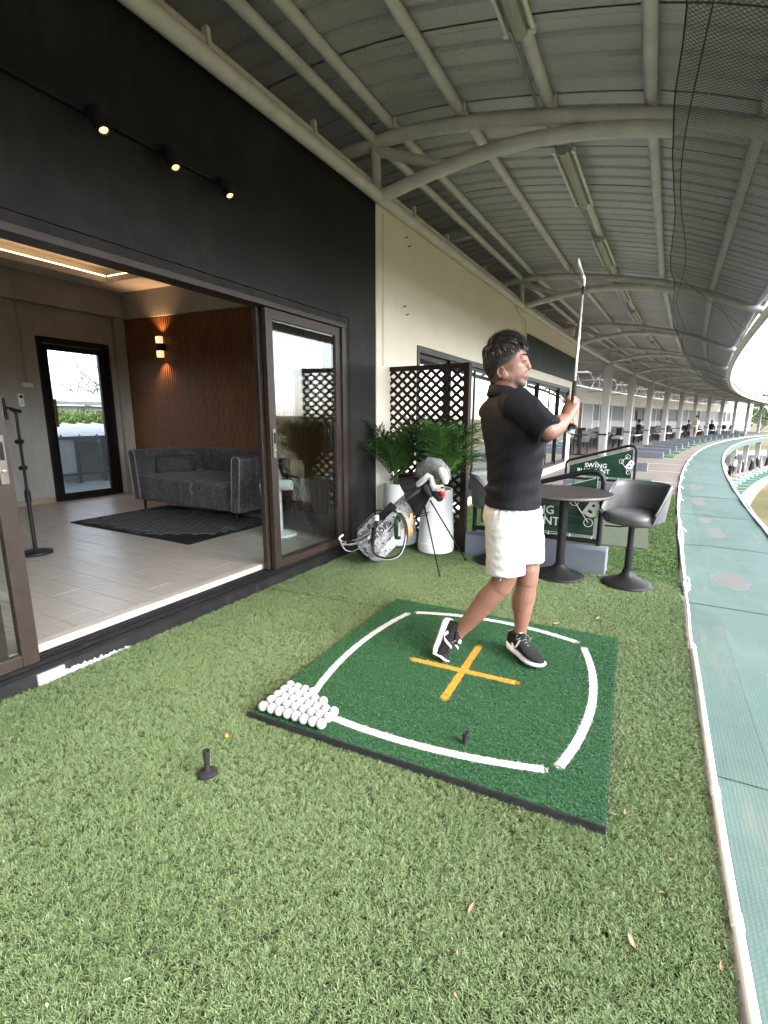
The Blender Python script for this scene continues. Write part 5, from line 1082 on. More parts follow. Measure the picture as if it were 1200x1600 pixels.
def tin_roof(name, label, t0, t1, s0, s1, z0, z1, m, pitch=.3):
    g = local_thing(name, label, 'roof', t0, (s0+s1)/2, z0); prof = []; n_ = int((s1-s0)/pitch)
    for i in range(n_):
        y = s0+pitch*i-(s0+s1)/2; prof += [(y, 0), (y+pitch*.8, 0), (y+pitch*.86, .035), (y+pitch*.94, .035)]
    MB().grid([[(t-t0, y, z-z0+dz) for y, dz in prof] for t, z in ((t0, z0), ((t0+t1)/2, (z0+z1)/2), (t1, z1))]).build('roof_sheet', m, g, fix=False); MB().box((-.03, -(s1-s0)/2, -.12), (.0, (s1-s0)/2, -.005)).build('fascia', mra, g); MB().box((t1-t0-.2, -(s1-s0)/2, -3.2), (-.4, (s1-s0)/2, -.15)).build('wall', M_WHITEW, g); return g
mtin = mat('pale_tin', (.62, .63, .64), .55, var=.1, scale=1)
tin_roof('tin_roof', 'pale corrugated roof just beyond the balcony railing', -6.7, -8.9, 0, 9, .86, 1.02, mtin); tin_roof('tin_roof', 'second pale roof behind the green bushes', -15, -18.5, 1, 19, 1.62, 2.0, mtin, .4)
o = MB().box((-40, -15, -3.5), (-6.4, 40, ZL-.1)).build('back_yard', mat('yard_dirt', (.25, .22, .17), .9)); o.matrix_basis = WM; tag(o, kind='structure')
def leaf_cloud(b, c, r, n, sz, R, flat=.5):
    for _ in range(n):
        d = Vector((R.gauss(0, 1), R.gauss(0, 1), R.gauss(0, 1))).normalized()*R.random()**.4; p = Vector(c)+Vector((d.x*r[0], d.y*r[1], d.z*r[2])); a = Vector((R.gauss(0, 1), R.gauss(0, 1), R.gauss(0, flat))).normalized(); u = a.orthogonal().normalized(); w = a.cross(u); s_ = sz*R.uniform(.6, 1.3)
        b.add([p-u*s_, p+w*s_*.45, p+u*s_, p-w*s_*.45], [(0, 1, 2, 3)])
def tree(name, label, cat, base, H, R, m, spread=.5, leaves=1800, sz=.12, bark=None, lv=4, group=None, lean=(0, 0), crown_r=.22, col2=None):
    g = thing(name, label, cat, base, group=group); b = MB(); tips = []
    def br(p, d, L, r, l):
        n_ = 4; pts = [p]; q = p.copy(); dd = d.copy()
        for _ in range(n_): dd = (dd+Vector((R.gauss(0, .13), R.gauss(0, .13), R.gauss(.03, .08)))).normalized(); q = q+dd*L/n_; pts.append(q.copy())
        b.tube(pts, [r*(1-.4*i/n_) for i in range(n_+1)], 6 if l > 1 else 4, cap=False)
        if l == 0: tips.append(q); return
        for _ in range(R.choice((2, 3, 3))): br(pts[R.choice((2, 3, 4))], (dd+Vector((R.gauss(0, spread), R.gauss(0, spread), R.gauss(.1, spread*.5)))).normalized(), L*R.uniform(.6, .85), r*.55, l-1)
    br(Vector((0, 0, 0)), Vector((lean[0], lean[1], 1)).normalized(), H*.36, H*.028, lv)
    b.build('trunk', bark or mat('bark', (.10, .085, .07), .9, var=.3, scale=6), g, smooth=1, fix=False)
    if leaves:
        lb = MB(); k = max(1, leaves//len(tips))
        for t_ in tips: leaf_cloud(lb, t_, (H*crown_r*.5, H*crown_r*.5, H*crown_r*.32), k, sz, R)
        lb.build('crown', m, g, fix=False)
    return g
RT = random.Random(21)
M_LEAFP = m_leaf('pale_leaf', (.055, .085, .03), (.13, .16, .06)); M_LEAFG = m_leaf('bush_leaf', (.04, .085, .018), (.13, .20, .04)); M_LEAFD = m_leaf('tree_leaf', (.02, .04, .014), (.05, .085, .03))
greybark = mat('grey_bark', (.15, .135, .12), .9, var=.25, scale=4)
tree('bare_tree', 'bare branching tree seen through the back door on the right', 'tree', W(11.9, -22.0, -3.4), 9.6, RT, M_LEAFP, .55, 900, .035, greybark, 6)
tree('acacia_tree', 'spreading tree with thin pale leaves seen through the back door on the left', 'tree', W(8.7, -21.0, -3.4), 8.2, RT, M_LEAFP, .75, 9000, .045, greybark, 5, lean=(.1, -.15), crown_r=.20)
for i, (t_, s_, lb) in enumerate(((-11.2, 5.0, 'yellow green bush beyond the tin roof, left one in the back door'), (-11.6, 6.1, 'bright green bush beyond the tin roof, in the middle of the back door'), (-12.0, 7.3, 'darker blue green bush beyond the tin roof, right one in the back door'))):
    g = thing('bush', lb, 'bush', W(s_, t_, -3.4)); lb_ = MB(); leaf_cloud(lb_, (0, 0, 4.15), (1.0, .95, .62), 6500, .045, RT); lb_.build('crown', (M_LEAFG, M_LEAFG, M_LEAFD)[i], g, fix=False); MB().tube([(0, 0, 0), (.1, .05, 4.2)], [.09, .03], 8).build('trunk', greybark, g, smooth=1)
# ================================================================ THE GOLFER
PB = Vector((-.52, 2.42, .03)); man = thing('person', 'man in a navy polo and white shorts holding a finished golf swing, looking right', 'person', PB)
def remesh(b, voxel, it=2, lam=.5):
    me = b.mesh('tmp'); o = bpy.data.objects.new('tmp', me); COL.objects.link(o)
    md = o.modifiers.new('r', 'REMESH'); md.mode = 'VOXEL'; md.voxel_size = voxel; md.adaptivity = 0
    if it: ms_ = o.modifiers.new('s', 'SMOOTH'); ms_.factor = lam; ms_.iterations = it
    dg = bpy.context.evaluated_depsgraph_get(); r = bpy.data.meshes.new_from_object(o.evaluated_get(dg)); bpy.data.objects.remove(o); bpy.data.meshes.remove(me); return r
def displace(me, fn):
    n = len(me.vertices); co = np.empty(n*3, dtype=np.float32); no = np.empty(n*3, dtype=np.float32); me.vertices.foreach_get('co', co); me.vertices.foreach_get('normal', no); co = co.reshape(-1, 3); no = no.reshape(-1, 3)
    d = np.array([fn(Vector(c), Vector(m)) for c, m in zip(co.tolist(), no.tolist())], dtype=np.float32); co += no*d[:, None]; me.vertices.foreach_set('co', co.ravel()); me.update()
def L(*p): return Vector(p)-PB
def ell(b, c, r, rz=0, ry=0, n=20, m=14): M = Matrix.Rotation(rz, 3, 'Z') @ Matrix.Rotation(ry, 3, 'Y'); return b.ball(L(*c), r, n, m, M)
def limb(b, pts, rs, n=14):                      # smooth tapered limb with rounded ends
    P = [L(*p) for p in pts]; d0 = (P[0]-P[1]).normalized(); d1 = (P[-1]-P[-2]).normalized(); r0 = rs[0] if not hasattr(rs[0], '__len__') else rs[0][0]; r1 = rs[-1] if not hasattr(rs[-1], '__len__') else rs[-1][0]
    sc_ = lambda r, k: (r[0]*k, r[1]*k) if hasattr(r, '__len__') else r*k
    PP = [P[0]+d0*r0*.8, P[0]+d0*r0*.5]+P+[P[-1]+d1*r1*.5, P[-1]+d1*r1*.8]; RR = [sc_(rs[0], .5), sc_(rs[0], .85)]+list(rs)+[sc_(rs[-1], .85), sc_(rs[-1], .5)]
    return b.tube(PP, RR, n)
TA = radians(36); fx, fy = cos(TA), sin(TA)
# key joints
rsh, rel, rwr = (-.505, 2.305, 1.365), (-.342, 2.245, 1.253), (-.292, 2.452, 1.312)
lsh, lel, lwr = (-.70, 2.585, 1.36), (-.45, 2.69, 1.205), (-.312, 2.56, 1.275)
butt = Vector((-.271, 2.470, 1.262)); ctop = Vector((-.300, 2.862, 2.100)); cu_ = (ctop-butt).normalized()
e1 = (Vector((0, -1, 0))-cu_*cu_.dot(Vector((0, -1, 0)))).normalized(); e2 = cu_.cross(e1)
def grip(d, a, r): return butt+cu_*d+(e1*cos(a)+e2*sin(a))*r
body = MB()
# torso core inside the shirt, neck
for c, r in (((-.535, 2.44, .86), (.11, .085, .12)), ((-.54, 2.44, 1.06), (.12, .085, .14)), ((-.575, 2.445, 1.25), (.145, .085, .13)), ((-.59, 2.445, 1.35), (.13, .07, .07))): body.ball(L(*c), (r[0], r[1], r[2]), 20, 14, Matrix.Rotation(TA+pi/2, 3, 'Z'))
limb(body, [(-.605, 2.45, 1.36), (-.597, 2.447, 1.42), (-.582, 2.444, 1.52)], [.066, .060, .058])
# head
HA = radians(9); HC = Vector((-.592, 2.444, 1.56))
def hp(x, y, z): q = Matrix.Rotation(HA, 3, 'Z') @ Vector((x, y, z)); return tuple(HC+q)
def hb(c, r, ry=0): ell(body, hp(*c), r, HA, ry)
hb((-.010, 0, .045), (.102, .077, .088)); hb((.034, 0, -.020), (.058, .0635, .078)); hb((.026, 0, -.052), (.056, .057, .048)); hb((-.022, 0, .030), (.092, .074, .080)); hb((.030, 0, .030), (.066, .064, .078)); hb((.043, 0, -.030), (.052, .055, .062)); hb((.040, 0, -.068), (.048, .047, .036), .25); hb((.072, 0, -.083), (.024, .031, .024)); hb((.055, 0, -.074), (.036, .040, .030)); hb((-.030, 0, -.030), (.062, .058, .062)); hb((.020, 0, -.045), (.060, .058, .050))
for sg in (-1, 1):
    hb((.050, sg*.034, -.010), (.030, .026, .024)); hb((.012, sg*.050, -.052), (.036, .014, .034)); hb((.089, sg*.014, -.022), (.012, .009, .008))
    body.tube([L(*hp(.086, sg*.010, .044)), L(*hp(.083, sg*.032, .047)), L(*hp(.066, sg*.052, .036))], .0085, 10); hb((.077, sg*.030, .024), (.013, .018, .012))
body.tube([L(*hp(.088, 0, .045)), L(*hp(.097, 0, .018)), L(*hp(.1085, 0, -.010)), L(*hp(.102, 0, -.020))], [.010, .0105, .0130, .010], 12)
hb((.094, 0, -.048), (.013, .024, .0075)); hb((.091, 0, -.061), (.013, .021, .0075)); hb((.086, 0, -.038), (.012, .024, .010))
ER = Matrix.Rotation(HA, 3, 'Z') @ Matrix.Rotation(-.25, 3, 'Y')
for sg in (-1, 1):
    q = [hp(-.018+.020*cos(a)*1.0-.006*sin(a), sg*.0735, -.040+.027*sin(a)) for a in np.linspace(-1.2, 4.2, 14)]; body.tube([L(*p) for p in q], .0050, 8); ell(body, hp(-.012, sg*.071, -.042), (.016, .008, .022), HA); ell(body, hp(-.008, sg*.0715, -.064), (.008, .006, .009), HA)
# arms
limb(body, [(-.53, 2.34, 1.36), (-.47, 2.29, 1.335), ((rsh[0]+rel[0])/2, (rsh[1]+rel[1])/2, (rsh[2]+rel[2])/2), rel], [.04, .050, .048, .044]); limb(body, [rel, (-.322, 2.325, 1.270), (-.304, 2.40, 1.296), rwr], [.045, .047, .036, (.024, .030)])
limb(body, [(-.63, 2.53, 1.35), (-.65, 2.59, 1.335), (-.57, 2.64, 1.28), lel], [.04, .048, .048, .043]); limb(body, [lel, (-.39, 2.63, 1.235), lwr], [.044, .042, .027])
# hands: palms, four separate fingers each closed round the grip, thumbs
GR = .0145
body.tube([L(*rwr), L(-.288, 2.474, 1.334), L(-.281, 2.492, 1.357), L(-.277, 2.503, 1.378)], [(.026, .030), (.026, .036), (.024, .040), (.018, .036)], 14)
for i, d in enumerate((.088, .108, .128, .147)):
    r_ = GR+.0095; k0 = grip(d, radians(2), GR+.024); A_ = [grip(d-.002*q, radians(18+34*q), r_+.006*(1 if q == 0 else .35 if q in (2, 4) else 0)) for q in range(7 if i < 3 else 6)]
    body.tube([k0-PB]+[p-PB for p in A_], [.0105, .0112, .0098, .0100, .0092, .0092, .0085, .0072][:len(A_)+1], 10)
body.tube([L(-.288, 2.478, 1.345), grip(.135, radians(-58), .026)-PB, grip(.160, radians(-80), .024)-PB, grip(.180, radians(-92), .022)-PB], [.014, .0125, .0105, .0085], 10)
body.tube([L(*lwr), L(-.300, 2.548, 1.292), L(-.288, 2.530, 1.305), L(-.282, 2.520, 1.312)], [(.025, .028), (.025, .035), (.022, .038), (.017, .034)], 14)
for i, d in enumerate((.012, .031, .050, .068)):
    r_ = GR+.0095; A_ = [grip(d+.001*q, radians(178-36*q), r_+.006*(1 if q == 0 else .35 if q in (2, 4) else 0)) for q in range(6)]
    body.tube([grip(d, radians(190), GR+.022)-PB]+[p-PB for p in A_], [.0105, .0110, .0098, .0098, .0090, .0085, .0072], 10)
body.tube([L(-.296, 2.545, 1.315), grip(.075, radians(215), .026)-PB, grip(.098, radians(240), .023)-PB, grip(.115, radians(255), .022)-PB], [.013, .0120, .010, .008], 10)
# legs
rhip, rkn, ran = (-.535, 2.36, .87), (-.525, 2.325, .478), (-.772, 2.305, .138); lhip, lkn, lan = (-.478, 2.515, .88), (-.437, 2.468, .468), (-.458, 2.487, .115)
limb(body, [(-.535, 2.365, .77), (-.53, 2.335, .67), (-.520, 2.322, .52), (-.545, 2.322, .455)], [.070, .074, .062, .058], 18); limb(body, [(-.545, 2.322, .458), (-.605, 2.318, .385), (-.668, 2.313, .288), (-.735, 2.308, .195), ran, (-.800, 2.300, .112)], [.056, .058, .050, .036, .031, .030], 18)
ell(body, (-.622, 2.320, .345), (.048, .046, .085), 0, radians(34)); 
limb(body, [(-.475, 2.50, .77), (-.455, 2.49, .67), (-.434, 2.466, .52), (-.436, 2.467, .455)], [.070, .074, .060, .056], 18); limb(body, [(-.437, 2.468, .455), (-.446, 2.474, .37), (-.452, 2.480, .27), (-.457, 2.485, .18), lan, (-.458, 2.487, .07)], [.054, .059, .047, .035, .032, .036], 18)
ell(body, (-.468, 2.482, .335), (.046, .048, .095)); ell(body, (-.421, 2.455, .468), (.036, .036, .04))
for c in ((-.455, 2.452, .112), (-.470, 2.518, .108)): ell(body, c, (.016, .013, .018))
def m_skin():
    t = NT('skin'); v = t.coord(); n = t.noise(v, 9, 5, .6); n2 = t.noise(v, 70, 3); c = t.ramp(n, [(.3, (.132, .062, .042)), (.55, (.162, .081, .057)), (.75, (.200, .106, .077))])
    sx = t.n('SeparateXYZ', inp={0: v}); h = HC-PB                      # stubble on chin and lip: a mask of its own around the jaw
    def gs(cx_, cz, rx, rz): 
        a = t.math('DIVIDE', t.math('SUBTRACT', sx.outputs[0], cx_), rx); b_ = t.math('DIVIDE', t.math('SUBTRACT', sx.outputs[2], cz), rz); return t.math('EXPONENT', t.math('MULTIPLY', t.math('ADD', t.math('MULTIPLY', a, a), t.math('MULTIPLY', b_, b_)), -1.0))
    st = t.math('MAXIMUM', gs(h.x+.075, h.z-.088, .055, .034), t.math('MULTIPLY', gs(h.x+.098, h.z-.036, .018, .009), .9)); st = t.math('MULTIPLY', t.math('MULTIPLY', st, t.math('ADD', t.noise(v, 260, 2), .5)), .8)
    c = t.mix(st, c, (.030, .022, .019)); lp = t.math('MULTIPLY', gs(h.x+.106, h.z-.054, .012, .010), .75); c = t.mix(lp, c, (.125, .046, .036))
    t.set(color=c, spec=.45, sss=.06); t.b.inputs['Subsurface Radius'].default_value = (.010, .004, .002); t.set(rough=t.math('ADD', t.math('MULTIPLY', n2, .25), .36)); t.bump(t.noise(v, 140, 3), .12, .002); return t.m
M_SKIN = m_skin()
bm_ = remesh(body, .0040, 4, .5); bmh = bmesh.new(); bmh.from_mesh(bm_); fh = HC-PB; fv = [v for v in bmh.verts if v.co.z > fh.z-.125 and v.co.x > fh.x+.004]
for _ in range(7): bmesh.ops.smooth_vert(bmh, verts=fv, factor=.5, use_axis_x=True, use_axis_y=True, use_axis_z=True)
bmh.to_mesh(bm_); bmh.free(); bo = link('body', bm_, M_SKIN, man, 1)
# eyes and brows
mh1_ = mat('lash_black', (.012, .009, .008), .6)
for sg in (-1, 1):
    o = MB(); o.ball(L(*hp(.0795, sg*.032, .0215)), (.0075, .0100, .0040), 12, 8, Matrix.Rotation(HA, 3, 'Z')); lash = MB().tube([L(*hp(.0905, sg*.017, .0195)), L(*hp(.0915, sg*.026, .0225)), L(*hp(.0885, sg*.037, .0205)), L(*hp(.0800, sg*.046, .0150))], [.0010, .0017, .0017, .0008], 6); eo = o.build('eye', mat('eye_white', (.16, .14, .125), .3), man, smooth=1); MB().ball(L(*hp(.0855, sg*.032, .0215)), (.0026, .0045, .0036), 10, 6).build('iris', mat('iris', (.012, .008, .006), .4), eo, smooth=1)
    lash.build('lash_line', mh1_, eo, smooth=1); MB().tube([L(*hp(.0885, sg*.020, .0275)), L(*hp(.0850, sg*.034, .0290)), L(*hp(.0755, sg*.046, .0235))], .0022, 6).build('eyelid', M_SKIN, eo, smooth=1)
# hair
mh1, mh2 = mat('dark_hair', (.011, .0095, .009), .75, var=.4, scale=30), mat('greying_hair', (.050, .045, .042), .5, var=.4, scale=40)
HR = random.Random(4); hb1, hb2, cap = MB(), MB(), MB()
def sk(u, v, k=1.0): r = k*(cos(v) if v > 0 else cos(v)**.7); return Vector((-.014+.103*r*cos(u), .080*r*sin(u), .045+(.094 if v > 0 else .125)*k*sin(v)))       # head-local point of the scalp
def hairline(u):                                  # lowest elevation angle that carries hair, by angle from the face
    a = abs(u)
    return .60 if a < .55 else .60-(a-.55)*1.15 if a < 1.15 else -.09-.42*(a-1.15) if a < 1.75 else -.342-1.1*(a-1.75) if a < 2.25 else -.892-.10*(a-2.25)
rows = []
for i in range(49):
    u = -pi+2*pi*i/48; h0 = hairline(u); rows.append([L(*hp(*sk(u, h0+(pi/2-h0)*j/14, 1.0+.06*min(1, j/3)))) for j in range(15)])
cap.grid(rows); hair = cap.build('hair', mh1, man, smooth=1, fix=True)
for _ in range(7500):
    u = HR.uniform(-pi, pi); h0 = hairline(u); v = h0+(pi/2-h0)*(HR.random()**.8); top = max(0, min(1, (v-.05)/.9)); p = sk(u, v, 1.02); nrm = Vector((p.x+.014, p.y*1.5, p.z-.045)).normalized()
    flow = Vector((.95, .25*sin(u*2), .10)) if v > .55 else Vector((.15 if abs(u) < 2 else -.35, 0, -1)) if v < .2 else Vector((.6, .1, -.5))
    flow = (flow-nrm*flow.dot(nrm)).normalized()+Vector((HR.gauss(0, .16), HR.gauss(0, .16), HR.gauss(0, .14))); ln = (.013+.036*top)*HR.uniform(.7, 1.25); q = p; wv = HR.uniform(0, 6); pts = []
    for k in range(5):
        f = k/4; pts.append(q+nrm*(.003+.014*top)*sin(pi*min(1, f*.85+.05))+flow*ln*f+Vector((0, .003*sin(wv+f*5), .002*sin(wv*2+f*4))))
    wd = .0006+.0009*top; sd_ = flow.cross(nrm).normalized(); tgt = hb2 if (v < .22 and HR.random() < .30) or HR.random() < .03 else hb1; rws = [[L(*hp(*(c-sd_*wd*(1-.8*k/4)))), L(*hp(*(c+sd_*wd*(1-.8*k/4))))] for k, c in enumerate(pts)]; tgt.grid(rws)
# short clipped sides: a soft edge to the hair
for _ in range(3600):
    u = HR.uniform(.85, 2.9)*HR.choice((-1, 1)); v = hairline(u)+HR.uniform(-.13, .30)*HR.random(); p = sk(u, max(-1.25, v), 1.035 if v > hairline(u) else 1.0); nrm = Vector((p.x+.014, p.y*1.5, p.z-.045)).normalized(); fl = Vector((-.15+HR.gauss(0, .2), HR.gauss(0, .2), -1)); fl = (fl-nrm*fl.dot(nrm)).normalized(); ln = HR.uniform(.006, .012); sd_ = fl.cross(nrm).normalized()*.0006
    if abs(u) > .7 and p.x > .045: continue
    (hb2 if HR.random() < .4 else hb1).grid([[L(*hp(*(c-sd_*w_))), L(*hp(*(c+sd_*w_)))] for c, w_ in ((p+nrm*.001, 1), (p+nrm*.0035+fl*ln*.5, .8), (p+nrm*.004+fl*ln, .2))])
# quiff hanging over the forehead
LK = [MB(), MB(), MB()]                         # combed locks: the mass of the hair
for _ in range(330):
    u = HR.uniform(-pi, pi); h0 = hairline(u); v = max(h0+.03, .02)+(pi/2-max(h0, .02))*(HR.random()**.85)*.98; top = max(0, min(1, (v-.05)/.8)); p = sk(u, v, 1.0); nrm = Vector((p.x+.014, p.y*1.5, p.z-.045)).normalized()
    flow = Vector((.95, .35*sin(u*2)-.10, .05)) if v > .55 else Vector((.55 if abs(u) < 2.2 else .05, 0, -.75)); flow = (flow-nrm*flow.dot(nrm)).normalized()+Vector((HR.gauss(0, .13), HR.gauss(0, .16), HR.gauss(0, .08))); ln = (.026+.030*top)*HR.uniform(.75, 1.25); wv = HR.uniform(0, 6); pts = []
    for k in range(7):
        f = k/6; q = p+flow*ln*f; dd = q-Vector((-.014, 0, .045)); e_ = sqrt((dd.x/.103)**2+(dd.y/.080)**2+(dd.z/.094)**2); q = Vector((-.014, 0, .045))+dd/max(.2, e_)*(1.03+.10*top*sin(pi*min(1, f*.9+.1))+.03*f); pts.append(L(*hp(q.x, q.y+.0025*sin(wv+f*4), q.z+.002*sin(wv*2+f*3))))
    r0 = (.0030+.0026*top)*HR.uniform(.8, 1.2); g_ = HR.random(); LK[2 if g_ < (.10 if top > .3 else .30) else 1 if g_ < .5 else 0].tube(pts, [(r0*.5, r0*.35), (r0, r0*.6), (r0*1.1, r0*.7), (r0, r0*.6), (r0*.8, r0*.5), (r0*.5, r0*.35), (r0*.12, r0*.1)], 6, up=nrm.orthogonal())
for i_, m_ in enumerate((mat('hair_dark', (.010, .0085, .008), .42, var=.3, scale=60), mat('hair_brown', (.030, .025, .022), .40, var=.3, scale=60), mat('hair_grey', (.085, .08, .075), .42, var=.3, scale=60))): LK[i_].build('hair_lock', m_, hair, smooth=1, fix=False)
for _ in range(150):
    y = HR.uniform(-.055, .045); r0 = Vector((.066-abs(y)*.25, y, .118-abs(y)*.25)); ln = HR.uniform(.025, .052); pts = [r0+Vector((ln*f*.62, HR.gauss(0, .001)-.010*f, .016*sin(pi*f*.8)-.035*f*f)) for f in (0, .25, .5, .75, 1)]; (hb2 if HR.random() < .05 else hb1).grid([[L(*hp(c.x, c.y-.0012*(1-.8*k/4), c.z)), L(*hp(c.x, c.y+.0012*(1-.8*k/4), c.z))] for k, c in enumerate(pts)])
tag(hb1.build('dark_strands', mh1, hair, fix=False), kind='stuff'); tag(hb2.build('grey_strands', mh2, hair, fix=False), kind='stuff')
b = MB()
for sg in (-1, 1): 
    for q in range(26): f = q/25; c = hp(.0955-.020*f*f, sg*(.014+.036*f), .044+.004*sin(pi*f)); b.tube([L(*c), L(*c)+Vector((.003, sg*.004, .003+.002*HR.random()))], [.0017, .0006], 4)
b.build('eyebrows', mh1, man, fix=False)
# polo shirt
def m_cloth(name, a, b_, rough, sheen, sc=500, bump=.15):
    t = NT(name); v = t.coord(); n = t.noise(v, 6, 4); t.set(color=t.ramp(n, [(.3, a), (.7, b_)]), rough=rough, spec=.14); t.b.inputs['Sheen Weight'].default_value = sheen; w = t.n('TexNoise', inp={'Vector': v, 'Scale': sc, 'Detail': 2}).outputs[0]; t.bump(w, bump, .0015); return t.m
M_POLO = m_cloth('navy_polo', (.0030, .0033, .0052), (.0050, .0054, .0080), .72, .0); M_SHORT = m_cloth('white_cotton', (.32, .315, .305), (.375, .37, .36), .9, .0)
def ering(b, prof, n=28, e=2.3):                 # stacked oriented superellipses: (centre, facing angle, half width a, half depth b)
    vs = []
    for c, ta, a, d in prof:
        fw = Vector((cos(ta), sin(ta), 0)); rt = Vector((sin(ta), -cos(ta), 0))
        for k in range(n): t = 2*pi*k/n; cc, ss = cos(t), sin(t); q = 1/((abs(cc)**e+abs(ss)**e)**(1/e)); vs.append(L(*c)+rt*(a*cc*q)+fw*(d*ss*q))
    m_ = len(prof); return b.add(vs, [(i*n+k, i*n+(k+1) % n, (i+1)*n+(k+1) % n, (i+1)*n+k) for i in range(m_-1) for k in range(n)]+[tuple(range(n-1, -1, -1)), tuple(range((m_-1)*n, m_*n))])
sh = MB(); D = radians
ering(sh, [((-.533, 2.440, .868), D(24), .178, .140), ((-.532, 2.440, .93), D(26), .174, .136), ((-.530, 2.440, 1.00), D(29), .168, .130), ((-.530, 2.441, 1.08), D(32), .178, .132), ((-.536, 2.443, 1.16), D(34), .195, .136), ((-.549, 2.444, 1.24), D(37), .212, .137), ((-.562, 2.445, 1.31), D(39), .215, .130), ((-.574, 2.446, 1.36), D(38), .197, .114), ((-.583, 2.447, 1.395), D(37), .150, .092), ((-.592, 2.447, 1.418), D(37), .095, .078)])
def sleeve(a, m, c, r): limb(sh, [a, m, c], r, 18)
sh.tube([L(-.56, 2.37, 1.385), L(*rsh)+Vector((-.002, .002, .006)), L(-.425, 2.276, 1.318), L(-.352, 2.250, 1.266), L(-.334, 2.243, 1.252)], [.06, .084, .075, .066, .066], 20)
sh.tube([L(-.63, 2.53, 1.38), L(*lsh), L(-.59, 2.63, 1.295), L(-.50, 2.67, 1.235)], [.06, .082, .073, .064], 20)
sm = remesh(sh, .0065, 3, .5)
def folds_shirt(c, n):
    w = c+PB; low = max(0, min(1, (1.16-w.z)/.25)); dg = mnoise.noise(Vector((w.x*5+w.z*9, w.y*5, w.z*16-w.x*10)))*.0045*low*1.3
    under = math.exp(-((w.z-1.19)/.09)**2)*max(0, min(1, (w.x+.52)/.10)); dg += sin((w.x*1.0-w.z*.75)*75+3*mnoise.noise(w*7))*.0042*under
    arm = max(0, min(1, (w.x+.47)/.08))*(1 if w.z > 1.19 else 0); dg += sin((w.x*.9+w.z*.5)*80+4*mnoise.noise(w*9))*.0020*arm
    back = max(0, min(1, (-.56-w.x)/.08))*math.exp(-((w.z-.95)/.06)**2); dg += back*.007*sin(w.z*95+2*mnoise.noise(w*8))
    tw = math.exp(-((w.z-1.05)/.13)**2); dg += tw*.0028*sin((w.z*1.15-(w.x-w.y*.3)*.55)*62+4*mnoise.noise(w*5))*(.5+.5*mnoise.noise(w*6)); k = max(0, min(1, (w.z-.87)/.03)); return (dg+.0025*mnoise.noise(w*11))*(.25+.75*k)
displace(sm, folds_shirt); so = link('polo_shirt', sm, M_POLO, man, 1)
b = MB()                                          # collar: a folded band round the neck
rows = []
for k in range(37):
    a = 2*pi*k/36; fw = Vector((cos(TA), sin(TA), 0)); rt = Vector((sin(TA), -cos(TA), 0)); ca, sa = cos(a), sin(a); o_ = Vector((-.597, 2.447, 0))
    rows.append([L(*(o_+rt*(r*ca*1.04)+fw*(r*sa+off)))+Vector((0, 0, z-.026*max(0, sa)+.010*max(0, -sa))) for r, z, off in ((.070, 1.418, 0), (.068, 1.448, -.004), (.070, 1.460, -.006), (.075, 1.458, -.006), (.086, 1.432, 0), (.097, 1.408, .004), (.090, 1.402, .003))])
b.grid(rows).build('collar', M_POLO, so, smooth=1)
b = MB(); ax_ = (Vector(rel)-Vector(rsh)).normalized(); b.tube([L(-.352, 2.250, 1.266)+ax_*.0, L(-.352, 2.250, 1.266)+ax_*.020], .0675, 24); b.build('sleeve_hem', M_POLO, so, smooth=40)
# shorts
st = MB()
ering(st, [((-.534, 2.440, .905), D(22), .148, .110), ((-.534, 2.440, .872), D(22), .160, .124), ((-.534, 2.440, .845), D(22), .171, .135), ((-.536, 2.440, .80), D(20), .178, .142), ((-.530, 2.438, .75), D(18), .170, .136), ((-.522, 2.436, .71), D(18), .14, .11)])
st.tube([L(-.540, 2.375, .83), L(-.534, 2.352, .74), L(-.526, 2.336, .64), L(-.521, 2.326, .56), L(-.518, 2.322, .528)], [(.105, .115), (.105, .112), (.100, .106), (.098, .103), (.099, .104)], 24)
st.tube([L(-.495, 2.500, .84), L(-.474, 2.496, .74), L(-.456, 2.485, .65), L(-.449, 2.480, .592), L(-.447, 2.478, .566)], [(.105, .112), (.102, .108), (.096, .102), (.094, .10), (.095, .10)], 24)
stm = remesh(st, .0065, 3, .5)
def folds_short(c, n):
    w = c+PB; d = .0022*mnoise.noise(Vector((w.x*26, w.y*26, w.z*60)))+.0030*mnoise.noise(Vector((w.x*9+w.z*6, w.y*9, w.z*13-w.x*5)))
    lo = max(0, min(1, (.74-w.z)/.15)); d += lo*.0022*sin(w.z*150+w.x*46+7*mnoise.noise(w*6))*(.4+mnoise.noise(w*9)); dia = mnoise.noise(Vector((w.x*22+w.z*16, w.y*10, w.z*9))); d += .0030*(1-abs(dia)*2)*(.5+mnoise.noise(w*5)); wb = max(0, min(1, (w.z-.80)/.05)); d += wb*.0030*sin(atan2(w.y-2.44, w.x+.534)*30+2*mnoise.noise(w*9))*max(0, min(1, (.885-w.z)/.02)); return d
displace(stm, folds_short); sto = link('shorts', stm, M_SHORT, man, 1)
b = MB(); b.tube([L(-.487, 2.288, .862), L(-.478, 2.276, .80), L(-.487, 2.262, .735), L(-.497, 2.252, .69)], .0032, 6); b.tube([L(-.520, 2.216, .528+.0), L(-.518, 2.220, .535)], .002, 4); b.build('pocket_seam', mat('seam_cloth', (.40, .39, .37), .9), sto, smooth=1)  # raised pocket seam, a touch paler than the shorts
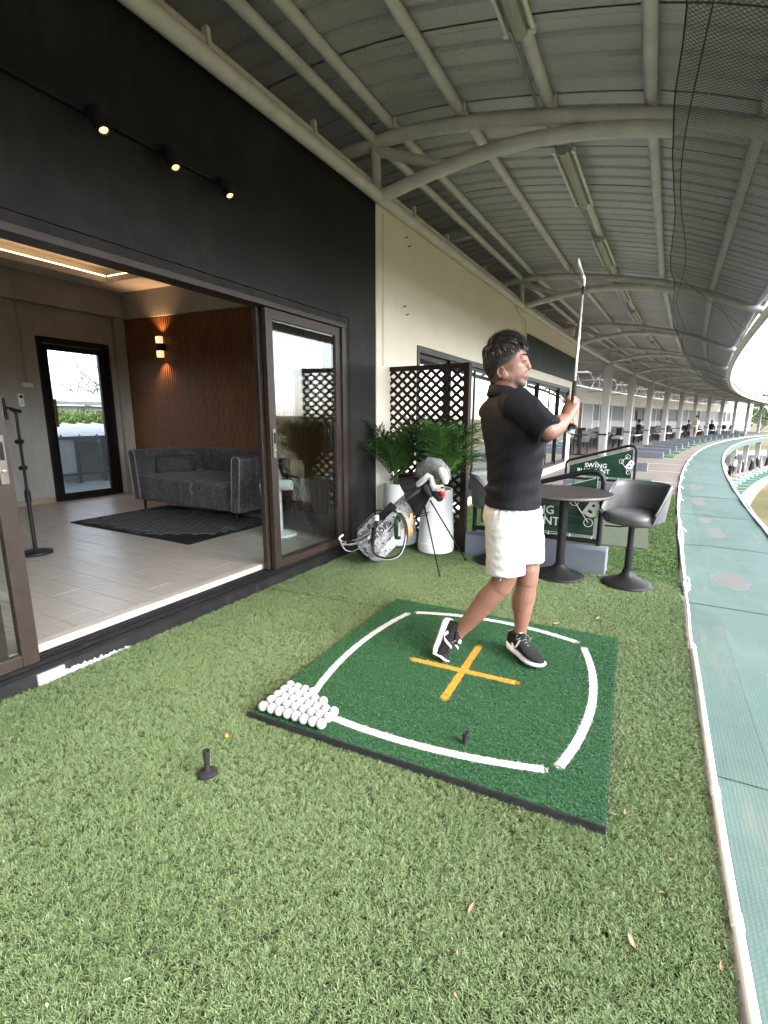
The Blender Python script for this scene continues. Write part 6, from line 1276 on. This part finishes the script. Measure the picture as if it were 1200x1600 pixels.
# trainers
M_SHOE = mat('black_knit', (.007, .007, .0085), .8, var=.5, scale=90, bump=.5, bscale=500); M_SOLE = mat('white_foam', (.66, .65, .63), .6, var=.06); M_TREAD = mat('grey_tread', (.10, .10, .10), .8)
def shoe(M, bend, label):
    def T(p):
        x, y, z = p
        if x > .11 and bend: a = bend*min(1, (x-.11)/.05); r = x-.11; x, z = .11+r*cos(a)-z*sin(a)*.6, z*cos(a)+r*sin(a)
        return M @ Vector((x, y, z))-PB
    def lo(sec, nm, m, par, e=2.5, n=22, sm_=50):
        b = MB(); vs = []
        for x, cy_, hw, z0, z1 in sec:
            for k in range(n): t = 2*pi*k/n; cc, ss = cos(t), sin(t); q = 1/((abs(cc)**e+abs(ss)**e)**(1/e)); vs.append(T((x, cy_+hw*cc*q, (z0+z1)/2+(z1-z0)/2*ss*q)))
        m_ = len(sec); b.add(vs, [(i*n+k, i*n+(k+1) % n, (i+1)*n+(k+1) % n, (i+1)*n+k) for i in range(m_-1) for k in range(n)]+[tuple(range(n-1, -1, -1)), tuple(range((m_-1)*n, m_*n))]); return b.build(nm, m, par, smooth=sm_)
    s_ = lo([(-.078, 0, .012, .016, .040), (-.074, 0, .026, .008, .046), (-.055, 0, .036, .002, .044), (-.01, -.001, .038, .0, .040), (.04, -.003, .037, .0, .034), (.09, -.003, .046, .0, .032), (.13, 0, .050, .001, .031), (.165, .004, .044, .005, .030), (.190, .006, .030, .010, .030), (.200, .007, .014, .016, .028)], label, M_SOLE, man, 3)
    u = lo([(-.072, 0, .014, .03, .075), (-.066, 0, .028, .03, .105), (-.045, 0, .034, .03, .112), (-.01, 0, .036, .03, .106), (.025, -.002, .037, .03, .103), (.06, -.003, .038, .03, .090), (.09, -.002, .043, .028, .074), (.125, 0, .045, .027, .060), (.16, .004, .039, .026, .050), (.184, .006, .024, .025, .041), (.194, .007, .010, .024, .034)], 'upper', M_SHOE, s_)
    b = MB()
    for q in range(6): x = .030+.016*q; z = .1045-.0075*q*(1+.08*q); b.tube([T((x-.004, -.020, z-.006)), T((x+.004, 0, z+.0035)), T((x-.002, .020, z-.006))], .0028, 6)
    b.tube([T((.030, -.004, .108)), T((.02, -.03, .118)), T((.038, -.045, .100)), T((.034, -.01, .110))], .0024, 6); b.tube([T((.030, .004, .108)), T((.022, .03, .116)), T((.040, .045, .098))], .0024, 6); b.build('laces', mat('grey_lace', (.10, .10, .11), .8), s_, smooth=1)
    lo([(-.025, 0, .030, .095, .117), (.005, 0, .029, .098, .120), (.03, 0, .022, .100, .126), (.04, 0, .016, .104, .128)], 'tongue', M_SHOE, s_)
    b = MB()
    for sg in (-1, 1): b.grid([[T((-.015+.07*f+.014*g, sg*(.0375+.004*sin(pi*f)), .062-.022*sin(pi*min(1, f*1.15))+.050*f*f*(f > .0)-.002+.010*g*(1-f)*sin(pi*min(1, f+.25)))) for g in (0, 1)] for f in np.linspace(0, 1, 9)])
    b.cbox((0, 0, 0), (0, 0, 0)) if False else None; b.build('side_mark', mat('white_print', ''), s_, fix=False); MB().add([T((.012, -.012, .1262)), T((.030, -.012, .1285)), T((.030, .012, .1285)), T((.012, .012, .1262))], [(0, 1, 2, 3)]).build('tongue_label', mat('white_print', ''), s_, fix=False)
    MB().add([T((-.0745, -.012, .085)), T((-.0745, .012, .085)), T((-.071, .013, .105)), T((-.071, -.013, .105))], [(0, 1, 2, 3)]).build('heel_tab', mat('white_print', ''), s_, fix=False)
    lo([(-.065, 0, .026, -.004, .004), (-.02, 0, .030, -.005, .003), (.05, -.002, .030, -.005, .003), (.11, -.001, .040, -.005, .003), (.165, .004, .034, .001, .007)], 'tread', M_TREAD, s_, 3)
xa = Vector((.765, -.644, 0)); za = Vector((0, 0, 1)); ya = za.cross(xa); ML = Matrix((xa, ya, za)).transposed().to_4x4(); ML.translation = Vector((-.463, 2.470, .040)); shoe(ML, 0, 'shoe')
xa = Vector((-.13, -.42, -.90)).normalized(); za = Vector((.95, -.25, 0)); za = (za-xa*za.dot(xa)).normalized(); ya = za.cross(xa); MR = Matrix((xa, ya, za)).transposed().to_4x4(); MR.translation = Vector((-.852, 2.310, .160)); shoe(MR, radians(62), 'shoe')
# the club
club_ = thing('golf_club', 'steel shafted golf iron held upright with its blade above the man', 'golf club', butt)
b = MB(); b.tube([Vector((0, 0, 0))-cu_*.02, cu_*.0, cu_*.12, cu_*.25], [.0145, .0142, .0128, .0105], 14); b.build('grip', mat('black_rubber', ''), club_, smooth=40)
MB().tube([-cu_*.0205, -cu_*.012], .0149, 14).build('grip_cap', mat('green_white_cap', (.02, .16, .08), .5), club_, smooth=40); MB().tube([-cu_*.0255, -cu_*.020], .0135, 14).build('cap_ring', M_TRIM, club_, smooth=40)
lc = (ctop-butt).length-.055; MB().tube([cu_*.24, cu_*(lc-.06)], [.0068, .0050], 12).build('shaft', mat('chrome', (.80, .81, .83), .34, .75), club_, smooth=1)
MB().tube([cu_*(lc-.12), cu_*(lc-.045)], .0068, 12).build('ferrule', M_DARKAL, club_, smooth=40)
hm2 = mat('forged_steel', (.80, .81, .83), .3, .8, var=.08); side_ = Vector((-.4, -.9, 0)); side_ = (side_-cu_*side_.dot(cu_)).normalized()*.88+cu_*.47; nb = side_.cross(cu_).normalized(); b = MB(); P0 = cu_*(lc-.035); rows = []
for i in range(9):
    f = i/8; c = P0+side_*.082*f+cu_*(.012+.022*f); w = .011+.022*f**.7 if f < .85 else .033-.035*(f-.85)/.15*.5; th = .0075*(1-.5*f)
    rows.append([c-cu_*w*.45-nb*th, c-cu_*w*.45+nb*th, c+cu_*w+nb*th*.35, c+cu_*w-nb*th*.35])
b.grid([r+[r[0]] for r in rows]); o_ = 0; b.f += [(0, 1, 2, 3), (40, 43, 42, 41)]; b.tube([cu_*(lc-.07), P0+cu_*.004, P0+side_*.012+cu_*.014], [.0068, .0082, .009], 12); b.build('iron_head', hm2, club_, smooth=40)
# ================================================================ THE CONCOURSE BEHIND THE COLUMNS AND EVERYTHING FAR
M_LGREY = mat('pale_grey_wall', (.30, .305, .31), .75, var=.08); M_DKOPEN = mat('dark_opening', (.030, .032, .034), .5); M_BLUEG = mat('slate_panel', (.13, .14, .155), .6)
con = thing('concourse_roof', 'pipe trussed corrugated roof over the seating area behind the columns', 'roof', RG(20, -3, 3.5)); CO = RG(20, -3, 3.5)
def cr(s, t, z): return RG(s, t, z)-CO
CT0, CT1 = -.05, -6.9
def cz(t): f = (t-CT0)/(CT1-CT0); return 3.72+.62*sin(pi*(.10+.82*f))-.19
for k in range(2, 15):
    s0 = S0+BAY*k; rows = [[cr(s0+ds, t, cz(t)+.16+dz) for ds, dz in rib_profile(24, BAY)] for t in np.linspace(-1.6, CT1-.3, 9)]; o = MB().grid(rows).build('roof_sheet', M_SHEET, con, fix=False); o.data.uv_layers.new(name='UVMap')
    s = s0; tr = MB().tube([cr(s, t, cz(t)) for t in np.linspace(CT0, CT1, 15)], .05, 8).build('truss', M_PIPE, con, smooth=1); nn = 7
    MB().tube([cr(s, t, 3.285+.16*sin(pi*f)) for t, f in zip(np.linspace(CT0, CT1, 12), np.linspace(0, 1, 12))], .045, 8).build('lower_chord', M_PIPE, tr, smooth=1); b = MB()
    for i in range(1, 7): t = CT0+(CT1-CT0)*i/7; t2 = CT0+(CT1-CT0)*(i+.5)/7; b.tube([cr(s, t, 3.30+.16*sin(pi*i/7)), cr(s, t2 if i < 6 else t, cz(t2)-.03)], .026, 6)
    b.build('web', M_PIPE, tr); b = MB()                         # arched braces along the wall line, between the columns
    if k >= 3:
        sm_ = s+BAY/2; b.tube([cr(sm_-1.5+3.0*f, -3.4, 3.05+.75*sin(pi*f)) for f in np.linspace(0, 1, 11)], .032, 7); b.tube([cr(sm_, -3.4, 3.1), cr(sm_, -3.4, 4.1)], .03, 6); b.build('arched_brace', M_PIPE, tr, smooth=1)
for t in (-1.0, -2.3, -3.4, -4.6, -5.8): MB().tube([cr(S0+BAY*k, t, cz(t)+.09) for k in range(2, 16)], .04, 8).build('purlin', M_PIPE, con, smooth=1)
MB().tube([cr(S0+BAY*k, -3.4, 3.05) for k in range(3, 16)], .045, 8).build('mid_pipe', M_PIPE, con, smooth=1)
for k in range(3, 13):
    for f in (.3, .75):
        o = copy_tree(bt); o.matrix_basis = RGM(S0+BAY*(k+f), -1.9, cz(-1.9)+.03); o['group'] = 'twin tube strip lights over the concourse'; o['label'] = 'dim strip light over the seating area, %s from the white building' % ORD[(k-3)*2+(f > .5)]
# back wall of the concourse, piece by piece
bw = thing('concourse_wall', 'pale rear wall of the seating area with dark openings and slate grey panels', 'wall', RG(20, -6.6, 0)); BWO = RG(20, -6.6, 0)
def wall_piece(nm, s0, s1, z0, z1, m, t=-6.6, th=.12, par=bw):
    n = max(1, int((s1-s0)/2.5)); b = MB()
    for i in range(n): a, c = s0+(s1-s0)*i/n, s0+(s1-s0)*(i+1)/n; b.add([RG(x, tt, z)-BWO for z in (z0, z1) for tt in (t, t-th) for x in (a, c)], [(0, 1, 5, 4), (2, 6, 7, 3), (0, 2, 3, 1), (4, 5, 7, 6), (0, 4, 6, 2), (1, 3, 7, 5)])
    return b.build(nm, m, par)
wall_piece('wall', 17.9, 90, 2.45, 3.74, M_CREAM); wall_piece('wall', 17.9, 90, -.02, 1.18, M_LGREY)
RWL = random.Random(9); s = 17.9
while s < 88:
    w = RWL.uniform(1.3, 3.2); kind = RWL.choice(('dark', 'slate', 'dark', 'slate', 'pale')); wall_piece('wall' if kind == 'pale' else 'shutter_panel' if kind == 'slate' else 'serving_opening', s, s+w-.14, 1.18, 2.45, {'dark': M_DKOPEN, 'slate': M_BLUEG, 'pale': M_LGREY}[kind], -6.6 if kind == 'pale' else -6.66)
    wall_piece('pilaster', s+w-.14, s+w, -.02, 2.6, M_WHITEW, -6.56, .16); s += w
for s in (29.5, 41, 55): wall_piece('dark_door', s, s+1.0, -.02, 2.15, M_DKOPEN, -6.57, .05)
for s_, t_, w_, z0, z1, m in ((20.2, -4.2, 1.6, 0, 1.15, M_WHITEW),): 
    g = thing('service_counter', 'white service counter behind the golfer\'s hands', 'counter', RG(s_, t_, 0), yaw_of(s_)); MB().box((-.3, -w_/2, -.02), (.3, w_/2, 1.08)).build('body', m, g, bevel=.01); MB().box((-.33, -w_/2-.03, 1.08), (.33, w_/2+.03, 1.12)).build('worktop', M_LGREY, g, bevel=.005); MB().box((-.1, -w_/2-.004, .62), (.22, -w_/2-.002, .74)).build('vent', M_DKOPEN, g)
g = thing('handrail', 'thin grey handrail and red fire extinguisher cart beside the white counter', 'railing', RG(19.3, -1.9, 0), yaw_of(19.3)); del g['label']; g['label'] = 'thin grey handrail beside the white building end'; b = MB()
for z in (.45, .9): b.tube([(-.9, 0, z), (.5, 0, z)], .018, 6)
for x in (-.9, -.2, .5): b.tube([(x, 0, -.02), (x, 0, .9)], .018, 6)
b.build('rail', M_PIPE, g)
mred = mat('dull_red_paint', (.28, .05, .045), .5)
g = thing('hose_reel', 'dull red hose reel standing by the handrail', 'hose reel', RG(19.0, -1.45, 0), yaw_of(19)); MB().tube([(-.1, 0, .32), (.1, 0, .32)], .22, 16).build('reel', mred, g); MB().box((-.16, -.2, -.02), (-.12, .2, .5)).box((.12, -.2, -.02), (.16, .2, .5)).build('frame', mred, g)
# tables, benches, stools along the bays
M_DKTOP = mat('dark_top', (.035, .034, .034), .4)
def far_table():
    g = thing('bay_table', '', 'table'); MB().box((-.35, -.3, .70), (.35, .3, .735)).build('tabletop', M_DKTOP, g, bevel=.004); MB().tube([(0, 0, .0), (0, 0, .7)], .035, 8).build('pedestal', M_STEELB, g); MB().lathe([(0, -.02), (.24, -.02), (.22, .0), (.03, .03), (0, .03)], 16).build('base', M_STEELB, g); return g
def far_bench():
    g = thing('bench', '', 'bench'); MB().box((-.2, -.75, .40), (.2, .75, .455)).build('seat', mat('pale_bench', (.42, .42, .41), .5), g, bevel=.004)
    for y in (-.62, .62):
        for x in (-.14, .14): MB().beam((x, y, -.02), (x, y, .40), .05, .05).build('leg', M_STEELB, g)
    return g
def far_chair():
    g = thing('dark_chair', '', 'chair'); MB().box((-.21, -.21, .42), (.21, .21, .47)).build('seat', M_DKTOP, g, bevel=.01); MB().box((-.23, -.21, .47), (-.18, .21, .86)).build('backrest', M_DKTOP, g, bevel=.01)
    for x in (-.18, .18):
        for y in (-.18, .18): MB().beam((x, y, -.02), (x, y, .43), .03, .03).build('leg', M_STEELB, g)
    return g
FT, FB, FC = far_table(), far_bench(), far_chair(); RF = random.Random(31); used = set()
def put(p, s, t, lab, grp, rz=0):
    o = p if id(p) not in used else copy_tree(p); used.add(id(p)); o.matrix_basis = RGM(s, t, 0) @ Matrix.Rotation(rz, 4, 'Z'); o['label'] = lab; o['group'] = grp; return o
put(FT, 19.9, -.75, 'dark topped pedestal table left of the nearest grey column', 'tables in the far bays'); put(FC, 22.3, -1.2, 'dark chair between the first two grey columns', 'chairs in the far bays', 1.2); put(FT, 22.9, -.8, 'small dark table between the first two grey columns', 'tables in the far bays'); put(FC, 23.6, -.9, 'second dark chair beside the small table between the columns', 'chairs in the far bays', 2.6)
put(FT, 26.0, -.5, 'dark pedestal table between the second and third grey column', 'tables in the far bays'); 
NC = [0, 0, 0]
def od(k): NC[k] += 1; return ORD[NC[k]-1]
for i in range(24):
    s = 27.2+i*1.75
    if i % 3: put(FB, s, RF.uniform(-.9, -.3), 'small pale topped bench behind the bays, %s from the near end' % od(0), 'benches in the far bays')
    else: put(FT, s, RF.uniform(-.9, -.3), 'small dark table behind the bays, %s past the third column' % od(1), 'tables in the far bays')
    put(FC, s+.7, RF.uniform(-1.7, -1.0), 'small dark chair behind the far bays, %s past the third column' % od(2), 'chairs in the far bays', RF.uniform(0, 6))
    if i % 2: put(FC, s+.2, RF.uniform(-2.6, -1.8), 'small dark chair behind the far bays, %s past the third column' % od(2), 'chairs in the far bays', RF.uniform(0, 6))
# small figures
def person(loc, rz, label, top, legs, hair_, pose='stand', skinlegs=True, sc_=1.0, group=None):
    g = thing('person', label, 'person', loc, rz, group); b = MB(); t_ = lambda pts, r: b.tube(pts, r, 10)
    if pose == 'stand': hip, kn, an = .88, .47, .07; legsP = [[(0, sg*.09, hip), (.02, sg*.10, kn), (0, sg*.10, an), (.10, sg*.11, .03)] for sg in (-1, 1)]
    else: hip = .50; legsP = [[(0, sg*.09, hip), (.40, sg*.11, .48), (.40, sg*.11, .08), (.50, sg*.11, .03)] for sg in (-1, 1)]
    for P_ in legsP: t_(P_, [.075, .055, .036, .04])
    sh_ = hip+.50; t_([(0, 0, hip-.06), (0, 0, hip+.2), (.01, 0, sh_-.06), (.01, 0, sh_+.02), (.01, 0, sh_+.08)], [(.10, .15), (.10, .14), (.11, .18), (.07, .12), .05]); t_([(.01, 0, sh_+.06), (.02, 0, sh_+.13)], [.05, .05]); b.ball((.02, 0, sh_+.22), (.095, .078, .115), 14, 10); b.ball((.11, 0, sh_+.20), (.02, .015, .02), 8, 6)
    armsP = [[(0, sg*.19, sh_-.02), (.05, sg*.23, sh_-.28), (.24, sg*.15, sh_-.34), (.33, sg*.10, sh_-.32)] for sg in (-1, 1)]
    for P_ in armsP: t_(P_, [.05, .042, .032, .036])
    me = remesh(b2 := b, .022, 2); me.transform(Matrix.Translation(PB)) if False else None; bo_ = link('body', me, M_SKIN2, g, 1)
    s_ = MB(); s_.tube([(0, 0, hip-.02), (0, 0, hip+.2), (.01, 0, sh_-.06), (.01, 0, sh_+.03)], [(.125, .175), (.125, .165), (.13, .205), (.08, .13)], 14)
    for P_ in armsP: s_.tube([P_[0], tuple((a+c)/2 for a, c in zip(P_[0], P_[1])), P_[1]], [.07, .062, .058], 10)
    link('top', remesh(s_, .022, 2), top, g, 1); q = MB()
    for P_ in legsP: q.tube(P_[:2] if skinlegs else P_[:3], [.105, .085] if skinlegs else [.105, .078, .06], 12)
    q.tube([(0, 0, hip-.1), (0, 0, hip+.06)], [(.115, .165), (.115, .165)], 14); link('shorts' if skinlegs else 'trousers', remesh(q, .022, 2), legs, g, 1)
    for P_ in legsP: MB().tube([(P_[2][0]-.05, P_[2][1], .035), (P_[2][0]+.15, P_[2][1], .03)], [.04, .045], 8, flat=.9).build('shoe', M_DKTOP, g, smooth=1)
    h = MB(); h.ball((.0, 0, sh_+.245), (.105, .09, .105), 14, 10); h.build('hair', hair_, g, smooth=1); g.scale = (sc_,)*3; return g
M_SKIN2 = mat('plain_skin', (.36, .18, .11), .5); mc = {n_: mat('cloth_'+n_, c, .85) for n_, c in (('white', (.66, .65, .64)), ('black', (.016, .016, .018)), ('navy', (.02, .03, .07)), ('red', (.50, .05, .045)), ('tan', (.36, .27, .18)), ('grey', (.22, .22, .23)), ('blue', (.06, .12, .30)))}
def onring(s, t): p = RG(s, t); return p
person(RG(43.4, .95, -.02), radians(200), 'woman in a white top standing in a far bay between the columns', mc['white'], mc['tan'], mh1, sc_=.97)
for s, t, tp_, lg_, lb in ((37.3, -1.3, 'navy', 'black', 'seated person in dark blue far back between the fourth and fifth column'), (50.5, -.9, 'black', 'grey', 'seated person in black far along the bays behind the standing woman'), (54.5, -1.2, 'grey', 'black', 'seated person in grey far along the bays'), (58.5, -.9, 'black', 'black', 'seated dark figure near the far end of the bays')):
    person(RG(s, t, -.02), RF.uniform(-1, 1), lb, mc[tp_], mc[lg_], mh1, 'sit', False)
# ---------------------------------------------------------------- lower level seen below the walkway
lcp = None
for i, k in enumerate(range(2, 15)):
    if lcp is None: lcp = thing('lower_column', '', 'column'); MB().box((-.2, -.2, 0), (.2, .2, 2.98)).build('shaft', cmat, lcp, bevel=.01); MB().box((.201, -.2, 0), (.215, -.12, 2.9)).build('edge_trim', M_WHITEW, lcp); o = lcp
    else: o = copy_tree(lcp)
    o.matrix_basis = RGM(S0+BAY*k, 1.4, ZL); o['label'] = 'square lower level column under the deck, %s from the near end' % ORD[i]; o['group'] = 'columns on the lower level'
mteal = mat('pale_teal_mat', (.30, .42, .39), .85, var=.2)
for i in range(26):
    s = 22+2.1*i; o = MB().box((-.75, -.72, 0), (.75, .72, .03)).build('lower_mat', mat('bay_mat_green', ''), None, bevel=.004); o.matrix_basis = RGM(s, 3.5, ZL); tag(o, 'green hitting mat on the lower level, %s from the near end' % ORD[i], 'mat', 'hitting mats on the lower level')
    o = MB().box((-.3, -.42, 0), (.3, .42, .16)).build('ball_tray', mteal, None, bevel=.02); o.matrix_basis = RGM(s+1.0, 3.25, ZL); tag(o, 'pale teal ball tray on the lower level, %s from the near end' % ORD[i], 'tray', 'ball trays on the lower level')
def far_bag(s, t, i):
    g = thing('lower_golf_bag', '%s golf bag standing on the lower level, %s from the near end' % (('black', 'navy', 'grey', 'black')[i % 4], ORD[i]), 'golf bag', RG(s, t, ZL), RF.uniform(0, 6), 'golf bags on the lower level'); MB().tube([(0, 0, .02), (.08, 0, .5), (.14, 0, .88)], [.13, .14, .13], 12).build('body', (mc['black'], mc['navy'], mc['grey'], mc['black'])[i % 4], g, smooth=40)
    for q in range(5): a = q*1.25; MB().tube([(.15+.06*cos(a), .06*sin(a), .86), (.2+.09*cos(a), .09*sin(a), 1.06+.05*(q % 2))], [.008, .035], 7).build('club', (mc['black'], mc['white'])[q % 2], g)
    for q in (-1, 1): MB().tube([(.13, .05*q, .75), (.42, .25*q, .0)], .012, 6).build('stand_leg', M_STEELB, g)
for i in range(26): far_bag(23+1.9*i+RF.uniform(-.4, .4), RF.uniform(1.8, 2.4), i)
for s, t, tp_, lg_, po, lb in ((32.2, 2.75, 'grey', 'tan', 'stand', 'golfer in grey nearest on the lower level below the walkway'), (33.4, 2.6, 'navy', 'navy', 'stand', 'golfer in navy beside the grey one on the lower level'), (35.2, 2.6, 'black', 'black', 'stand', 'golfer in black third along the lower level'), (47.0, 1.4, 'red', 'black', 'stand', 'person in a red top farther along the lower level'), (47.8, 2.4, 'white', 'black', 'stand', 'person in a white top below the red one on the lower level'), (53.5, 2.3, 'white', 'navy', 'stand', 'farthest person in white on the lower level')):
    person(RG(s, t, ZL), RF.uniform(-.8, .8), lb, mc[tp_], mc[lg_], mh1, po)
for i, s in enumerate(range(20, 84, 4)):
    g = thing('shrub', 'yellow green shrub behind the lower level columns, %s from the near end' % ORD[i], 'shrub', RG(s, -9.6, ZL), group='shrubs behind the lower level'); lb_ = MB(); leaf_cloud(lb_, (0, 0, 1.5), (1.9, 1.9, 1.4), 420, .16, RT); lb_.build('crown', (M_LEAFG, M_LEAFP)[i % 2], g, fix=False); MB().tube([(0, 0, 0), (0, 0, 1.3)], .08, 6).build('trunk', greybark, g)
# ---------------------------------------------------------------- trees beyond the curve and round the field
for i, (x, y, h_, lb) in enumerate(((19.5, 96, 10.6, 'low dark tree above the far roof rim, left one'), (23.5, 101, 10.2, 'low dark tree above the far roof rim, middle one'), (28.0, 108, 10.4, 'low dark tree above the far roof rim, right one'))):
    tree('distant_tree', lb, 'tree', (x, y, ZL), h_, RT, M_LEAFD, .6, 1500, .26, greybark, 3, 'trees above the far roof rim')
for i in range(24):
    a = radians(8+7.2*i); tree('range_tree', 'distant green tree across the golf range, %s round the field' % ORD[i], 'tree', (CX-10+140*sin(a)*.55, -40+165*cos(a), ZL), RT.uniform(8, 13), RT, M_LEAFD, .6, 700, .42, greybark, 2, 'trees round the golf range')
for i, k in enumerate((0, 1, 2, 3, 4, 5)):
    g = thing('net_pole', 'tall steel ball fence pole across the range, %s of the line' % ORD[i], 'pole', (48+9*i, -24+13*i, ZL), group='ball fence poles'); MB().tube([(0, 0, 0), (0, 0, 14)], [.16, .10], 8).build('shaft', M_PIPE, g, smooth=1); MB().beam((-.8, 0, 13.5), (.8, 0, 13.5), .08, .08).build('arm', M_PIPE, g)

g = thing('range_building', 'long pale building across the range, seen mirrored in the glass door', 'building', (150, -10, ZL), radians(8)); MB().box((0, -70, 0), (14, 90, 17)).build('wall', mat('pale_render', (.34, .37, .39), .8), g); wm_ = mat('building_glass', (.10, .13, .15), .2)
for k in range(4):
    o = MB().box((-.12, -68, 2.2+3.8*k), (-.02, 88, 3.9+3.8*k)).build('window_band', wm_, g)
MB().box((-.6, -71, 17), (14.5, 91, 17.6)).build('roof', mat('grey_roof', (.3, .3, .31), .7), g)
